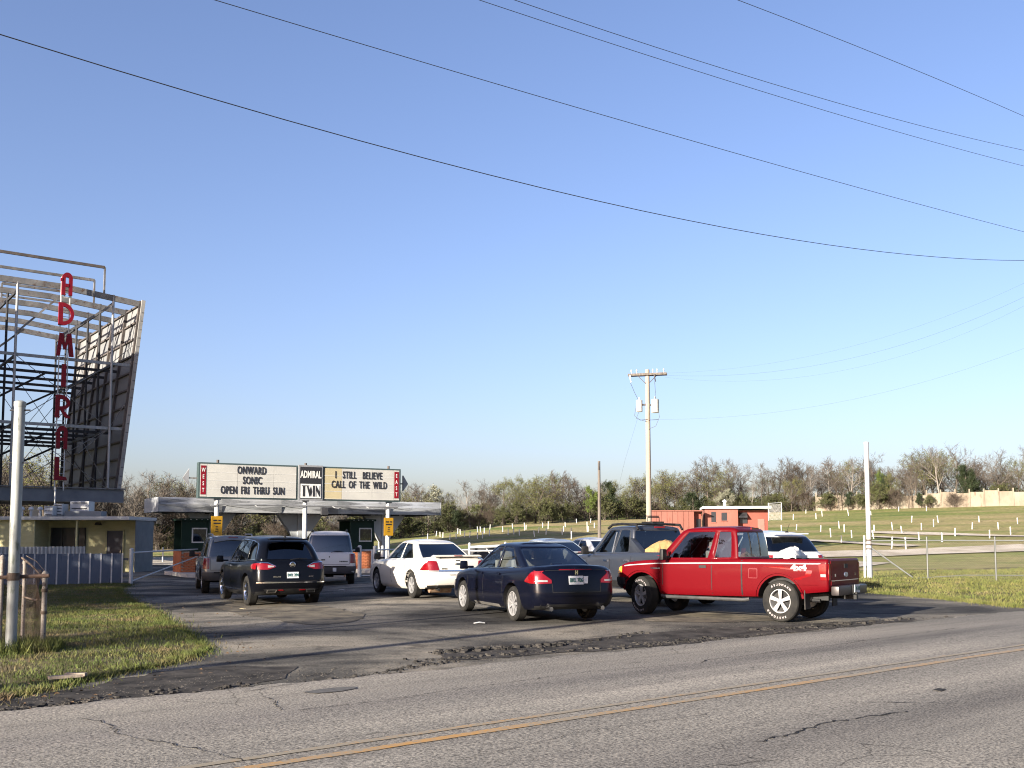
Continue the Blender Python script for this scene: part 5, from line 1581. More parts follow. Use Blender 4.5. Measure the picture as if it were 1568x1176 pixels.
# ---------------------------------------------------------------- open pipe gate
gp_ = on_ground(200, 895)
PIPE = worn('pipe_grey_white', (.36, .375, .39), (.44, .45, .46), 4, .5, .2)
ge = Vector((gx(306, 46.0), 46.0, 0)) - Vector((gp_.x, gp_.y, 0))
e = empty('pipe_gate', (gp_.x, gp_.y, T(gp_.x, gp_.y)), math.atan2(ge.y, ge.x))
tag(e, 'open swing gate of grey pipe at the right end of the metal fence', 'gate')
L = ge.length
m = MB(); m.tube([(0, 0, -.3), (0, 0, 1.30)], .07, 14); m.lathe([(.08, 1.28), (.085, 1.32), (0, 1.36)], 14); m.build('gate_post', PIPE, e, smooth=True)
m = MB(); m.tube([(.12, 0, .06), (.12, 0, 1.28)], .03, 10); m.build('hinge_upright', PIPE, e, smooth=True)
m = MB(); m.tube([(.05, 0, 1.18), (L, 0, 1.22)], .032, 10); m.build('top_pipe', PIPE, e, smooth=True)
m = MB(); m.tube([(.12, 0, .12), (L * .98, 0, .90)], .028, 10); m.build('brace_pipe', PIPE, e, smooth=True)
m = MB(); m.tube([(L * .97, 0, .85), (L * .97, 0, 1.22)], .03, 10); m.build('end_upright', PIPE, e, smooth=True)
# ---------------------------------------------------------------- far pipe rail in the yard
e = empty('yard_rail', (gx(212, 66), 66, T(gx(212, 66), 66)))
tag(e, 'low post-and-rail fence in the gravel yard beyond the open gate', 'fence')
for px in (196, 213, 232, 250, 270, 290):
    x = gx(px, 66) - gx(212, 66)
    m = MB(); m.tube([(x, 0, -.3), (x, 0, .98)], .045, 8); m.build('rail_post', PIPE, e, smooth=True)
m = MB(); m.tube([(-1.2, -.05, .78), (4.4, -.05, .76)], .03, 8); m.build('rail', PIPE, e, smooth=True)

# ---------------------------------------------------------------- yellow building
BY = 49.5
bx = lambda px, Y=BY: gx(px, Y)
e = empty('office_building', (bx(110), BY, T(bx(110), BY)))
tag(e, 'low pale yellow flat-roofed building with a dark recessed porch', 'building')
X = lambda px: bx(px) - bx(110)
zf, H_ = 0.0, 2.62
m = MB(); m.bbox((X(-260), 0, zf), (X(53), 3.4, H_)); m.build('wall', YELLOW_W, e)
m = MB(); m.bbox((X(53), 1.5, zf), (X(196), 3.4, H_)); m.build('porch_wall', YELLOW_W, e)
m = MB(); m.bbox((X(196) + .001, 0.9, zf), (X(197), 3.4, H_)); m.build('shaded_side_wall', GREYBLUE, e)  # shade on the end wall is put into this grey colour
m = MB(); m.bbox((X(-264), -.22, H_), (X(199), 3.6, H_ + .05)); m.bbox((X(-264), -.24, H_ + .05), (X(199.5), 3.62, H_ + .17)); m.build('roof', WHITE, e)
m = MB(); m.bbox((X(115.5), 0.0, zf), (X(118), .12, H_)); m.build('porch_post', YELLOW_W, e)
m = MB(); m.bbox((X(58), 1.42, .25), (X(112), 1.5, 2.25)); w = m.build('porch_window', DARKIN, e)
for px in (58, 75, 99, 110):
    m = MB(); m.bbox((X(px), 1.36, .25), (X(px + 1.6), 1.42, 2.25)); m.build('mullion', mat('mullion_dark', (.04, .035, .025), .6), w)
m = MB(); m.bbox((X(146), 1.44, 0), (X(171), 1.5, 2.1)); dr = m.build('door', mat('door_navy', (.012, .015, .028), .4), e)
m = MB(); m.bbox((X(144.5), 1.40, 0), (X(146), 1.5, 2.14)); m.bbox((X(171), 1.40, 0), (X(172.5), 1.5, 2.14)); m.bbox((X(146), 1.40, 2.1), (X(171), 1.5, 2.14)); m.build('door_frame', YELLOW_W, dr)
m = MB(); m.tube([(X(168), 1.40, .95), (X(168), 1.40, 1.1)], .02, 6); m.build('door_handle', CHROME, dr)
for px, z, y in ((133, 2.45, 1.3),):
    m = MB(); m.box((X(px), y, z), (.3, .25, .14), taper=.7); m.build('wall_lamp', STEEL_D, e, bevel=.02)
m = MB(); m.tube([(X(53), -.05, 0), (X(53), -.05, H_)], .04, 8); m.build('downpipe', YELLOW_W, e)
# plant on the roof
def roof_box(name, label, px0, px1, y0, y1, Y, m_, cat, parts=0):
    z1 = at_depth(0, y0, Y).z; z0 = T(bx(110), BY) + H_ + .17
    x0, x1 = gx(px0, Y), gx(px1, Y)
    r = empty(name, ((x0 + x1) / 2, Y, z0)); tag(r, label, cat)
    w_, h_ = x1 - x0, z1 - z0
    m = MB(); m.box((0, 0, h_ * .55), (w_, .7, h_ * .9)); m.build('casing', m_, r, bevel=.02)
    m = MB()
    for s in (-1, 1): m.box((s * w_ * .38, 0, h_ * .05), (.08, .7, h_ * .1))
    m.build('feet', STEEL_D, r)
    for k in range(parts):
        m = MB(); m.box((0, -.36, h_ * (.2 + .7 * k / max(1, parts - 1))), (w_ * .8, .02, h_ * .05)); m.build('louvre', STEEL_D, r)
    return r
LGREY = worn('unit_grey', (.42, .42, .40), (.52, .52, .50), 2, .6)
roof_box('roof_unit', 'small white cooling unit on the yellow building roof, left of the others', 71, 84, 775, 789, 50.4, WHITE, 'roof unit', 3)
roof_box('roof_unit', 'grey cooling unit beside the white one on the yellow building roof', 85, 99, 772, 789, 50.9, LGREY, 'roof unit', 4)
roof_box('roof_unit', 'wide pale unit on the yellow building roof under the tower beam', 110, 139, 768, 789, 51.4, LGREY, 'roof unit', 3)
roof_box('roof_plinth', 'long low grey plinth on the yellow building roof', 102, 158, 783, 790, 50.6, GREYBLUE, 'roof unit')
for px, Y in ((32, 51), (46, 51.3), (60, 51)):
    r = empty('roof_vent', (gx(px, Y), Y, T(bx(110), BY) + H_ + .17)); tag(r, {32: 'small pale roof vent just right of the steel gate pole', 46: 'middle of three small roof vents on the yellow building', 60: 'small roof vent next to the white cooling unit'}[px], 'roof vent', 'small vents on the yellow building roof')
    m = MB(); m.tube([(0, 0, 0), (0, 0, .42)], .07, 8); m.build('pipe', LGREY, r, smooth=True)
    m = MB(); m.lathe([(.12, .36), (.14, .42), (.08, .52), (0, .54)], 12); m.build('cowl', WHITE, r, smooth=True)
r = empty('roof_mast', (gx(82, 50.6), 50.6, T(bx(110), BY) + H_ + .17)); tag(r, 'thin upright pipe mast rising from the yellow building roof', 'mast')
m = MB(); m.tube([(0, 0, 0), (0, 0, 1.5)], .035, 8); m.build('pipe', WHITE, r, smooth=True); m = MB(); m.box((0, 0, .04), (.25, .25, .08)); m.build('base', STEEL_D, r)

# ---------------------------------------------------------------- screen tower
TR = R(36.87)
OT = Vector((-23.55, 59.2, 0))
tw = empty('screen_tower', (OT.x, OT.y, T(OT.x, OT.y)), TR)
tag(tw, 'tall open steel tower carrying the ribbed backs of two huge outdoor screens', 'tower')
LEAN, ZB, ZT, DEP = 1.15, 4.3, 15.9, 14.6
XL = -10.0
def sx(z): return LEAN * (z - ZB) / (ZT - ZB)
NF = 6
ys = [DEP * k / (NF - 1) for k in range(NF)]
PANEL = worn('screen_panel', (0.12, 0.125, 0.13), (0.18, 0.18, 0.175), .5, .7, sc=(1, 1, .4))
RIB = worn('screen_rib', (0.055, 0.05, 0.05), (0.10, 0.085, 0.075), 2, .7, .2)
rows = 11
for side, base, sg in (('r', 0.0, 1), ('l', XL, -1)):
    S_ = empty('screen', (0, 0, 0), 0, tw)
    zs = [ZB + (ZT - ZB) * k / rows for k in range(rows + 1)]
    ys = ([] if sg > 0 else [-DEP / 5]) + [DEP * k / (NF - 1) for k in range(NF)]  # unseen left screen gets an extra bay, added to widen its shade
    for j in range(len(ys) - 1):
        for k in range(rows):
            za, zb_ = zs[k] + .03, zs[k + 1] - .03
            y0, y1 = ys[j] + .05, ys[j + 1] - .05
            m = MB()
            t = .05 * sg
            a0, a1 = base + sg * sx(za), base + sg * sx(zb_)
            vs = [(a0, y0, za), (a0, y1, za), (a1, y1, zb_), (a1, y0, zb_), (a0 + t, y0, za), (a0 + t, y1, za), (a1 + t, y1, zb_), (a1 + t, y0, zb_)]
            m.add(vs, [(0, 1, 2, 3), (7, 6, 5, 4), (0, 4, 5, 1), (1, 5, 6, 2), (2, 6, 7, 3), (3, 7, 4, 0)])
            m.build('panel', PANEL, S_)
    for j in range(len(ys)):
        m = MB(); m.bar((base - sg * .06, ys[j], ZB - .3), (base + sg * sx(ZT + .2) - sg * .06, ys[j], ZT + .2), .16, .22, up=(1, 0, 0)); m.build('rib_post', RIB, S_)
    for z in zs:
        m = MB(); m.bar((base + sg * sx(z) - sg * .05, ys[0], z), (base + sg * sx(z) - sg * .05, DEP, z), .14, .10); m.build('rib_rail', RIB, S_)
    for y in (ys[0] - .1, DEP + .1):
        m = MB(); m.bar((base + sg * .06, y, ZB - .3), (base + sg * (sx(ZT + .25) + .06), y, ZT + .25), .22, .12, up=(0, 1, 0)); m.build('edge_channel', worn('edge_grey', (.20, .2, .19), (.27, .265, .25), 1, .7), S_)
    for k in range(2 * rows):
        z = ZB + (ZT - ZB) * k / (2 * rows)
        if sg > 0:
            m = MB(); m.box((base + sx(z) + .1, -.13, z), (.16, .07, .07)); m.build('bolt', STEEL, S_)
ys = [DEP * k / (NF - 1) for k in range(NF)]
POSTS = [-.5, -5.75, -9.5]
def roofz(x):
    c = XL / 2
    return ZT + .35 * (1 - abs((x - c) / (c)) ** 1.0) * 1.9
for j in range(NF):
    m = MB()
    y = ys[j]
    pts = [LEAN - .05, -3.4, -6.6, XL - LEAN + .05]
    for a, b in zip(pts, pts[1:]):
        za, zb_ = ZT + (.42 if a in (-3.4, -6.6) else 0), ZT + (.42 if b in (-3.4, -6.6) else 0)
        m.bar((a, y, za), (b, y, zb_), .13, .34)
    m.build('top_chord', STEEL, tw)
    for x in POSTS:
        m = MB(); m.tube([(x, y, 3.8), (x, y, ZT + .35)], .075 if j == 0 else .07, 8); m.build('upright', GALV if j == 0 else STEEL_D, tw, smooth=True)
    for z in (8.2, 12.1):
        m = MB(); m.bar((sx(z) - .1, y + .1, z), (XL - sx(z) + .1, y + .1, z), .10, .17); m.build('girt', GALV if j == 0 else STEEL_D, tw)
m = MB()
for j in range(NF - 1):
    pass
for j, m_, w_, lst in ((0, STEEL, .11, ((-5.75, 13.3, -3.3, 15.95), (-3.4, 13.4, -.6, 15.6), (-9.5, 13.3, -6.7, 15.95))), (2, STEEL_D, .13, ((-5.75, 10.2, -3.0, 12.0), (-9.5, 10.2, -5.9, 12.0), (-5.75, 6.5, -3.0, 8.1), (-9.5, 6.5, -5.9, 8.1))), (4, STEEL_D, .13, ((-3.0, 10.6, -.6, 12.0), (-3.0, 6.8, -.6, 8.1), (-5.75, 13.4, -3.2, 15.8)))):
    for x0, z0_, x1, z1_ in lst:
        m = MB(); m.bar((x0, ys[j] - .08, z0_), (x1, ys[j] - .08, z1_), w_, w_); m.build('knee_brace', m_, tw)
for z in (ZT - .05, 12.1, 8.2, 4.4):
    for x in (-.5, -5.75):
        m = MB(); m.bar((x, 0, z - .12), (x, DEP, z - .12), .10, .14); m.build('long_rail', STEEL_D, tw)
for x0, z0_, x1, z1_ in ((-.5, 4.6, -5.75, 8.2), (-.5, 8.2, -5.75, 4.6), (-.5, 8.2, -5.75, 12.1), (-.5, 12.1, -5.75, 8.2), (-.5, 12.1, 1.0, 13.6), (-.5, 8.2, .4, 9.8), (-.5, 8.2, -2.2, 6.6), (-.5, 4.7, -2.0, 7.4), (-5.75, 12.1, -9.5, 8.2), (-5.75, 8.2, -9.5, 4.6)):
    m = MB(); m.tube([(x0, .12, z0_), (x1, .12, z1_)], .022, 5); m.build('tie_rod', STEEL, tw)
for j in (1, 3, 5):
    for x0, z0_, x1, z1_ in ((-.5, 4.6, -5.75, 12.1), (-5.75, 4.6, -.5, 12.1), (-5.75, 12.1, -9.5, 4.6)):
        m = MB(); m.tube([(x0, ys[j], z0_), (x1, ys[j], z1_)], .018, 4); m.build('tie_rod', STEEL_D, tw)
# sign frames standing on top of the front bays
for j, x0, x1, z1_, dz in ((0, -7.2, -1.05, 17.85, 0), (1, -8.6, -.9, 17.7, 0), (2, -5.6, -1.6, 17.4, 0)):
    m = MB(); m.bar((x0, ys[j], z1_), (x1, ys[j], z1_), .10, .16); m.build('sign_frame_rail', RIB if j == 0 else STEEL, tw)
    for x in (x0, x1):
        m = MB(); m.bar((x, ys[j], ZT + .1), (x, ys[j], z1_), .10, .10); m.build('sign_frame_post', STEEL, tw)
    if j: 
        m = MB(); m.bar((x0, ys[j], z1_ - .75), (x1, ys[j], z1_ - .75), .08, .12); m.build('sign_frame_rail', STEEL, tw)
m = MB(); m.bar((XL, -.15, 4.15), (.35, -.15, 4.15), .30, .75); m.build('base_girder', worn('girder_grey', (.11, .12, .135), (.16, .17, .185), 1, .6, .2), tw)
m = MB(); m.bar((XL, -.28, 4.58), (.4, -.28, 4.58), .34, .07); m.build('walkway_edge', STEEL, tw)
COLM = worn('column_grey', (.24, .26, .28), (.32, .33, .35), 1, .6, .1)
for x, y in ((-1.55, 0), (-6.5, 0), (-1.55, 7), (-6.5, 7), (-1.55, DEP), (-6.5, DEP), (XL + .8, 0), (XL + .8, 7), (XL + .8, DEP)):
    m = MB(); m.bbox((x - .2, y - .2, -.2), (x + .2, y + .2, 3.9)); m.build('column', COLM, tw)
for y in ys[1:]:
    m = MB(); m.bar((XL, y, 4.2), (.3, y, 4.2), .2, .4); m.build('floor_beam', STEEL_D, tw)
# mast and red letters
ma = empty('letter_sign', tuple(tw.matrix_basis @ Vector((-3.25, -.55, 3.8))), TR)
tag(ma, 'vertical sign of tall red capital letters on the front of the tower', 'sign')
ma.location = OT + Vector((math.cos(TR) * -3.25 + math.sin(TR) * .55, math.sin(TR) * -3.25 - math.cos(TR) * .55, 4.2 + T(OT.x, OT.y)))
zoff = 4.2
for x in (-.28, .20):
    m = MB(); m.bar((x, .12, .2), (x, .12, 12.6), .055); m.build('mast_rail', WHITE, ma)
for k in range(32):
    m = MB(); m.bar((-.28, .12, .4 + k * .38), (.20, .12, .4 + k * .38), .03); m.build('mast_rung', WHITE, ma)
for z in (.6, 4.0, 7.9, 11.6):
    m = MB(); m.bar((-.04, .12, z), (-.04, .5, z), .06); m.build('mast_bracket', STEEL, ma)
def strokes(ch):
    arc = lambda cx, cz, rx, rz, a0, a1, t, n=10: [(cx + rx * math.cos(a), cz + rz * math.sin(a)) for a in np.linspace(a0, a1, n)] + [(cx + (rx - t) * math.cos(a), cz + (rz - t * .7) * math.sin(a)) for a in np.linspace(a1, a0, n)]
    if ch == 'A': return [[(.08, 0), (.36, 0), (.36, .78), (.08, .78)], [(.64, 0), (.92, 0), (.92, .78), (.64, .78)], arc(.5, .74, .42, .26, 0, math.pi, .28), [(-.02, .60), (.12, .60), (.12, .72), (-.02, .72)], [(.36, .36), (.64, .36), (.64, .5), (.36, .5)]]
    if ch == 'D': return [[(-.1, 0), (.24, 0), (.24, 1), (-.1, 1)], arc(.2, .5, .92, .5, -math.pi / 2, math.pi / 2, .24, 16)]
    if ch == 'M': return [[(-.2, 0), (.1, 0), (.34, 1), (.04, 1)], [(.04, 1), (.34, 1), (.54, .35), (.40, .28)], [(.66, 1), (.96, 1), (.54, .28), (.40, .35)], [(.66, 1), (.96, 1), (1.2, 0), (.86, 0)]]
    if ch == 'I': return [[(.3, 0), (.66, 0), (.66, 1), (.3, 1)]]
    if ch == 'R': return [[(-.1, 0), (.24, 0), (.24, 1), (-.1, 1)], arc(.2, .66, .86, .34, -math.pi / 2, math.pi / 2, .25, 14), [(.24, .38), (.48, .38), (1.12, 0), (.74, 0)]]
    if ch == 'L': return [[(.0, 0), (.36, 0), (.36, 1), (.0, 1)], [(.36, 0), (1.0, 0), (.92, .14), (.36, .18)]]
for k, ch in enumerate('ADMIRAL'):
    z0_ = 15.72 - 1.79 * k - zoff
    m = MB()
    wd = .68
    for pi, poly in enumerate(strokes(ch)):
        m.plate([((x - .5) * wd, z0_ + z * 1.33) for x, z in poly], -.08 - .004 * pi, .06)
    m.build('letter', RED, ma)

# ---------------------------------------------------------------- canopy, pillars, booths
CA = R(31)
cp = at_depth(243, 783, 44.3)
can = empty('entrance_canopy', (cp.x, cp.y, T(cp.x, cp.y)), CA)
tag(can, 'long flat galvanised metal canopy over the entrance lanes', 'canopy')
CL, CD = 14.0, 3.0
cz0, cz1 = 2.90, 3.55
TIN = worn('canopy_tin', (0.30, 0.315, 0.33), (0.46, 0.475, 0.49), 1.1, .4, .35, sc=(.5, 1, 2.2), c3=(.2, .21, .23))
segs = 5
for k in range(segs):
    x0, x1 = CL * k / segs + .006, CL * (k + 1) / segs - .006
    m = MB()
    zm = (cz0 + cz1) / 2 + .02
    m.add([(x0, 0, cz0), (x1, 0, cz0), (x1, -.05, zm), (x0, -.05, zm), (x0, .01, cz1), (x1, .01, cz1), (x0, .03, cz0), (x1, .03, cz0), (x0, .03, cz1), (x1, .03, cz1)],
          [(0, 1, 3, 2), (2, 3, 5, 4), (4, 5, 9, 8), (0, 6, 7, 1), (6, 8, 9, 7), (0, 2, 4, 8, 6), (1, 7, 9, 5, 3)])
    m.build('fascia_panel', TIN, can)
for x in (-.03, CL + .03):
    m = MB(); m.bbox((x - .02, .0, cz0), (x + .02, CD, cz1)); m.build('end_panel', TIN, can)
m = MB(); m.bbox((0, CD - .03, cz0), (CL, CD, cz1)); m.build('back_panel', TIN, can)
m = MB(); m.bbox((.0, .035, cz1 - .06), (CL, CD - .04, cz1 - .02)); m.build('roof_deck', GALV, can)
m = MB(); m.bbox((.0, .035, cz0 + .06), (CL, CD - .04, cz0 + .1)); m.build('soffit', worn('soffit_grey', (.16, .17, .18), (.22, .23, .24), 1, .8), can)
for k in range(9):
    m = MB(); m.bbox((CL * (k + .5) / 9 - .05, .05, cz0 - .06), (CL * (k + .5) / 9 + .05, CD - .05, cz0 + .05)); m.build('soffit_joist', STEEL_D, can)
PIL = worn('pillar_grey', (.34, .36, .37), (.44, .46, .47), 1.2, .7)
for x in (2.6, 6.9, 11.35):
    m = MB(); m.bbox((x - .16, 1.0, 0), (x + .16, 1.5, cz0 + .05)); m.build('pillar', PIL, can)
    for s in (-1, 1):
        m = MB(); m.add([(x + s * .16, 1.05, cz0 - .02), (x + s * 1.15, 1.05, cz0 - .02), (x + s * .16, 1.05, 1.5), (x + s * .16, 1.42, cz0 - .02), (x + s * 1.15, 1.42, cz0 - .02), (x + s * .16, 1.42, 1.5)],
                        [(0, 1, 2), (5, 4, 3), (0, 3, 4, 1), (1, 4, 5, 2), (2, 5, 3, 0)]); m.build('bracket', PIL, can)
def world_of(root, v):
    c, s = math.cos(root.rotation_euler.z), math.sin(root.rotation_euler.z)
    return Vector((root.location.x + v[0] * c - v[1] * s, root.location.y + v[0] * s + v[1] * c, root.location.z + v[2]))
def booth(x, label, label_i, w=1.25):
    q = world_of(can, (x, 1.1, 0)); q.z = T(q.x, q.y)
    isl = empty('kerb_island', q, CA); tag(isl, label_i, 'kerb')
    m = MB(); n = 14
    poly = [(-.75 + .45 * math.cos(t), -1.9 + .45 * math.sin(t)) for t in np.linspace(math.pi, 2 * math.pi, n)]
    poly = [(-.75, 2.2)] + [(.0 + .75 * math.cos(t), -1.9 + .75 * math.sin(t)) for t in np.linspace(math.pi, 2 * math.pi, n)] + [(.75, 2.2)]
    m.prism(poly, -.1, .17); m.build('kerb', CONC, isl, bevel=.03)
    bt = empty('ticket_booth', q + Vector((0, 0, .17)), CA); tag(bt, label, 'booth')
    h = 2.35
    # body with a real window opening
    b0 = .95
    m = MB(); m.bbox((-w / 2, -.6, b0), (w / 2, .9, b0 + .06)); m.build('counter', GREEN, bt)
    for sx_ in (-1, 1):
        for sy in (-.57, .87):
            m = MB(); m.box((sx_ * (w / 2 - .05), sy, (b0 + h) / 2), (.1, .1, h - b0)); m.build('corner_post', GREEN, bt)
    m = MB(); m.bbox((-w / 2 + .1, .82, b0 + .06), (w / 2 - .1, .88, h)); m.build('back_wall', GREEN, bt)
    m = MB(); m.bbox((-w / 2 + .1, -.6, b0 + .06), (w / 2 - .1, -.54, 1.35)); m.bbox((-w / 2 + .1, -.6, 2.0), (w / 2 - .1, -.54, h)); m.bbox((-w / 2 + .1, -.6, 1.35), (-.15, -.54, 2.0)); m.build('front_wall', GREEN, bt)
    m = MB(); m.bbox((-.15, -.575, 1.35), (w / 2 - .1, -.565, 2.0)); pane = m.build('window', G_TINT, bt)
    m = MB()
    for a, b in (((-.17, -.61, 1.33), (-.11, -.53, 2.02)), ((w / 2 - .14, -.61, 1.33), (w / 2 - .08, -.53, 2.02)), ((-.11, -.61, 1.33), (w / 2 - .14, -.53, 1.39)), ((-.11, -.61, 1.96), (w / 2 - .14, -.53, 2.02))): m.bbox(a, b)
    m.build('window_frame', LGREY, pane)
    m = MB(); m.bbox((-w / 2 - .08, -.72, h), (w / 2 + .08, 1.0, h + .1)); m.build('roof', GREEN, bt)
    for k in range(5):
        m = MB(); m.lathe([(0, -.02), (.035, -.01), (.035, .01), (0, .02)], 8, 'Z', (-.5 + k * .25, -.735, h + .05)); m.build('roof_bulb', WHITE, bt)
    # brick base, laid course by course
    bw, bh = .23, .075
    bme = MB(); bme.box((0, 0, 0), (bw - .012, .1, bh - .012)); bme = bme.mesh('brick', BRICK)
    core = MB(); core.bbox((-w / 2 + .02, -.56, 0), (w / 2 - .02, .86, b0)); core.build('mortar_core', worn('mortar', (.4, .36, .3), (.46, .42, .36), 6, .95), bt)
    for r_ in range(int(b0 / bh)):
        for k in range(int(w / bw) + 1):
            x_ = -w / 2 + bw / 2 + k * bw - (bw / 2 if r_ % 2 else 0)
            if x_ + bw / 2 > w / 2 + .03 or x_ - bw / 2 < -w / 2 - .03: continue
            link_mesh('brick', bme, bt, (x_, -.58, bh / 2 + r_ * bh))
    sd = MB(); sd.bbox((-w / 2 - .02, -.62, 0), (-w / 2 + .02, .88, b0)); sd.bbox((w / 2 - .02, -.62, 0), (w / 2 + .02, .88, b0)); sd.build('side_brickwork', BRICK, bt)
    return bt
booth(1.75, 'green ticket booth on brick base under the left end of the canopy', 'white concrete kerb island under the left ticket booth')
booth(9.9, 'dark ticket booth on brick base under the right end of the canopy', 'white concrete kerb island under the right ticket booth')
# ---------------------------------------------------------------- marquee
MA = R(29)
mc = Vector((gx(464, 45.0), 45.0, 0))
mq = empty('marquee_sign', (mc.x, mc.y, T(mc.x, mc.y)), MA)
tag(mq, 'wide white letter-board marquee sign standing above the entrance canopy', 'sign')
MW = 9.35
mz0, mz1 = 3.43, 4.98
hw = MW / 2
m = MB()
m.bbox((-hw, -.10, mz0), (hw, .28, mz1)); m.build('cabinet', FRAME, mq, bevel=.01)
def face(x0, x1, m_, z0=mz0 + .07, z1=mz1 - .07, nrow=4):
    rh = (z1 - z0) / nrow
    for k in range(nrow):
        mm = MB(); mm.bbox((x0, -.125, z0 + k * rh + .012), (x1, -.101, z0 + (k + 1) * rh - .003)); mm.build('face_panel', m_, mq)
        mm = MB(); mm.bbox((x0, -.135, z0 + k * rh - .006), (x1, -.126, z0 + k * rh + .010)); mm.build('letter_track', worn('track', (.5, .5, .48), (.44, .44, .42), 3, .5), mq)
lx0, lx1 = -hw + .36, -hw + 4.28
rx0, rx1 = hw - 3.75, hw - .36
for a, b in ((lx0, lx0 + 1.3), (lx0 + 1.31, lx0 + 2.9), (lx0 + 2.91, lx1)): face(a, b, CREAM)
face(rx0, rx0 + .82, CREAM_Y); face(rx0 + .83, rx0 + 2.3, CREAM); face(rx0 + 2.31, rx1, CREAM)
for x0, x1, word in ((-hw + .08, -hw + .35, 'WEST'), (hw - .35, hw - .08, 'EAST')):
    mm = MB(); mm.bbox((x0, -.124, mz0 + .07), (x1, -.101, mz1 - .07)); mm.build('end_panel', CREAM, mq)
    mm = MB(); mm.bbox((x0 + .015, -.134, mz0 + .16), (x1 - .035, -.125, mz1 - .14)); mm.build('red_strip', RED, mq)
    for k, ch in enumerate(word):
        text_obj('letter', ch, .25, WHITE, mq, ((x0 + x1) / 2 - .01, -.137, mz1 - .34 - k * .29), extrude=.004, bold=.004, width=.6)
def line_(txt, x, row, size=.47, ls=1.14, wd=.54, gap=.18):
    zz = mz1 - .09 - (mz1 - mz0 - .14) * (row + .5) / 3.2
    ws = []
    for word in txt.split():
        o = text_obj('word', word, size, INK, mq, (0, -.142, zz), extrude=.006, bold=.007, width=wd, spacing=ls)
        ws.append((o, (max(v.co.x for v in o.data.vertices) - min(v.co.x for v in o.data.vertices)) * wd))
    tot = sum(w for _, w in ws) + gap * (len(ws) - 1)
    c = x - tot / 2
    for o, w in ws:
        o.location.x = c + w / 2
        c += w + gap
cxl = (lx0 + lx1) / 2
line_('ONWARD', cxl - .05, 0); line_('SONIC', cxl - .02, 1); line_('OPEN FRI THRU SUN', cxl + .02, 2)
line_('I STILL BELIEVE', (rx0 + rx1) / 2 - .06, .15, gap=.32); line_('CALL OF THE WILD', (rx0 + rx1) / 2 - .02, 1.15)
# middle logo box
bx0, bx1 = lx1 + .09, rx0 - .09
m = MB(); m.bbox((bx0, -.17, mz0 - .02), (bx1, -.101, mz1 + .03)); m.build('logo_box', GALV, mq, bevel=.008)
m = MB(); m.bbox((bx0 + .07, -.182, mz0 + .06), (bx1 - .07, -.171, mz1 - .05)); m.build('logo_backing', INK, mq)
m = MB(); m.bbox((bx0 + .10, -.192, mz0 + .09), (bx1 - .10, -.183, mz0 + .73)); m.build('logo_panel', WHITE, mq)
cx = (bx0 + bx1) / 2
text_obj('logo_lettering', 'ADMIRAL', .44, worn('logo_grey', (.5, .5, .46), (.42, .42, .4), 5, .6), mq, (cx, -.19, mz1 - .41), extrude=.005, bold=.014, width=.52)
wdt = bx1 - bx0 - .3
def tw_poly(pl, x0, w_, m_=INK):
    mm = MB(); mm.plate([(x0 + x * w_, mz0 + .16 + z * .50) for x, z in pl], -.20, -.193); mm.build('logo_letter', m_, mq)
q0 = cx - wdt / 2
tw_poly([(.06, 0), (.18, 0), (.18, .94), (.40, .94), (.40, 1), (0, 1), (0, .94), (.06, .94)], q0, wdt)
tw_poly([(.28, .93), (.36, .93), (.46, .4), (.50, .6), (.46, 0), (.42, 0)], q0, wdt)
tw_poly([(.42, .55), (.50, .93), (.57, .45), (.51, 0)], q0, wdt)
tw_poly([(.61, 0), (.72, 0), (.72, 1), (.61, 1)], q0, wdt)
tw_poly([(.77, 0), (.80, 0), (.80, .55), (.98, 0), (1.01, 0), (1.01, 1), (.98, 1), (.98, .42), (.80, 1), (.77, 1)], q0, wdt)
# posts and braces
for x in (-hw + .85, .1, hw - .55):
    m = MB(); m.tube([(x, .1, -.2), (x, .1, mz0)], .10, 14); m.build('post', WHITE, mq, smooth=True)
    m = MB(); m.tube([(x, .1, mz1), (x, .1, mz1 + .14)], .06, 10); m.build('post_cap', RIB, mq, smooth=True)
    m = MB(); m.bar((x, .02, mz0 - .06), (x, .02, mz0), .30, .06); m.bar((x - .28, 0, mz0 - .30), (x + .02, 0, mz0 - .30), .06); m.build('post_bracket', GALV, mq)
m = MB(); m.tube([(-hw + .8, -.02, mz0 - .25), (hw - .1, -.02, mz0 - .25)], .035, 8); m.build('conduit', GALV, mq, smooth=True)
for x in (-2.2, 1.35, 3.0):
    m = MB(); m.tube([(x, -.06, mz0 - .27), (x + .05, -.22, mz0 - .33), (x + .24, -.25, mz0 - .36)], .028, 6); m.build('spot_lamp', GALV, mq)
m = MB(); m.box((.98, .0, mz0 - .5), (.3, .2, .32)); m.build('junction_box', STEEL_D, mq, bevel=.01)
for s, x in ((-1, -hw - .35), (1, hw + .22)):
    m = MB(); m.add([(x - .25 * s * -1, .1, 4.3), (x, .1, 4.7), (x, .1, 3.95), (x - .25 * s * -1, .25, 4.3), (x, .25, 4.7), (x, .25, 3.95)], [(0, 1, 2), (5, 4, 3), (0, 3, 4, 1), (1, 4, 5, 2), (2, 5, 3, 0)]); m.build('side_horn', GALV, mq)
    m = MB(); m.bar((s * hw, .15, 4.3), (x, .15, 4.3), .06); m.build('horn_arm', STEEL, mq)
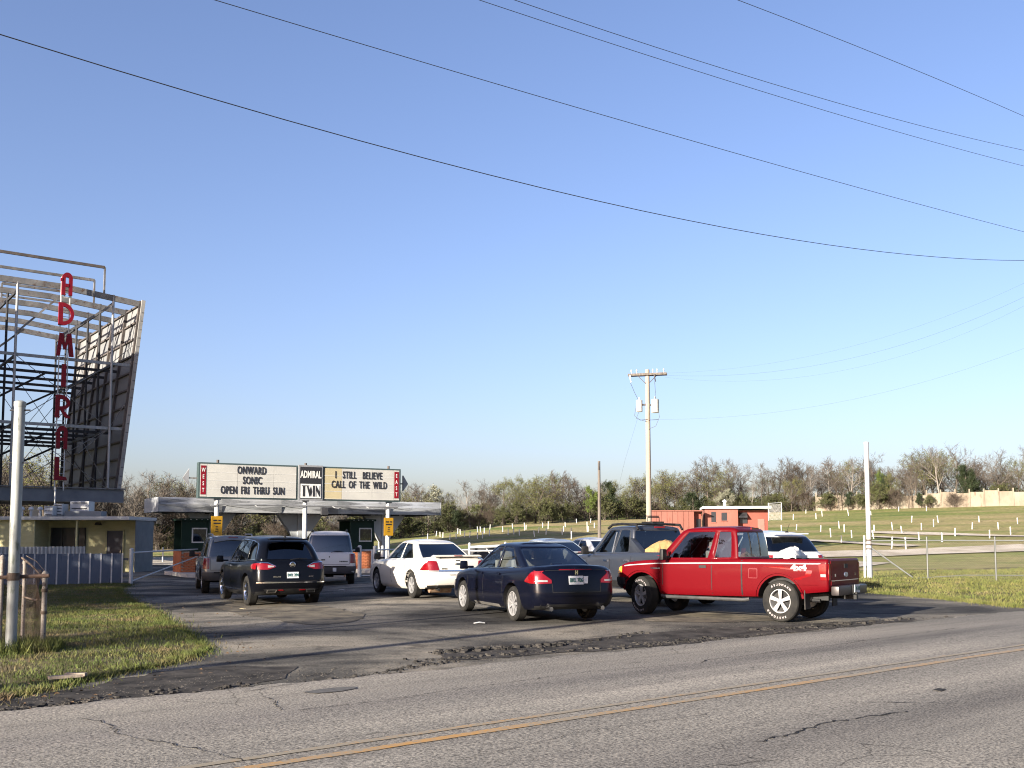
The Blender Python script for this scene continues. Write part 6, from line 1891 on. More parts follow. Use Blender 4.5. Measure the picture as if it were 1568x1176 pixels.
# clearance signs hung on the two outer posts
for i, (x, lab) in enumerate(((-hw + .85, 'yellow warning plate on the left marquee post above the grey suv'), (hw - .55, 'yellow warning plate on the right marquee post above the white sedan'))):
    q = world_of(mq, (x - .02, -.03, 2.25))
    s = empty('warning_plate', q, MA + R(8)); tag(s, lab, 'sign', 'yellow clearance plates')
    m = MB(); m.bbox((-.25, -.02, -.42), (.25, .0, .42)); m.build('plate', SIGN_Y, s, bevel=.006)
    for a, b in (((-.16, .26), (.0, .20)), ((.06, .26), (.17, .20)), ((-.15, .14), (.16, .08)), ((-.05, -.02), (.05, -.06)), ((-.05, -.12), (.05, -.16)), ((-.07, -.22), (.07, -.25))):
        m = MB(); m.bbox((a[0], -.027, b[1]), (b[0], -.021, a[1])); m.build('printed_mark', INK, s)
# ---------------------------------------------------------------- white lane rails
def rail_set(name, label, posts, rails, Y, cat='rail'):
    x0 = gx(posts[0][0], Y)
    r = empty(name, (x0, Y, T(x0, Y))); tag(r, label, cat)
    for px, dY, h, rad in posts:
        x = gx(px, Y + dY) - x0
        zz = T(x + x0, Y + dY) - r.location.z
        m = MB(); m.tube([(x, dY, -.2 + zz), (x, dY, h + zz)], rad, 10); m.lathe([(rad, h), (rad * .6, h + .03), (0, h + .04)], 10, 'Z', (x, dY, zz)); m.build('post', PIPE if 'grey' in label else WHITE, r, smooth=True)
    for (pa, da, za), (pb, db, zb_), rad in rails:
        m = MB(); m.tube([(gx(pa, Y + da) - x0, da, za), (gx(pb, Y + db) - x0, db, zb_)], rad, 8); m.build('rail', PIPE, r, smooth=True)
    return r
rail_set('lane_rail', 'white post-and-pipe lane rail between the white suv and the right ticket booth', [(551, 0, 1.3, .085), (570, .2, 1.1, .05), (574, 1.4, 1.25, .08), (586, 2.2, 1.25, .075), (593, 2.6, 1.2, .03)], [((538, 0, 1.12), (570, .2, 1.12), .035), ((574, 1.4, 1.12), (606, 3.2, 1.12), .035), ((551, 0, .05), (571, .2, .05), .03)], 42.5)
rail_set('pipe_fence', 'white pipe fence behind the white sedan along the gravel', [(680, 0, 1.1, .05), (719, -.4, 1.28, .06), (774, -1.0, 1.32, .06), (690, 2, 1.2, .05)], [((662, .3, .95), (719, -.4, 1.0), .035), ((719, -.4, 1.12), (766, -.9, 1.18), .06), ((719, -.4, .95), (840, -2, 1.0), .035), ((745, -.7, 1.05), (756, -.8, .6), .025)], 46.0, 'fence')
lk_ = empty('low_dark_berm', (gx(790, 60), 60, T(gx(790, 60), 60)))
tag(lk_, 'long low dark wall at the foot of the field behind the parked cars', 'wall')
m = MB(); m.add([(-7, -.2, 0), (6, -.2, .3), (6, .3, .3), (-7, .3, 0), (-7, -.1, .62), (6, -.1, 1.05), (6, .2, 1.05), (-7, .2, .62)], [(0, 1, 5, 4), (1, 2, 6, 5), (2, 3, 7, 6), (3, 0, 4, 7), (4, 5, 6, 7), (3, 2, 1, 0)])
m.build('bank', worn('dark_board', (.03, .032, .035), (.06, .06, .06), 2, .85), lk_)  # whole bank in one dark colour
for k in range(7):
    m = MB(); m.box((-6.5 + k * 2, -.24, .4 + k * .06), (.12, .08, .8)); m.build('stake', STEEL_D, lk_)
# ---------------------------------------------------------------- right pole and fence
p = on_ground(1332, 886)
o = empty('white_gate_pole', (p.x, p.y, p.z)); tag(o, 'tall white-painted steel pole at the right end of the lot', 'pole')
m = MB(); m.tube([(0, 0, -.3), (0, 0, 1.25)], .10, 16); m.build('lower_sleeve', worn('sleeve_grey', (.2, .22, .25), (.28, .3, .33), 3, .6), o, smooth=True)
m = MB(); m.tube([(0, 0, 1.25), (0, 0, 5.15)], .088, 16); m.lathe([(.092, 5.1), (.095, 5.18), (0, 5.2)], 16); m.build('shaft', worn('pole_offwhite', (.26, .25, .245), (.34, .33, .325), 3, .6, sc=(1, 1, .3)), o, smooth=True)
m = MB(); m.tube([(-.19, 0, -.2), (-.17, 0, 1.62)], .04, 10); m.build('side_post', WHITE, o, smooth=True)
for z in (1.45, 1.28, 1.12):
    m = MB(); m.lathe([(.10, z - .025), (.115, z), (.10, z + .025)], 14, 'Z'); m.build('chain_band', RUST, o, smooth=True)
q = on_ground(1421, 888)
d = Vector((q.x - p.x, q.y - p.y, 0))
fz = empty('boundary_fence', (p.x, p.y, p.z)); tag(fz, 'chain-link fence with dark top rail running right from the white pole', 'fence')
PD = mat('fence_dark_grey', (.10, .105, .10), .5, .5)
pts = [d * k for k in (1, 2.1, 3.3, 4.5)]
for v in pts:
    zz = T(p.x + v.x, p.y + v.y) - p.z
    m = MB(); m.tube([(v.x, v.y, zz - .2), (v.x, v.y, zz + 1.55)], .032, 8); m.lathe([(.036, 1.53), (.036, 1.57), (0, 1.6)], 8, 'Z', (v.x, v.y, zz)); m.build('fence_post', PD, fz, smooth=True)
m = MB(); m.tube([(0, 0, 1.42)] + [(v.x, v.y, 1.44) for v in pts], .026, 8); m.build('top_rail', PD, fz, smooth=True)
m = MB(); m.tube([(.05, 0, 1.18), (d.x * .78, d.y * .78, .02)], .03, 8); m.build('diagonal_brace', PD, fz, smooth=True)
m = MB(); m.tube([(d.x * .8, d.y * .8, .05), (d.x * 1.6, d.y * 1.6, .2), (d.x * 3, d.y * 3, .25)], .02, 6); m.build('bottom_wire', PD, fz, smooth=True)
for a, b in zip([Vector((0, 0, 0))] + pts, pts):
    v = b - a
    mm = MB(); chain_mesh(mm, v.length, 1.36, .09, .0009)
    g = mm.build('wire_net', PD, fz); g.location = a; g.rotation_euler = (0, 0, math.atan2(v.y, v.x))
# ---------------------------------------------------------------- utility pole
UPX, UPY = gx(994, 55), 55
up = empty('utility_pole', (UPX, UPY, T(UPX, UPY)), R(-14)); tag(up, 'tall wooden utility pole with crossarm and two transformers', 'pole')
PZ = at_depth(992, 566, 55).z - T(UPX, UPY)
m = MB(); m.tube([(0, 0, -.5), (0, 0, PZ * .5), (0, 0, PZ)], [.165, .14, .115], 14); m.build('shaft', WOOD, up, smooth=True)
za = PZ - .28
for yy in (-.15, .15):
    m = MB(); m.box((0, yy, za), (2.15, .10, .13)); m.build('crossarm', WOOD_G, up, bevel=.01)
for s in (-1, 1):
    m = MB(); m.bar((s * .55, -.1, za - .05), (s * .1, -.12, za - .5), .03, .04); m.build('arm_brace', STEEL_D, up)
CER = mat('ceramic', (.42, .44, .46), .25)
for x in (-.88, -.58, .32, .55, .92):
    m = MB(); m.tube([(x, -.15, za + .06), (x, -.15, za + .16)], .015, 6); m.lathe([(.02, za + .15), (.055, za + .19), (.035, za + .23), (.05, za + .26), (0, za + .30)], 10, 'Z', (x, -.15, 0)); m.build('insulator', CER, up, smooth=True)
for x in (-.93, .42):
    m = MB(); m.box((x, -.24, za - .12), (.08, .08, .18)); m.tube([(x, -.26, za - .2), (x + .05, -.28, za - .45)], .035, 8); m.build('fuse_cutout', CER if x < 0 else STEEL_D, up)
for x, r, h, dz in ((-.46, .18, .62, 0), (.42, .21, .72, -.03)):
    zc = PZ - 2.05 + dz
    m = MB(); m.lathe([(0, -h / 2), (r, -h / 2), (r, h / 2 - .04), (r * 1.05, h / 2), (r * .5, h / 2 + .05), (0, h / 2 + .06)], 18, 'Z', (x, -.1, zc)); tf = m.build('transformer', worn('transformer_grey', (.30, .30, .28), (.38, .38, .35), 3, .5), up, smooth=True)
    m = MB(); m.lathe([(.05, 0), (.03, .06), (.045, .1), (0, .16)], 8, 'Z', (x, -.1, zc + h / 2 + .05)); m.build('bushing', CER, tf)
    m = MB(); m.box((x * .5, -.02, zc + .08), (abs(x) * .8, .08, .10)); m.build('transformer_bracket', STEEL_D, up)
BLK = mat('wire_black', (.02, .02, .022), .6)
for pts in ([(-.93, -.26, za - .45), (-.7, -.2, PZ - 1.3), (-.5, -.15, PZ - 1.72)], [(.42, -.28, za - .45), (.45, -.2, PZ - 1.3), (.42, -.15, PZ - 1.72)], [(-.46, -.2, PZ - 2.35), (-.62, -.2, PZ - 2.75), (0, -.15, PZ - 2.95)], [(.55, -.2, PZ - 2.0), (.66, -.2, PZ - 2.7), (.45, -.2, PZ - 3.2), (.05, -.15, PZ - 3.35)], [(-.62, -.15, PZ - 2.0), (-.72, -.2, PZ - 2.6), (-.4, -.2, PZ - 2.85), (0, -.15, PZ - 2.8)], [(.05, -.15, PZ - 2.85), (.6, -.2, PZ - 2.85)]):
    m = MB(); m.tube(pts, .012, 5); m.build('jumper_wire', BLK, up, smooth=True)
# second, bare pole
sx_ = gx(918, 68)
o = empty('bare_pole', (sx_, 68, T(sx_, 68))); tag(o, 'short bare wooden pole left of the utility pole', 'pole')
hz = at_depth(918, 706, 68).z - T(sx_, 68)
m = MB(); m.tube([(0, 0, -.5), (0, 0, hz)], [.13, .085], 12); m.build('shaft', WOOD_G, o, smooth=True)
m = MB(); m.box((0, -.1, hz - .35), (.09, .06, .5)); m.build('bracket', STEEL_D, o)
# ---------------------------------------------------------------- wires
def wire(name, label, pts, rad, group=None):
    m = MB(); m.tube(pts, rad, 5)
    o = m.build(name, BLK, smooth=True)
    return tag(o, label, 'wire', group)
def road_wire(pix, Yc, rad, label, name='overhead_wire'):
    """A wire hung along the road: pixel rays meet the vertical plane through (0, Yc) along the road."""
    P = []
    for px, py in pix:
        d = pix_dir(px, py)
        t = (N.y * Yc) / (d.x * N.x + d.y * N.y)
        q = d * t
        P.append(((q.x * U.x + q.y * U.y), q.z + EYE))
    a = np.array([p[0] for p in P]); z = np.array([p[1] for p in P])
    c = np.polyfit(a, z, 2 if len(P) > 2 else 1)
    n0 = N.y * Yc
    lo, hi = a.min() - 14, a.max() + 14
    pts = [rd(s, n0, float(np.polyval(c, s))) for s in np.linspace(lo, hi, 40)]
    return wire(name, label, pts, rad, 'wires strung along the road')
road_wire([(0, 48), (300, 146), (600, 233), (930, 313), (1130, 348), (1300, 379), (1471, 397)], 19.0, .0085, 'lowest thick overhead wire, crossing the whole sky from the left edge')
road_wire([(335, 0), (600, 83), (930, 179), (1200, 254), (1471, 330)], 17.0, .006, 'second lowest overhead wire, leaving the top edge left of centre')
road_wire([(738, 0), (930, 67), (1200, 149), (1471, 229)], 15.0, .005, 'lower of the close pair of overhead wires')
road_wire([(790, 0), (930, 49), (1200, 133), (1471, 208)], 14.2, .005, 'upper of the close pair of overhead wires')
road_wire([(1130, 0), (1300, 66), (1471, 136)], 11.5, .0045, 'highest overhead wire, in the top right corner')
e0 = Vector((UPX, UPY, T(UPX, UPY)))
def far_wire(pix, Y0, Y1, rad, label):
    pts = []
    x0, x1 = pix[0][0], pix[-1][0]
    xs = np.linspace(x0, x1 + 160, 26)
    c = np.polyfit([p[0] for p in pix], [p[1] for p in pix], 2)
    for x in xs:
        t = (x - x0) / (x1 - x0)
        pts.append(at_depth(x, float(np.polyval(c, x)), Y0 + (Y1 - Y0) * t))
    return wire('service_wire', label, pts, rad, 'thin wires from the utility pole')
far_wire([(1006, 571), (1100, 568), (1260, 540), (1471, 476)], 54.8, 40, .002, 'top faint wire running right from the utility pole crossarm')
far_wire([(1012, 574), (1100, 576), (1260, 557), (1471, 497)], 54.8, 40, .0028, 'middle faint wire running right from the utility pole crossarm')
far_wire([(1018, 578), (1120, 583), (1300, 566), (1471, 513)], 54.8, 40, .002, 'lower faint wire running right from the utility pole crossarm')
far_wire([(1000, 642), (1080, 641), (1260, 620), (1471, 568)], 54.8, 42, .0025, 'faint wire running right from below the transformers')
wire('guy_wire', 'faint guy wire slanting down left of the utility pole', [at_depth(976, 642, 54.8), at_depth(957, 705, 56), at_depth(940, 775, 58), Vector((gx(930, 60), 60, T(gx(930, 60), 60)))], .0035)
# ---------------------------------------------------------------- pink building
PY_ = 68.0
pb = empty('salmon_building', (gx(1080, PY_), PY_, T(gx(1080, PY_), PY_)), R(-8)); tag(pb, 'small salmon-pink flat-roofed building behind the pickups', 'building')
z0 = pb.location.z
hh = at_depth(0, 779, PY_).z - z0
x0 = 0
wR = (1171 - 1076) / F_PX * PY_
m = MB(); m.bbox((0, 0, -.3), (wR * .52, 4, hh)); m.build('front_wall', PINK, pb)
m = MB(); m.bbox((wR * .52, .6, -.3), (wR, 4, hh - .1)); m.build('side_wing', worn('salmon_dark', (.19, .055, .04), (.16, .045, .033), .8, .8), pb)
m = MB(); m.bbox((-.15, -.25, hh), (wR + .15, 4.2, hh + .16)); m.build('roof', worn('roof_grey', (.4, .4, .38), (.5, .5, .48), 2, .7), pb)
m = MB(); m.tube([(1.4, 1, hh + .16), (1.4, 1, hh + .55)], .09, 8); m.lathe([(.16, hh + .5), (.16, hh + .56), (0, hh + .68)], 10, 'Z', (1.4, 1, 0)); m.build('roof_vent', WHITE, pb)
for x, w_, h0, h1 in ((.42, .30, 1.9, 2.55), (1.1, .36, 2.0, 2.5)):
    m = MB(); m.bbox((x, -.03, h0 + .1), (x + w_, .02, h1 + .15)); wd_ = m.build('window', DARKIN, pb)
    m = MB(); m.bbox((x - .04, -.05, h0 + .04), (x + w_ + .04, -.03, h0 + .1)); m.build('sill', PINK, wd_)
m = MB(); m.bbox((wR * .56, .55, hh - 1.0), (wR * .56 + .5, .61, hh - .55)); m.build('side_window', DARKIN, pb)
m = MB(); m.bbox((wR * .84, .54, 0), (wR * .84 + .45, .61, hh - .7)); m.build('door', mat('door_brown', (.2, .08, .06), .6), pb)
m = MB(); m.add([(wR * .53, .6, hh - .25), (wR * .53 + .6, .6, hh - .25), (wR * .53 + .6, .1, hh - .55), (wR * .53, .1, hh - .55), (wR * .53, .6, hh - .3), (wR * .53 + .6, .6, hh - .3), (wR * .53 + .6, .1, hh - .6), (wR * .53, .1, hh - .6)], [(0, 1, 2, 3), (7, 6, 5, 4), (3, 2, 6, 7), (0, 4, 5, 1), (0, 3, 7, 4), (1, 5, 6, 2)]); m.build('awning', STEEL_D, pb)
pc = empty('salmon_container', (gx(997, PY_ - 1), PY_ - 1, T(gx(997, PY_ - 1), PY_ - 1)), R(-3)); tag(pc, 'salmon-pink box store left of the salmon building', 'container')
wL = (1074 - 997) / F_PX * PY_
h2 = at_depth(0, 783, PY_ - 1).z - pc.location.z
n = 8
for k in range(n):
    m = MB(); m.bbox((wL * .84 * k / n + .01, 0, -.3), (wL * .84 * (k + 1) / n - .01, .06, h2)); m.build('wall_sheet', PINK, pc)
m = MB(); m.bbox((.02, .062, -.3), (wL * .84 - .02, 3, h2 - .04)); m.build('shell', PINK, pc)
m = MB(); m.bbox((wL * .84, .5, -.3), (wL, 3, h2)); m.build('recess_wall', worn('salmon_dark', (.42, .14, .10), (.36, .12, .085), .8, .8), pc)
m = MB(); m.bbox((-.05, -.06, h2), (wL + .05, 3.1, h2 + .07)); m.build('roof', PINK, pc)
m = MB(); m.bbox((wL * .9, .46, 0), (wL * .98, .52, h2 - .5)); m.build('door', DARKIN, pc)
# backstop frame on the field
q = on_ground(1177, 797)
o = empty('field_backstop', (q.x, q.y, q.z)); tag(o, 'chain-link field gate frame at the edge of the wood, above the salmon building', 'fence')
wd_ = 20 / F_PX * q.y
for x in (0, wd_):
    m = MB(); m.tube([(x, 0, 0), (x, 0, 2.3)], .06, 8); m.build('post', GALV, o, smooth=True)
m = MB(); m.tube([(0, 0, 2.2), (wd_, 0, 2.35)], .05, 8); m.build('rail', GALV, o, smooth=True)
mm = MB(); chain_mesh(mm, wd_, 2.1, .16, .008); mm.build('wire_net', LGREY, o)
# far white wall, panel by panel
q0_, q1_ = on_ground(1262, 783), on_ground(1620, 776)
wl = empty('far_wall', (q0_.x, q0_.y + 4, q0_.z), math.atan2(q1_.y - q0_.y, q1_.x - q0_.x)); tag(wl, 'long peeling white wall at the top of the field on the right', 'wall')
Lw = (q1_ - q0_).length
WALL_Y = q0_.y + 4
npan = 16
for k in range(npan):
    hgt = 2.4 + .35 * math.sin(k * 1.7) * .5 + (0.25 if k > 8 else 0)
    zz = (q1_.z - q0_.z) * k / npan
    m = MB(); m.bbox((Lw * k / npan + .03, random.uniform(-.05, .05), -.6 + zz), (Lw * (k + 1) / npan - .03, .25, hgt + zz)); m.build('wall_panel', PEEL, wl)
for k in range(npan + 1):
    m = MB(); m.box((Lw * k / npan, .1, 1.3 + (q1_.z - q0_.z) * k / npan), (.16, .42, 3.6)); m.build('wall_post', PEEL, wl)
# ---------------------------------------------------------------- speaker posts in the field
SP7 = [(55, 540, 20), (104, 525, 26), (127, 530, 20), (143, 534, 24), (182, 545, 28), (218, 540, 30), (228, 510, 28), (242, 515, 22), (267, 527, 25), (296, 530, 24), (341, 500, 22), (340, 540, 25), (357, 500, 22), (368, 537, 28), (379, 507, 20), (408, 520, 30), (412, 485, 22), (485, 500, 25), (515, 515, 30), (541, 480, 22), (549, 513, 25), (580, 520, 28), (610, 490, 40), (618, 488, 18), (666, 528, 30), (689, 505, 22), (713, 475, 22), (732, 515, 25), (744, 485, 42), (833, 500, 22), (825, 516, 30), (842, 473, 25), (873, 510, 28), (877, 540, 40), (906, 450, 18), (968, 500, 55), (973, 500, 30), (987, 448, 18), (1008, 478, 28)]
SP8 = [(577, 505, 30), (650, 470, 16), (708, 502, 32), (743, 487, 30), (840, 555, 40), (734, 575, 35), (792, 605, 48), (869, 575, 40), (893, 483, 32), (912, 610, 42), (853, 640, 42), (1022, 480, 22), (1040, 575, 38), (1037, 613, 45), (1145, 565, 42), (1199, 585, 42), (1180, 458, 26), (1254, 520, 35), (1310, 565, 38), (1297, 628, 48), (1338, 457, 26), (1380, 545, 38), (1406, 522, 38), (1428, 632, 50), (1503, 600, 45), (1140, 670, 65), (1221, 672, 65), (510, 570, 16), (595, 565, 28), (437, 505, 40), (1600, 560, 36), (1640, 520, 34), (1700, 610, 44), (1750, 560, 38), (1820, 590, 42), (1860, 530, 34)]
spk = [(640 + x / 3.733, 680 + y / 3.733, h / 3.733) for x, y, h in SP7] + [(1060 + x / 3.733, 660 + y / 3.733, h / 3.733) for x, y, h in SP8]
def make_speaker_post():
    r = empty('speaker_post', (0, 0, 0)); tag(r, 'small white speaker post standing in the grassy field', 'post', 'white speaker posts in the field')
    m = MB(); m.tube([(0, 0, -.3), (0, 0, 1.0)], .046, 7); m.build('pipe', WHITE, r, smooth=True)
    m = MB(); m.lathe([(.054, .93), (.058, 1.0), (0, 1.03)], 7); m.build('cap', WHITE, r, smooth=True)
    return r
SPOSTS = []
proto_post = make_speaker_post()
for i, (px, py, h) in enumerate(spk):
    s = proto_post if i == 0 else copy_tree(proto_post)
    q = on_ground(px, py, 260)
    s.location = q
    s.rotation_euler = (R(random.gauss(0, 4)), R(random.gauss(0, 4)), random.random() * 6)
    hgt = max(.55, min(1.7, h / F_PX * q.y))
    s.scale = (1, 1, hgt)
    s['px'] = px
    SPOSTS.append((px, q.y, s))
# tell the posts apart: by the landmark they stand at, then by their order there from the nearest to the farthest
FIELD_SPOTS = [(700, 'above the white sedan roof'), (745, 'above the boot of the white sedan'), (790, 'left of the navy sedan roof'), (840, 'above the navy sedan roof'), (900, 'left of the grey pickup'), (960, 'above the grey pickup'), (1250, 'right of the salmon building'), (1290, 'above the red pickup tailgate'), (1335, 'just left of the white gate pole'), (1375, 'just right of the white gate pole'), (1425, 'left of the first fence post'), (1480, 'at the right edge of the field'), (9999, 'beyond the first fence post')]
ORD = ['nearest', 'second nearest', 'third nearest', 'fourth nearest', 'fifth nearest', 'sixth nearest', 'seventh nearest', 'eighth nearest', 'ninth nearest', 'tenth nearest', 'eleventh nearest', 'twelfth nearest']
cnt = {}
for px, yy, s in sorted(SPOSTS, key=lambda t: t[1]):
    w_ = next(b for a, b in FIELD_SPOTS if px < a)
    cnt[w_] = cnt.get(w_, 0) + 1
    s['label'] = f'{ORD[min(11, cnt[w_] - 1)]} white speaker post in the field {w_}'
    del s['px']
# ---------------------------------------------------------------- litter
def litter(label, px, s, col):
    q = on_ground(*px)
    m = MB()
    V = [(-1, -.5, .02), (-.2, -.6, .12), (.9, -.4, .03), (1, .5, .05), (.1, .55, .2), (-.9, .4, .04)]
    m.add([(x * s, y * s, z * s + .012) for x, y, z in V] + [(x * s, y * s, z * s + .006) for x, y, z in V], [(0, 1, 4, 5), (1, 2, 3, 4), (11, 10, 7, 6), (10, 9, 8, 7), (0, 6, 7, 1), (1, 7, 8, 2), (2, 8, 9, 3), (3, 9, 10, 4), (4, 10, 11, 5), (5, 11, 6, 0)])
    o = m.build('litter', col, None, (q.x, q.y, q.z), random.random() * 3)
    return tag(o, label, 'litter')
litter('flattened white paper litter on the lot before the navy sedan', (734, 955), .11, WHITE)
litter('small white scrap of litter beside the white suv', (523, 904), .09, WHITE)
litter('pale scrap of litter by the black suv rear wheel', (372, 933), .08, CREAM_Y)
q = on_ground(100, 1046)
m = MB(); m.box((0, 0, .04), (.34, .09, .03), rz=.2); m.box((.1, .06, .05), (.22, .07, .03), rz=-.4); o = m.build('broken_board', WOOD, None, (q.x, q.y, q.z + .03), .4); tag(o, 'broken scrap of wood on the dirt at the left road edge', 'litter')
# ================================================================ trees
BARK = worn('bark', (0.05, 0.041, 0.032), (0.095, 0.08, 0.065), 3, .95, sc=(2, 2, .4))
BARK_P = worn('bark_pale', (0.13, 0.115, 0.098), (0.19, 0.17, 0.148), 3, .95, sc=(2, 2, .4))
TWIG = worn('twigs', (0.046, 0.038, 0.031), (0.072, 0.062, 0.051), .4, .95)
TWIG_R = worn('twigs_red', (0.052, 0.039, 0.03), (0.076, 0.06, 0.047), .4, .95)
TWIG_P = worn('twigs_pale', (0.072, 0.063, 0.054), (0.10, 0.089, 0.077), .4, .95)
def leafmat(name, a, b):
    return worn(name, a, b, 1.1, .7, lo=.3, hi=.7)
LEAF_O = leafmat('leaf_olive', (0.066, 0.072, 0.02), (0.11, 0.112, 0.034))
LEAF_G = leafmat('leaf_green', (0.05, 0.075, 0.014), (0.085, 0.115, 0.022))
LEAF_D = leafmat('leaf_dark', (0.010, 0.018, 0.007), (0.024, 0.034, 0.012))
LEAF_W = leafmat('blossom', (0.16, 0.165, 0.115), (0.22, 0.22, 0.165))
LEAF_S = leafmat('leaf_scrub', (0.034, 0.042, 0.014), (0.07, 0.074, 0.026))
def tri_mesh(name, V, m):
    K = len(V) // 3
    me = bpy.data.meshes.new(name)
    me.vertices.add(K * 3); me.loops.add(K * 3); me.polygons.add(K)
    me.vertices.foreach_set('co', np.asarray(V, dtype=np.float32).ravel())
    me.loops.foreach_set('vertex_index', np.arange(K * 3, dtype=np.int32))
    me.polygons.foreach_set('loop_start', np.arange(0, K * 3, 3, dtype=np.int32))
    me.update(calc_edges=True)
    me.materials.append(m)
    return me
def tree_meshes(seed, H=10.0, spread=.36, trunk_r=.17, clear=.22, lv=(9, 5, 5, 7), twig_m=TWIG, leaf=None, leaves=0, leaf_s=.14, up=.45, bark=BARK, stems=1, tw=.030):
    """(trunk mesh, crown mesh) of a tree with tapered limbs; the crown holds the fine twigs and, if any, the leaves."""
    rs = random.Random(seed)
    nr = np.random.default_rng(seed)
    tm = MB()
    ends = []
    def rv():
        v = Vector((rs.gauss(0, 1), rs.gauss(0, 1), rs.gauss(0, 1)))
        return v.normalized()
    def limb(p, d, L, r, n):
        pts, rad = [p.copy()], [r]
        for i in range(n):
            d = (d + rv() * .16 + Vector((0, 0, .05))).normalized()
            p = p + d * (L / n)
            pts.append(p.copy()); rad.append(r * (1 - .75 * (i + 1) / n))
        return pts, rad, d
    twigs, tips = [], []
    def grow(p, d, L, r, depth):
        n = 4 if depth < 2 else 3
        pts, rad, dd = limb(p, d, L, r, n)
        if depth <= 2: tm.tube(pts, [max(q, .012) for q in rad], 7 if depth == 0 else 5 if depth == 1 else 3, cap=False)
        else:
            twigs.append(pts)
        if depth >= len(lv) - 1:
            tips.extend(pts[1:])
            return
        k = lv[depth]
        for i in range(k):
            t = (clear + (1 - clear) * (i + rs.random()) / k) if depth == 0 else (.25 + .75 * (i + rs.random()) / k)
            t = min(t, .999)
            j = min(int(t * n), n - 1); u = t * n - j
            q = pts[j].lerp(pts[j + 1], u)
            ax = (pts[j + 1] - pts[j]).normalized()
            s = rv(); s = (s - ax * s.dot(ax)).normalized()
            nd = (ax * (.55 + .35 * rs.random()) + s * (.95 if depth == 0 else .8) + Vector((0, 0, up * rs.random()))).normalized()
            if depth == 0:
                nl = H * spread * (1.15 - .6 * t) * rs.uniform(.8, 1.15)
            else: nl = L * rs.uniform(.42, .68)
            grow(q, nd, nl, max(rad[j] * .55, .012), depth + 1)
    for s in range(stems):
        a = rs.random() * 6.3
        base = Vector((.35 * math.cos(a), .35 * math.sin(a), -.3)) if stems > 1 else Vector((0, 0, -.3))
        grow(base, Vector((rs.gauss(0, .06 + .12 * (stems > 1)), rs.gauss(0, .06 + .12 * (stems > 1)), 1)).normalized(), H * rs.uniform(.84, 1.0) * .92, trunk_r, 0)
    V = []
    def ribbon(a, b, w0, w1):
        d = b - a
        s = d.cross(rv())
        if s.length < 1e-5: return
        s.normalize()
        V.extend([a - s * w0 / 2, a + s * w0 / 2, b + s * w1 / 2, a - s * w0 / 2, b + s * w1 / 2, b - s * w1 / 2])
    for pts in twigs:
        for i, (a, b) in enumerate(zip(pts, pts[1:])):
            ribbon(a, b, tw * (1 - .25 * i), tw * (.75 - .2 * i))
        for _ in range(3):
            i = rs.randrange(len(pts) - 1)
            a = pts[i].lerp(pts[i + 1], rs.random())
            d = ((pts[i + 1] - pts[i]).normalized() + rv() * .8 + Vector((0, 0, .25))).normalized()
            ribbon(a, a + d * rs.uniform(.25, .65) * H / 10, tw * .6, tw * .35)
    if leaf is None:
        return tm.mesh('trunk', bark, smooth=True, ang=60), tri_mesh('crown', V, twig_m), None
    LV = []
    tp = np.array([tuple(t) for t in tips])
    idx = nr.integers(0, len(tp), leaves)
    C = tp[idx] + nr.normal(0, .22 * H / 10, (leaves, 3))
    A = nr.normal(0, 1, (leaves, 3)); A /= np.linalg.norm(A, axis=1)[:, None]
    B = np.cross(A, nr.normal(0, 1, (leaves, 3))); B /= np.linalg.norm(B, axis=1)[:, None]
    s = leaf_s * nr.uniform(.6, 1.4, leaves)[:, None]
    tri = np.stack([C - A * s * .5, C + A * s * .5, C + B * s * .9], 1)
    return tm.mesh('trunk', bark, smooth=True, ang=60), tri_mesh('twigs', V, twig_m), tri_mesh('crown', tri.reshape(-1, 3), leaf)
PROTO = {}
def proto(kind, meshes): PROTO.setdefault(kind, []).append(meshes)
for sd, mt in ((1, TWIG), (2, TWIG_R), (3, TWIG), (4, TWIG_P), (12, TWIG_R)): proto('bare', tree_meshes(sd, 10, .38, .17, .2, (12, 6, 6, 7), mt, tw=.046))
for sd in (5, 6): proto('tall', tree_meshes(sd, 12, .34, .2, .38, (9, 5, 5, 6), TWIG_P, bark=BARK_P, tw=.055))
for sd in (7, 8): proto('olive', tree_meshes(sd, 10, .40, .17, .15, (9, 5, 5, 5), TWIG, LEAF_O, 4600, .11, tw=.045))
proto('green', tree_meshes(9, 8, .42, .15, .1, (10, 5, 5, 4), TWIG, LEAF_G, 9000, .16))
proto('dark', tree_meshes(10, 9, .26, .16, .08, (16, 5, 4, 3), TWIG, LEAF_D, 11000, .16, up=.2))
proto('blossom', tree_meshes(13, 6, .36, .1, .12, (8, 5, 5, 4), TWIG, LEAF_W, 4200, .11))
for sd in (14, 15): proto('scrub', tree_meshes(sd, 4, .55, .06, .05, (8, 5, 4, 5), TWIG, LEAF_S, 5200, .13, stems=3, tw=.035))
proto('thicket', tree_meshes(16, 4.5, .5, .05, .03, (9, 6, 5, 5), TWIG_R, stems=4, tw=.04))
BASEH = dict(bare=10, tall=12, olive=10, green=8, dark=9, blossom=6, scrub=4, thicket=4.5)
NAMES = dict(bare='bare_tree', tall='tall_bare_tree', olive='budding_tree', green='green_tree', dark='cedar_tree', blossom='blossom_tree', scrub='scrub_bush', thicket='bramble_thicket')
CATS = dict(bare='tree', tall='tree', olive='tree', green='tree', dark='tree', blossom='tree', scrub='bush', thicket='bush')
WHAT = dict(bare='leafless brown tree', tall='tall pale leafless tree', olive='olive-tinged budding tree', green='bright green leafy tree', dark='dark evergreen tree', blossom='pale blossoming tree', scrub='dark scrubby bush', thicket='tangled leafless thicket')
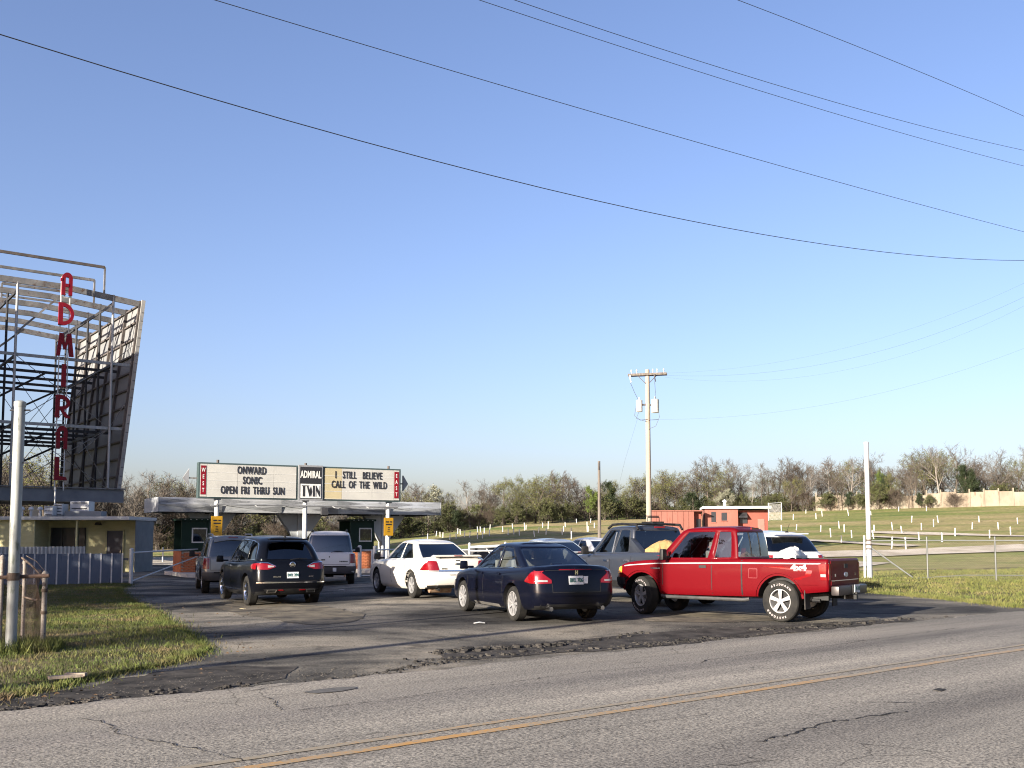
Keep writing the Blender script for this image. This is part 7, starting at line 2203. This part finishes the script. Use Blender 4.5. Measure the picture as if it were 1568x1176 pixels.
def plant(kind, x, y, h, label, group=None, wide=1.0, seed=None, real_h=True):
    rs = random.Random(int(x * 31 + y * 17) if seed is None else seed)
    tr, cr, lf = rs.choice(PROTO[kind])
    r = empty(NAMES[kind], (x, y, T(x, y)), rs.random() * 6.28)
    k = h / BASEH[kind]
    r.scale = (k * wide, k * wide, k)
    tag(r, label, CATS[kind], group)
    link_mesh('trunk', tr, r)
    if lf is None: link_mesh('crown', cr, r)
    else:
        link_mesh('twigs', cr, r); link_mesh('crown', lf, r)
    return r
SKY = ([-200, 0, 20, 60, 100, 150, 190, 235, 270, 300, 330, 420, 520, 600, 640, 660, 690, 735, 770, 820, 880, 930, 960, 1010, 1060, 1105, 1150, 1185, 1230, 1255, 1300, 1350, 1385, 1430, 1460, 1520, 1600, 1720],
       [705, 703, 703, 700, 725, 745, 738, 727, 742, 738, 735, 745, 750, 752, 748, 744, 756, 737, 742, 732, 724, 735, 740, 716, 720, 706, 724, 712, 713, 706, 698, 702, 716, 682, 688, 700, 690, 700])
def ridge_y(px):
    """distance of the wood's edge along the column of a pixel"""
    return float(np.interp(px, [-200, 300, 480, 640, 800, 1000, 1200, 1471, 1700], [98, 100, 112, 132, 148, 160, 166, 174, 178]))
def place(kind, px, top=None, dy=0.0, label=None, group=None, wide=1.0, h=None):
    Y = ridge_y(px) + dy
    x = gx(px, Y)
    z = T(x, Y)
    if h is None: h = at_depth(px, top, Y).z - z
    return plant(kind, x, Y, h, label, group, wide)
lr = random.Random(5)
def where(px):
    spots = [(60, 'behind the screen tower'), (185, 'behind the yellow building'), (240, 'left of the canopy'), (320, 'behind the marquee left end'), (520, 'behind the canopy'), (660, 'at the canopy right end'), (760, 'behind the white sedan'), (860, 'far left of the bare pole'), (918, 'near left of the bare pole'), (994, 'left of the utility pole'), (1060, 'right of the utility pole'), (1120, 'above the salmon building'), (1200, 'left of the field backstop'), (1260, 'right of the field backstop'), (1325, 'left of the white pole'), (1400, 'right of the white pole'), (1480, 'near the right picture edge'), (3000, 'beyond the far wall')]
    for lim, s in spots:
        if px < lim: return s
# canopy row
GRP = 'trees of the wood behind the field'
px = -120
i = 0
used = {}
def lab(kind, px, extra):
    """Same kind at the same landmark: told apart by which it is, counted from the left."""
    k = (kind, where(px), extra)
    used[k] = used.get(k, 0) + 1
    n = used[k]
    ords = ['first', 'second', 'third', 'fourth', 'fifth', 'sixth', 'seventh', 'eighth', 'ninth', 'tenth', 'eleventh', 'twelfth', 'thirteenth', 'fourteenth', 'fifteenth', 'sixteenth']
    return f"{ords[min(n, 16) - 1]} {WHAT[kind]} from left in {extra}, {where(px)}"
rowA = []
while px < 1690:
    top = float(np.interp(px, *SKY)) + lr.uniform(-8, 12)
    if 330 < px < 600: step = lr.uniform(20, 30)
    else: step = lr.uniform(13, 20)
    kind = lr.choices(['bare', 'tall', 'olive'], [.52, .14, .34])[0]
    if 740 < px < 850: kind = lr.choices(['olive', 'bare'], [.75, .25])[0]
    if px < 300: kind = lr.choices(['bare', 'olive'], [.9, .1])[0]
    rowA.append((px, kind, top, lr.uniform(-2, 9), lr.uniform(1.0, 1.4)))
    px += step
for px, kind, top, dy, wd_ in rowA:
    place(kind, px, top, dy, lab(kind, px, 'main row'), GRP, wd_)
# deeper row to close gaps, lower tops
px = -110
while px < 1690:
    top = float(np.interp(px, *SKY)) + lr.uniform(10, 24)
    kind = lr.choices(['bare', 'olive'], [.8, .2])[0]
    place(kind, px, top, lr.uniform(14, 24), lab(kind, px, 'rear row'), GRP, lr.uniform(1.2, 1.6))
    px += lr.uniform(22, 32)
# singled-out trees
for kind, px, top, wd_, dy, label in (
        ('green', 902, 752, .9, -5, 'small bright green tree just left of the bare pole'),
        ('dark', 937, 731, .8, 0, 'dark evergreen tree just right of the bare pole'),
        ('dark', 1122, 745, .6, -2, 'slim dark evergreen above the salmon building'),
        ('dark', 1357, 722, .7, -4, 'dark evergreen right of the white gate pole, before the far wall'),
        ('green', 1350, 728, .7, -2, 'yellow-green tree right of the white gate pole'),
        ('blossom', 1100, 757, 1, -6, 'left one of two pale blossoming trees above the salmon building'),
        ('blossom', 1117, 752, 1, -6, 'right one of two pale blossoming trees above the salmon building'),
        ('olive', 1212, 735, 1.1, -5, 'broad olive-green tree above the field backstop'),
        ('olive', 820, 730, 1.5, -4, 'broad rounded olive tree in the middle of the wood'),
        ('tall', 1443, 681, 1.0, -6, 'tallest pale leafless tree near the right edge of the picture'),
        ('tall', 1248, 716, .8, -5, 'pale-trunked leafless tree at the left end of the far wall'),
        ('tall', 1300, 699, 1.0, -3, 'tall leafless tree with crooked limbs just left of the white gate pole'),
        ('dark', 1485, 706, 1.0, -6, 'dark evergreen cut by the right edge of the picture'),
        ('tall', 242, 722, 1.2, 2, 'pale spreading leafless tree left of the marquee sign'),
        ('dark', 700, 778, 1.0, -7, 'low dark evergreen just right of the canopy end'),
        ('olive', 1000, 742, 1.0, -4, 'olive tree hidden partly by the utility pole'),
        ('blossom', 655, 750, 1.1, 3, 'pale budding tree just right of the canopy end')):
    place(kind, px, top, dy, label, GRP if kind != 'blossom' else None, wd_)
# undergrowth at the foot of the wood
px = -120
while px < 1690:
    kind = lr.choices(['scrub', 'thicket', 'dark'], [.5, .44, .06])[0]
    if px < 330: kind = lr.choices(['scrub', 'thicket'], [.35, .65])[0]
    hgt = lr.uniform(1.4, 3.2) if kind != 'dark' else lr.uniform(3, 4.5)
    if 1262 < px < 1480: hgt = lr.uniform(1.1, 2.2)
    place(kind, px, None, lr.uniform(-6, -2) if not (1255 < px < 1490) else lr.uniform(-3, -.5), lab(kind, px, 'undergrowth'), 'undergrowth at the foot of the wood', lr.uniform(1.0, 1.5), h=hgt)
    px += lr.uniform(15, 24) if not (1262 < px < 1480) else lr.uniform(20, 34)
for px, kind, hgt, wd_, label in ((1272, 'scrub', 2.6, 1.2, 'bush hiding the left end of the far wall'), (1286, 'bare', 6.5, .7, 'slim leafless tree before the far wall, left of the white pole'), (1300, 'dark', 3.2, .8, 'small dark evergreen before the far wall, left of the white pole'), (1313, 'scrub', 2.3, 1.0, 'bush before the far wall, just left of the white pole'), (1343, 'scrub', 3.4, 1.2, 'bush before the far wall, just right of the white pole'), (1362, 'olive', 5.5, .8, 'small olive tree before the far wall, right of the white pole'), (1374, 'thicket', 3.0, 1.0, 'leafless thicket before the middle of the far wall'), (1393, 'bare', 7, .6, 'slim leafless tree before the far wall, in its gap'), (1409, 'dark', 2.6, .7, 'small round evergreen before the far wall, left of the tallest tree'), (1428, 'scrub', 1.8, 1.0, 'low bush at the foot of the tallest leafless tree'), (1462, 'thicket', 2.2, 1.0, 'leafless thicket right of the tallest leafless tree')):
    yw = WALL_Y + (q1_.y - q0_.y) * (px - 1262) / 358 - 1.6
    plant(kind, gx(px, yw), yw, hgt, label, None, wd_)
# second layer of undergrowth between the trunks, a mass nobody could count
def woodland_floor():
    nr = np.random.default_rng(3)
    K = 90000
    P = nr.uniform(-200, 1720, K)
    Yd = np.interp(P, [-200, 300, 480, 640, 800, 1000, 1200, 1471, 1700], [98, 100, 112, 132, 148, 160, 166, 174, 178]) + nr.uniform(6, 30, K)
    Xw = (P - PXC) / F_PX * Yd / math.cos(PITCH) * math.cos(PITCH)
    hz_ = nr.random(K) ** 1.3 * (2.6 + 1.6 * np.sin(P * .05) * np.sin(P * .021 + 1))
    Z = np.array([T(x, y) for x, y in zip(Xw, Yd)]) + hz_
    C = np.stack([Xw, Yd, Z], 1)
    A = nr.normal(0, 1, (K, 3)); A[:, 2] *= .6; A /= np.linalg.norm(A, axis=1)[:, None]
    B = np.cross(A, nr.normal(0, 1, (K, 3))); B /= np.linalg.norm(B, axis=1)[:, None]
    s = nr.uniform(.10, .42, K)[:, None]
    tri = np.stack([C - A * s, C + A * s, C + B * s * .6], 1)
    return tag(link_mesh('wood_understorey', tri_mesh('wood_understorey', tri.reshape(-1, 3), LEAF_S)), 'tangled dark undergrowth deep inside the wood', 'undergrowth', kind='stuff')
woodland_floor()
# trees standing left of the picture, whose shade falls over the fence, the building and the lot
def sun_spot(c, a):
    """c across the sunlight, a along it, metres"""
    s = Vector((-math.sin(SUN_AZ), -math.cos(SUN_AZ)))
    return s.y * c + s.x * a, -s.x * c + s.y * a
for c, a, h, wd_, kind, label in ((-25.0, -7, 12.5, 1.5, 'dark', 'nearest tall cedar in the row left of the picture'), (-29.5, -5, 11.5, 1.5, 'dark', 'second cedar in the row left of the picture'), (-34, -3, 10, 1.5, 'dark', 'third cedar in the row left of the picture'), (-38.5, 0, 10.5, 1.5, 'dark', 'fourth cedar in the row left of the picture'), (-43.5, 2, 10, 1.5, 'dark', 'fifth cedar in the row left of the picture'), (-48, 6, 10.5, 1.5, 'dark', 'sixth cedar in the row left of the picture'), (-52.5, 8, 10.5, 1.4, 'dark', 'farthest cedar in the row left of the picture'), (-15.5, -22, 8.5, 1.3, 'olive', 'budding tree by the road left of the picture')):
    x, y = sun_spot(c, a)
    plant(kind, x, y, h, label, 'shade trees left of the picture', wd_, seed=int(-c * 10))
# roadside pole just outside the left edge, whose shadow crosses the lot and the red pickup's bonnet
rp = empty('roadside_pole', (-11.74, 2.8, 0)); tag(rp, 'wooden roadside pole outside the left edge of the picture', 'pole')
m = MB(); m.tube([(0, 0, -.5), (0, 0, 9.8)], [.15, .11], 12); m.build('shaft', WOOD, rp, smooth=True)
m = MB(); m.box((0, 0, 9.3), (.1, 1.9, .12)); m.build('crossarm', WOOD_G, rp)
# ================================================================ place the vehicles
sedan_navy()
sedan_white('white_sedan_car', 'white four-door sedan with boot spoiler, between the black suv and the navy sedan', (-2.45, 27.3), -26.3, paint('white_car_paint', (0.46, 0.445, 0.40), 0.0, 0.35, dirt_amt=0.15))
suv_black()
suv_boxy('grey_suv_car', 'silver-grey suv with darker lower cladding, leftmost of the queue', (-9.45, 33.1), -20.7, paint('silver_paint', (0.17, 0.173, 0.165), 0.3, 0.36, dirt_amt=0.15), mat('cladding_grey', (0.04, 0.041, 0.043), .6), 1.78, (.95, 1, 1), 'grey')
suv_boxy('white_suv_car', 'white full-size suv with black rear glass, ahead of the black suv', (-6.75, 37.0), -10.4, paint('white_van_paint', (0.46, 0.46, 0.455), 0.0, 0.4, dirt_amt=0.2), mat('bumper_grey', (0.05, 0.05, 0.055), .5), 1.88, (.95, 1, 1), 'white')
pickup_red()
pickup_grey()
suv_small_white()
sedan_white('parked_sedan_car', 'pale blue-grey sedan whose roof shows just above the navy sedan roof', (1.1, 33.0), -24, paint('pale_grey_paint', (0.24, 0.27, 0.3), 0.1, 0.35), (.95, 1, 1.0))
sedan_white('far_sedan_car', 'white sedan whose roof shows left of the grey pickup', (2.9, 37.5), -24, paint('white_far_paint', (0.42, 0.42, 0.42), 0.0, 0.35), (.95, 1, 1.02))
# cargo lying in the two pickup beds
def crumpled(name, label, loc, rz, size, m, seed, cat):
    rs = random.Random(seed)
    bm = bmesh.new()
    bmesh.ops.create_grid(bm, x_segments=9, y_segments=7, size=.5)
    for v in bm.verts:
        x, y = v.co.x, v.co.y
        v.co.x = x * size[0] + rs.gauss(0, .012); v.co.y = y * size[1] + rs.gauss(0, .012)
        v.co.z = size[2] * (max(0, 1 - (2 * abs(x)) ** 2.2) * max(0, 1 - (2 * abs(y)) ** 2) ) ** .6 * (.75 + .5 * x) + rs.gauss(0, .012)
    r = bmesh.ops.extrude_face_region(bm, geom=list(bm.faces))
    for v in [g for g in r['geom'] if isinstance(g, bmesh.types.BMVert)]: v.co.z -= .05
    bmesh.ops.recalc_face_normals(bm, faces=bm.faces)
    me = bpy.data.meshes.new(name); bm.to_mesh(me); bm.free(); me.materials.append(m)
    o = link_mesh(name, me, None, loc, rz)
    return tag(o, label, cat)
TANM = worn('tan_canvas', (.24, .15, .06), (.30, .2, .09), 4, .85)
def in_car(loc, head, scale, v):
    a = R(head); v = Vector(v)
    v = Vector((v.x * scale[0], v.y * scale[1], v.z * scale[2]))
    return Vector((loc[0] + v.x * math.cos(a) + v.y * math.sin(a), loc[1] - v.x * math.sin(a) + v.y * math.cos(a), T(*loc) + v.z))
rg = ((3.2, 24.6), -25.5, (.95, 1.0, 1.02))
def cargo_prop(z):  return z
crumpled('cargo_sack', 'tan canvas bundle at the left of the grey pickup bed', in_car(*rg, (-.34, -1.35, 1.16)), R(20), (.8, .6, .40), TANM, 1, 'cargo')
crumpled('cargo_sack', 'tan canvas bundle at the right of the grey pickup bed', in_car(*rg, (.42, -1.4, 1.14)), R(60), (.65, .55, .34), TANM, 2, 'cargo')
for k, (v, s, lab_) in enumerate((((-.34, -1.35, .775), (.6, .5, .37), 'dark storage box under the left tan bundle in the grey pickup'), ((.42, -1.4, .775), (.5, .5, .35), 'dark storage box under the right tan bundle in the grey pickup'))):
    q = in_car(*rg, v)
    e = empty('storage_box', q, R(26)); tag(e, lab_, 'box')
    m = MB(); m.box((0, 0, s[2] * .46), (s[0], s[1], s[2] * .92), taper=1.04); m.build('tub', BLACK, e, bevel=.015)
    m = MB(); m.box((0, 0, s[2] * .95), (s[0] * 1.08, s[1] * 1.08, s[2] * .1)); m.build('lid', BLACK, e, bevel=.01)
rr_ = ((4.24, 19.9), -50.5, (.885, .925, .99))
q = in_car(*rr_, (.3, -1.35, .725))
e = empty('cooler_box', q, R(50)); tag(e, 'dark cooler box standing in the red pickup bed', 'box')
m = MB(); m.box((0, 0, .19), (.62, .42, .38)); m.build('tub', BLACK, e, bevel=.02)
m = MB(); m.box((0, 0, .405), (.66, .46, .05)); m.build('lid', BLACK, e, bevel=.015)
crumpled('white_bag', 'crumpled white bag poking above the red pickup bed side', q + Vector((0, 0, .49)), R(60), (.85, .45, .19), WHITE, 4, 'bag')
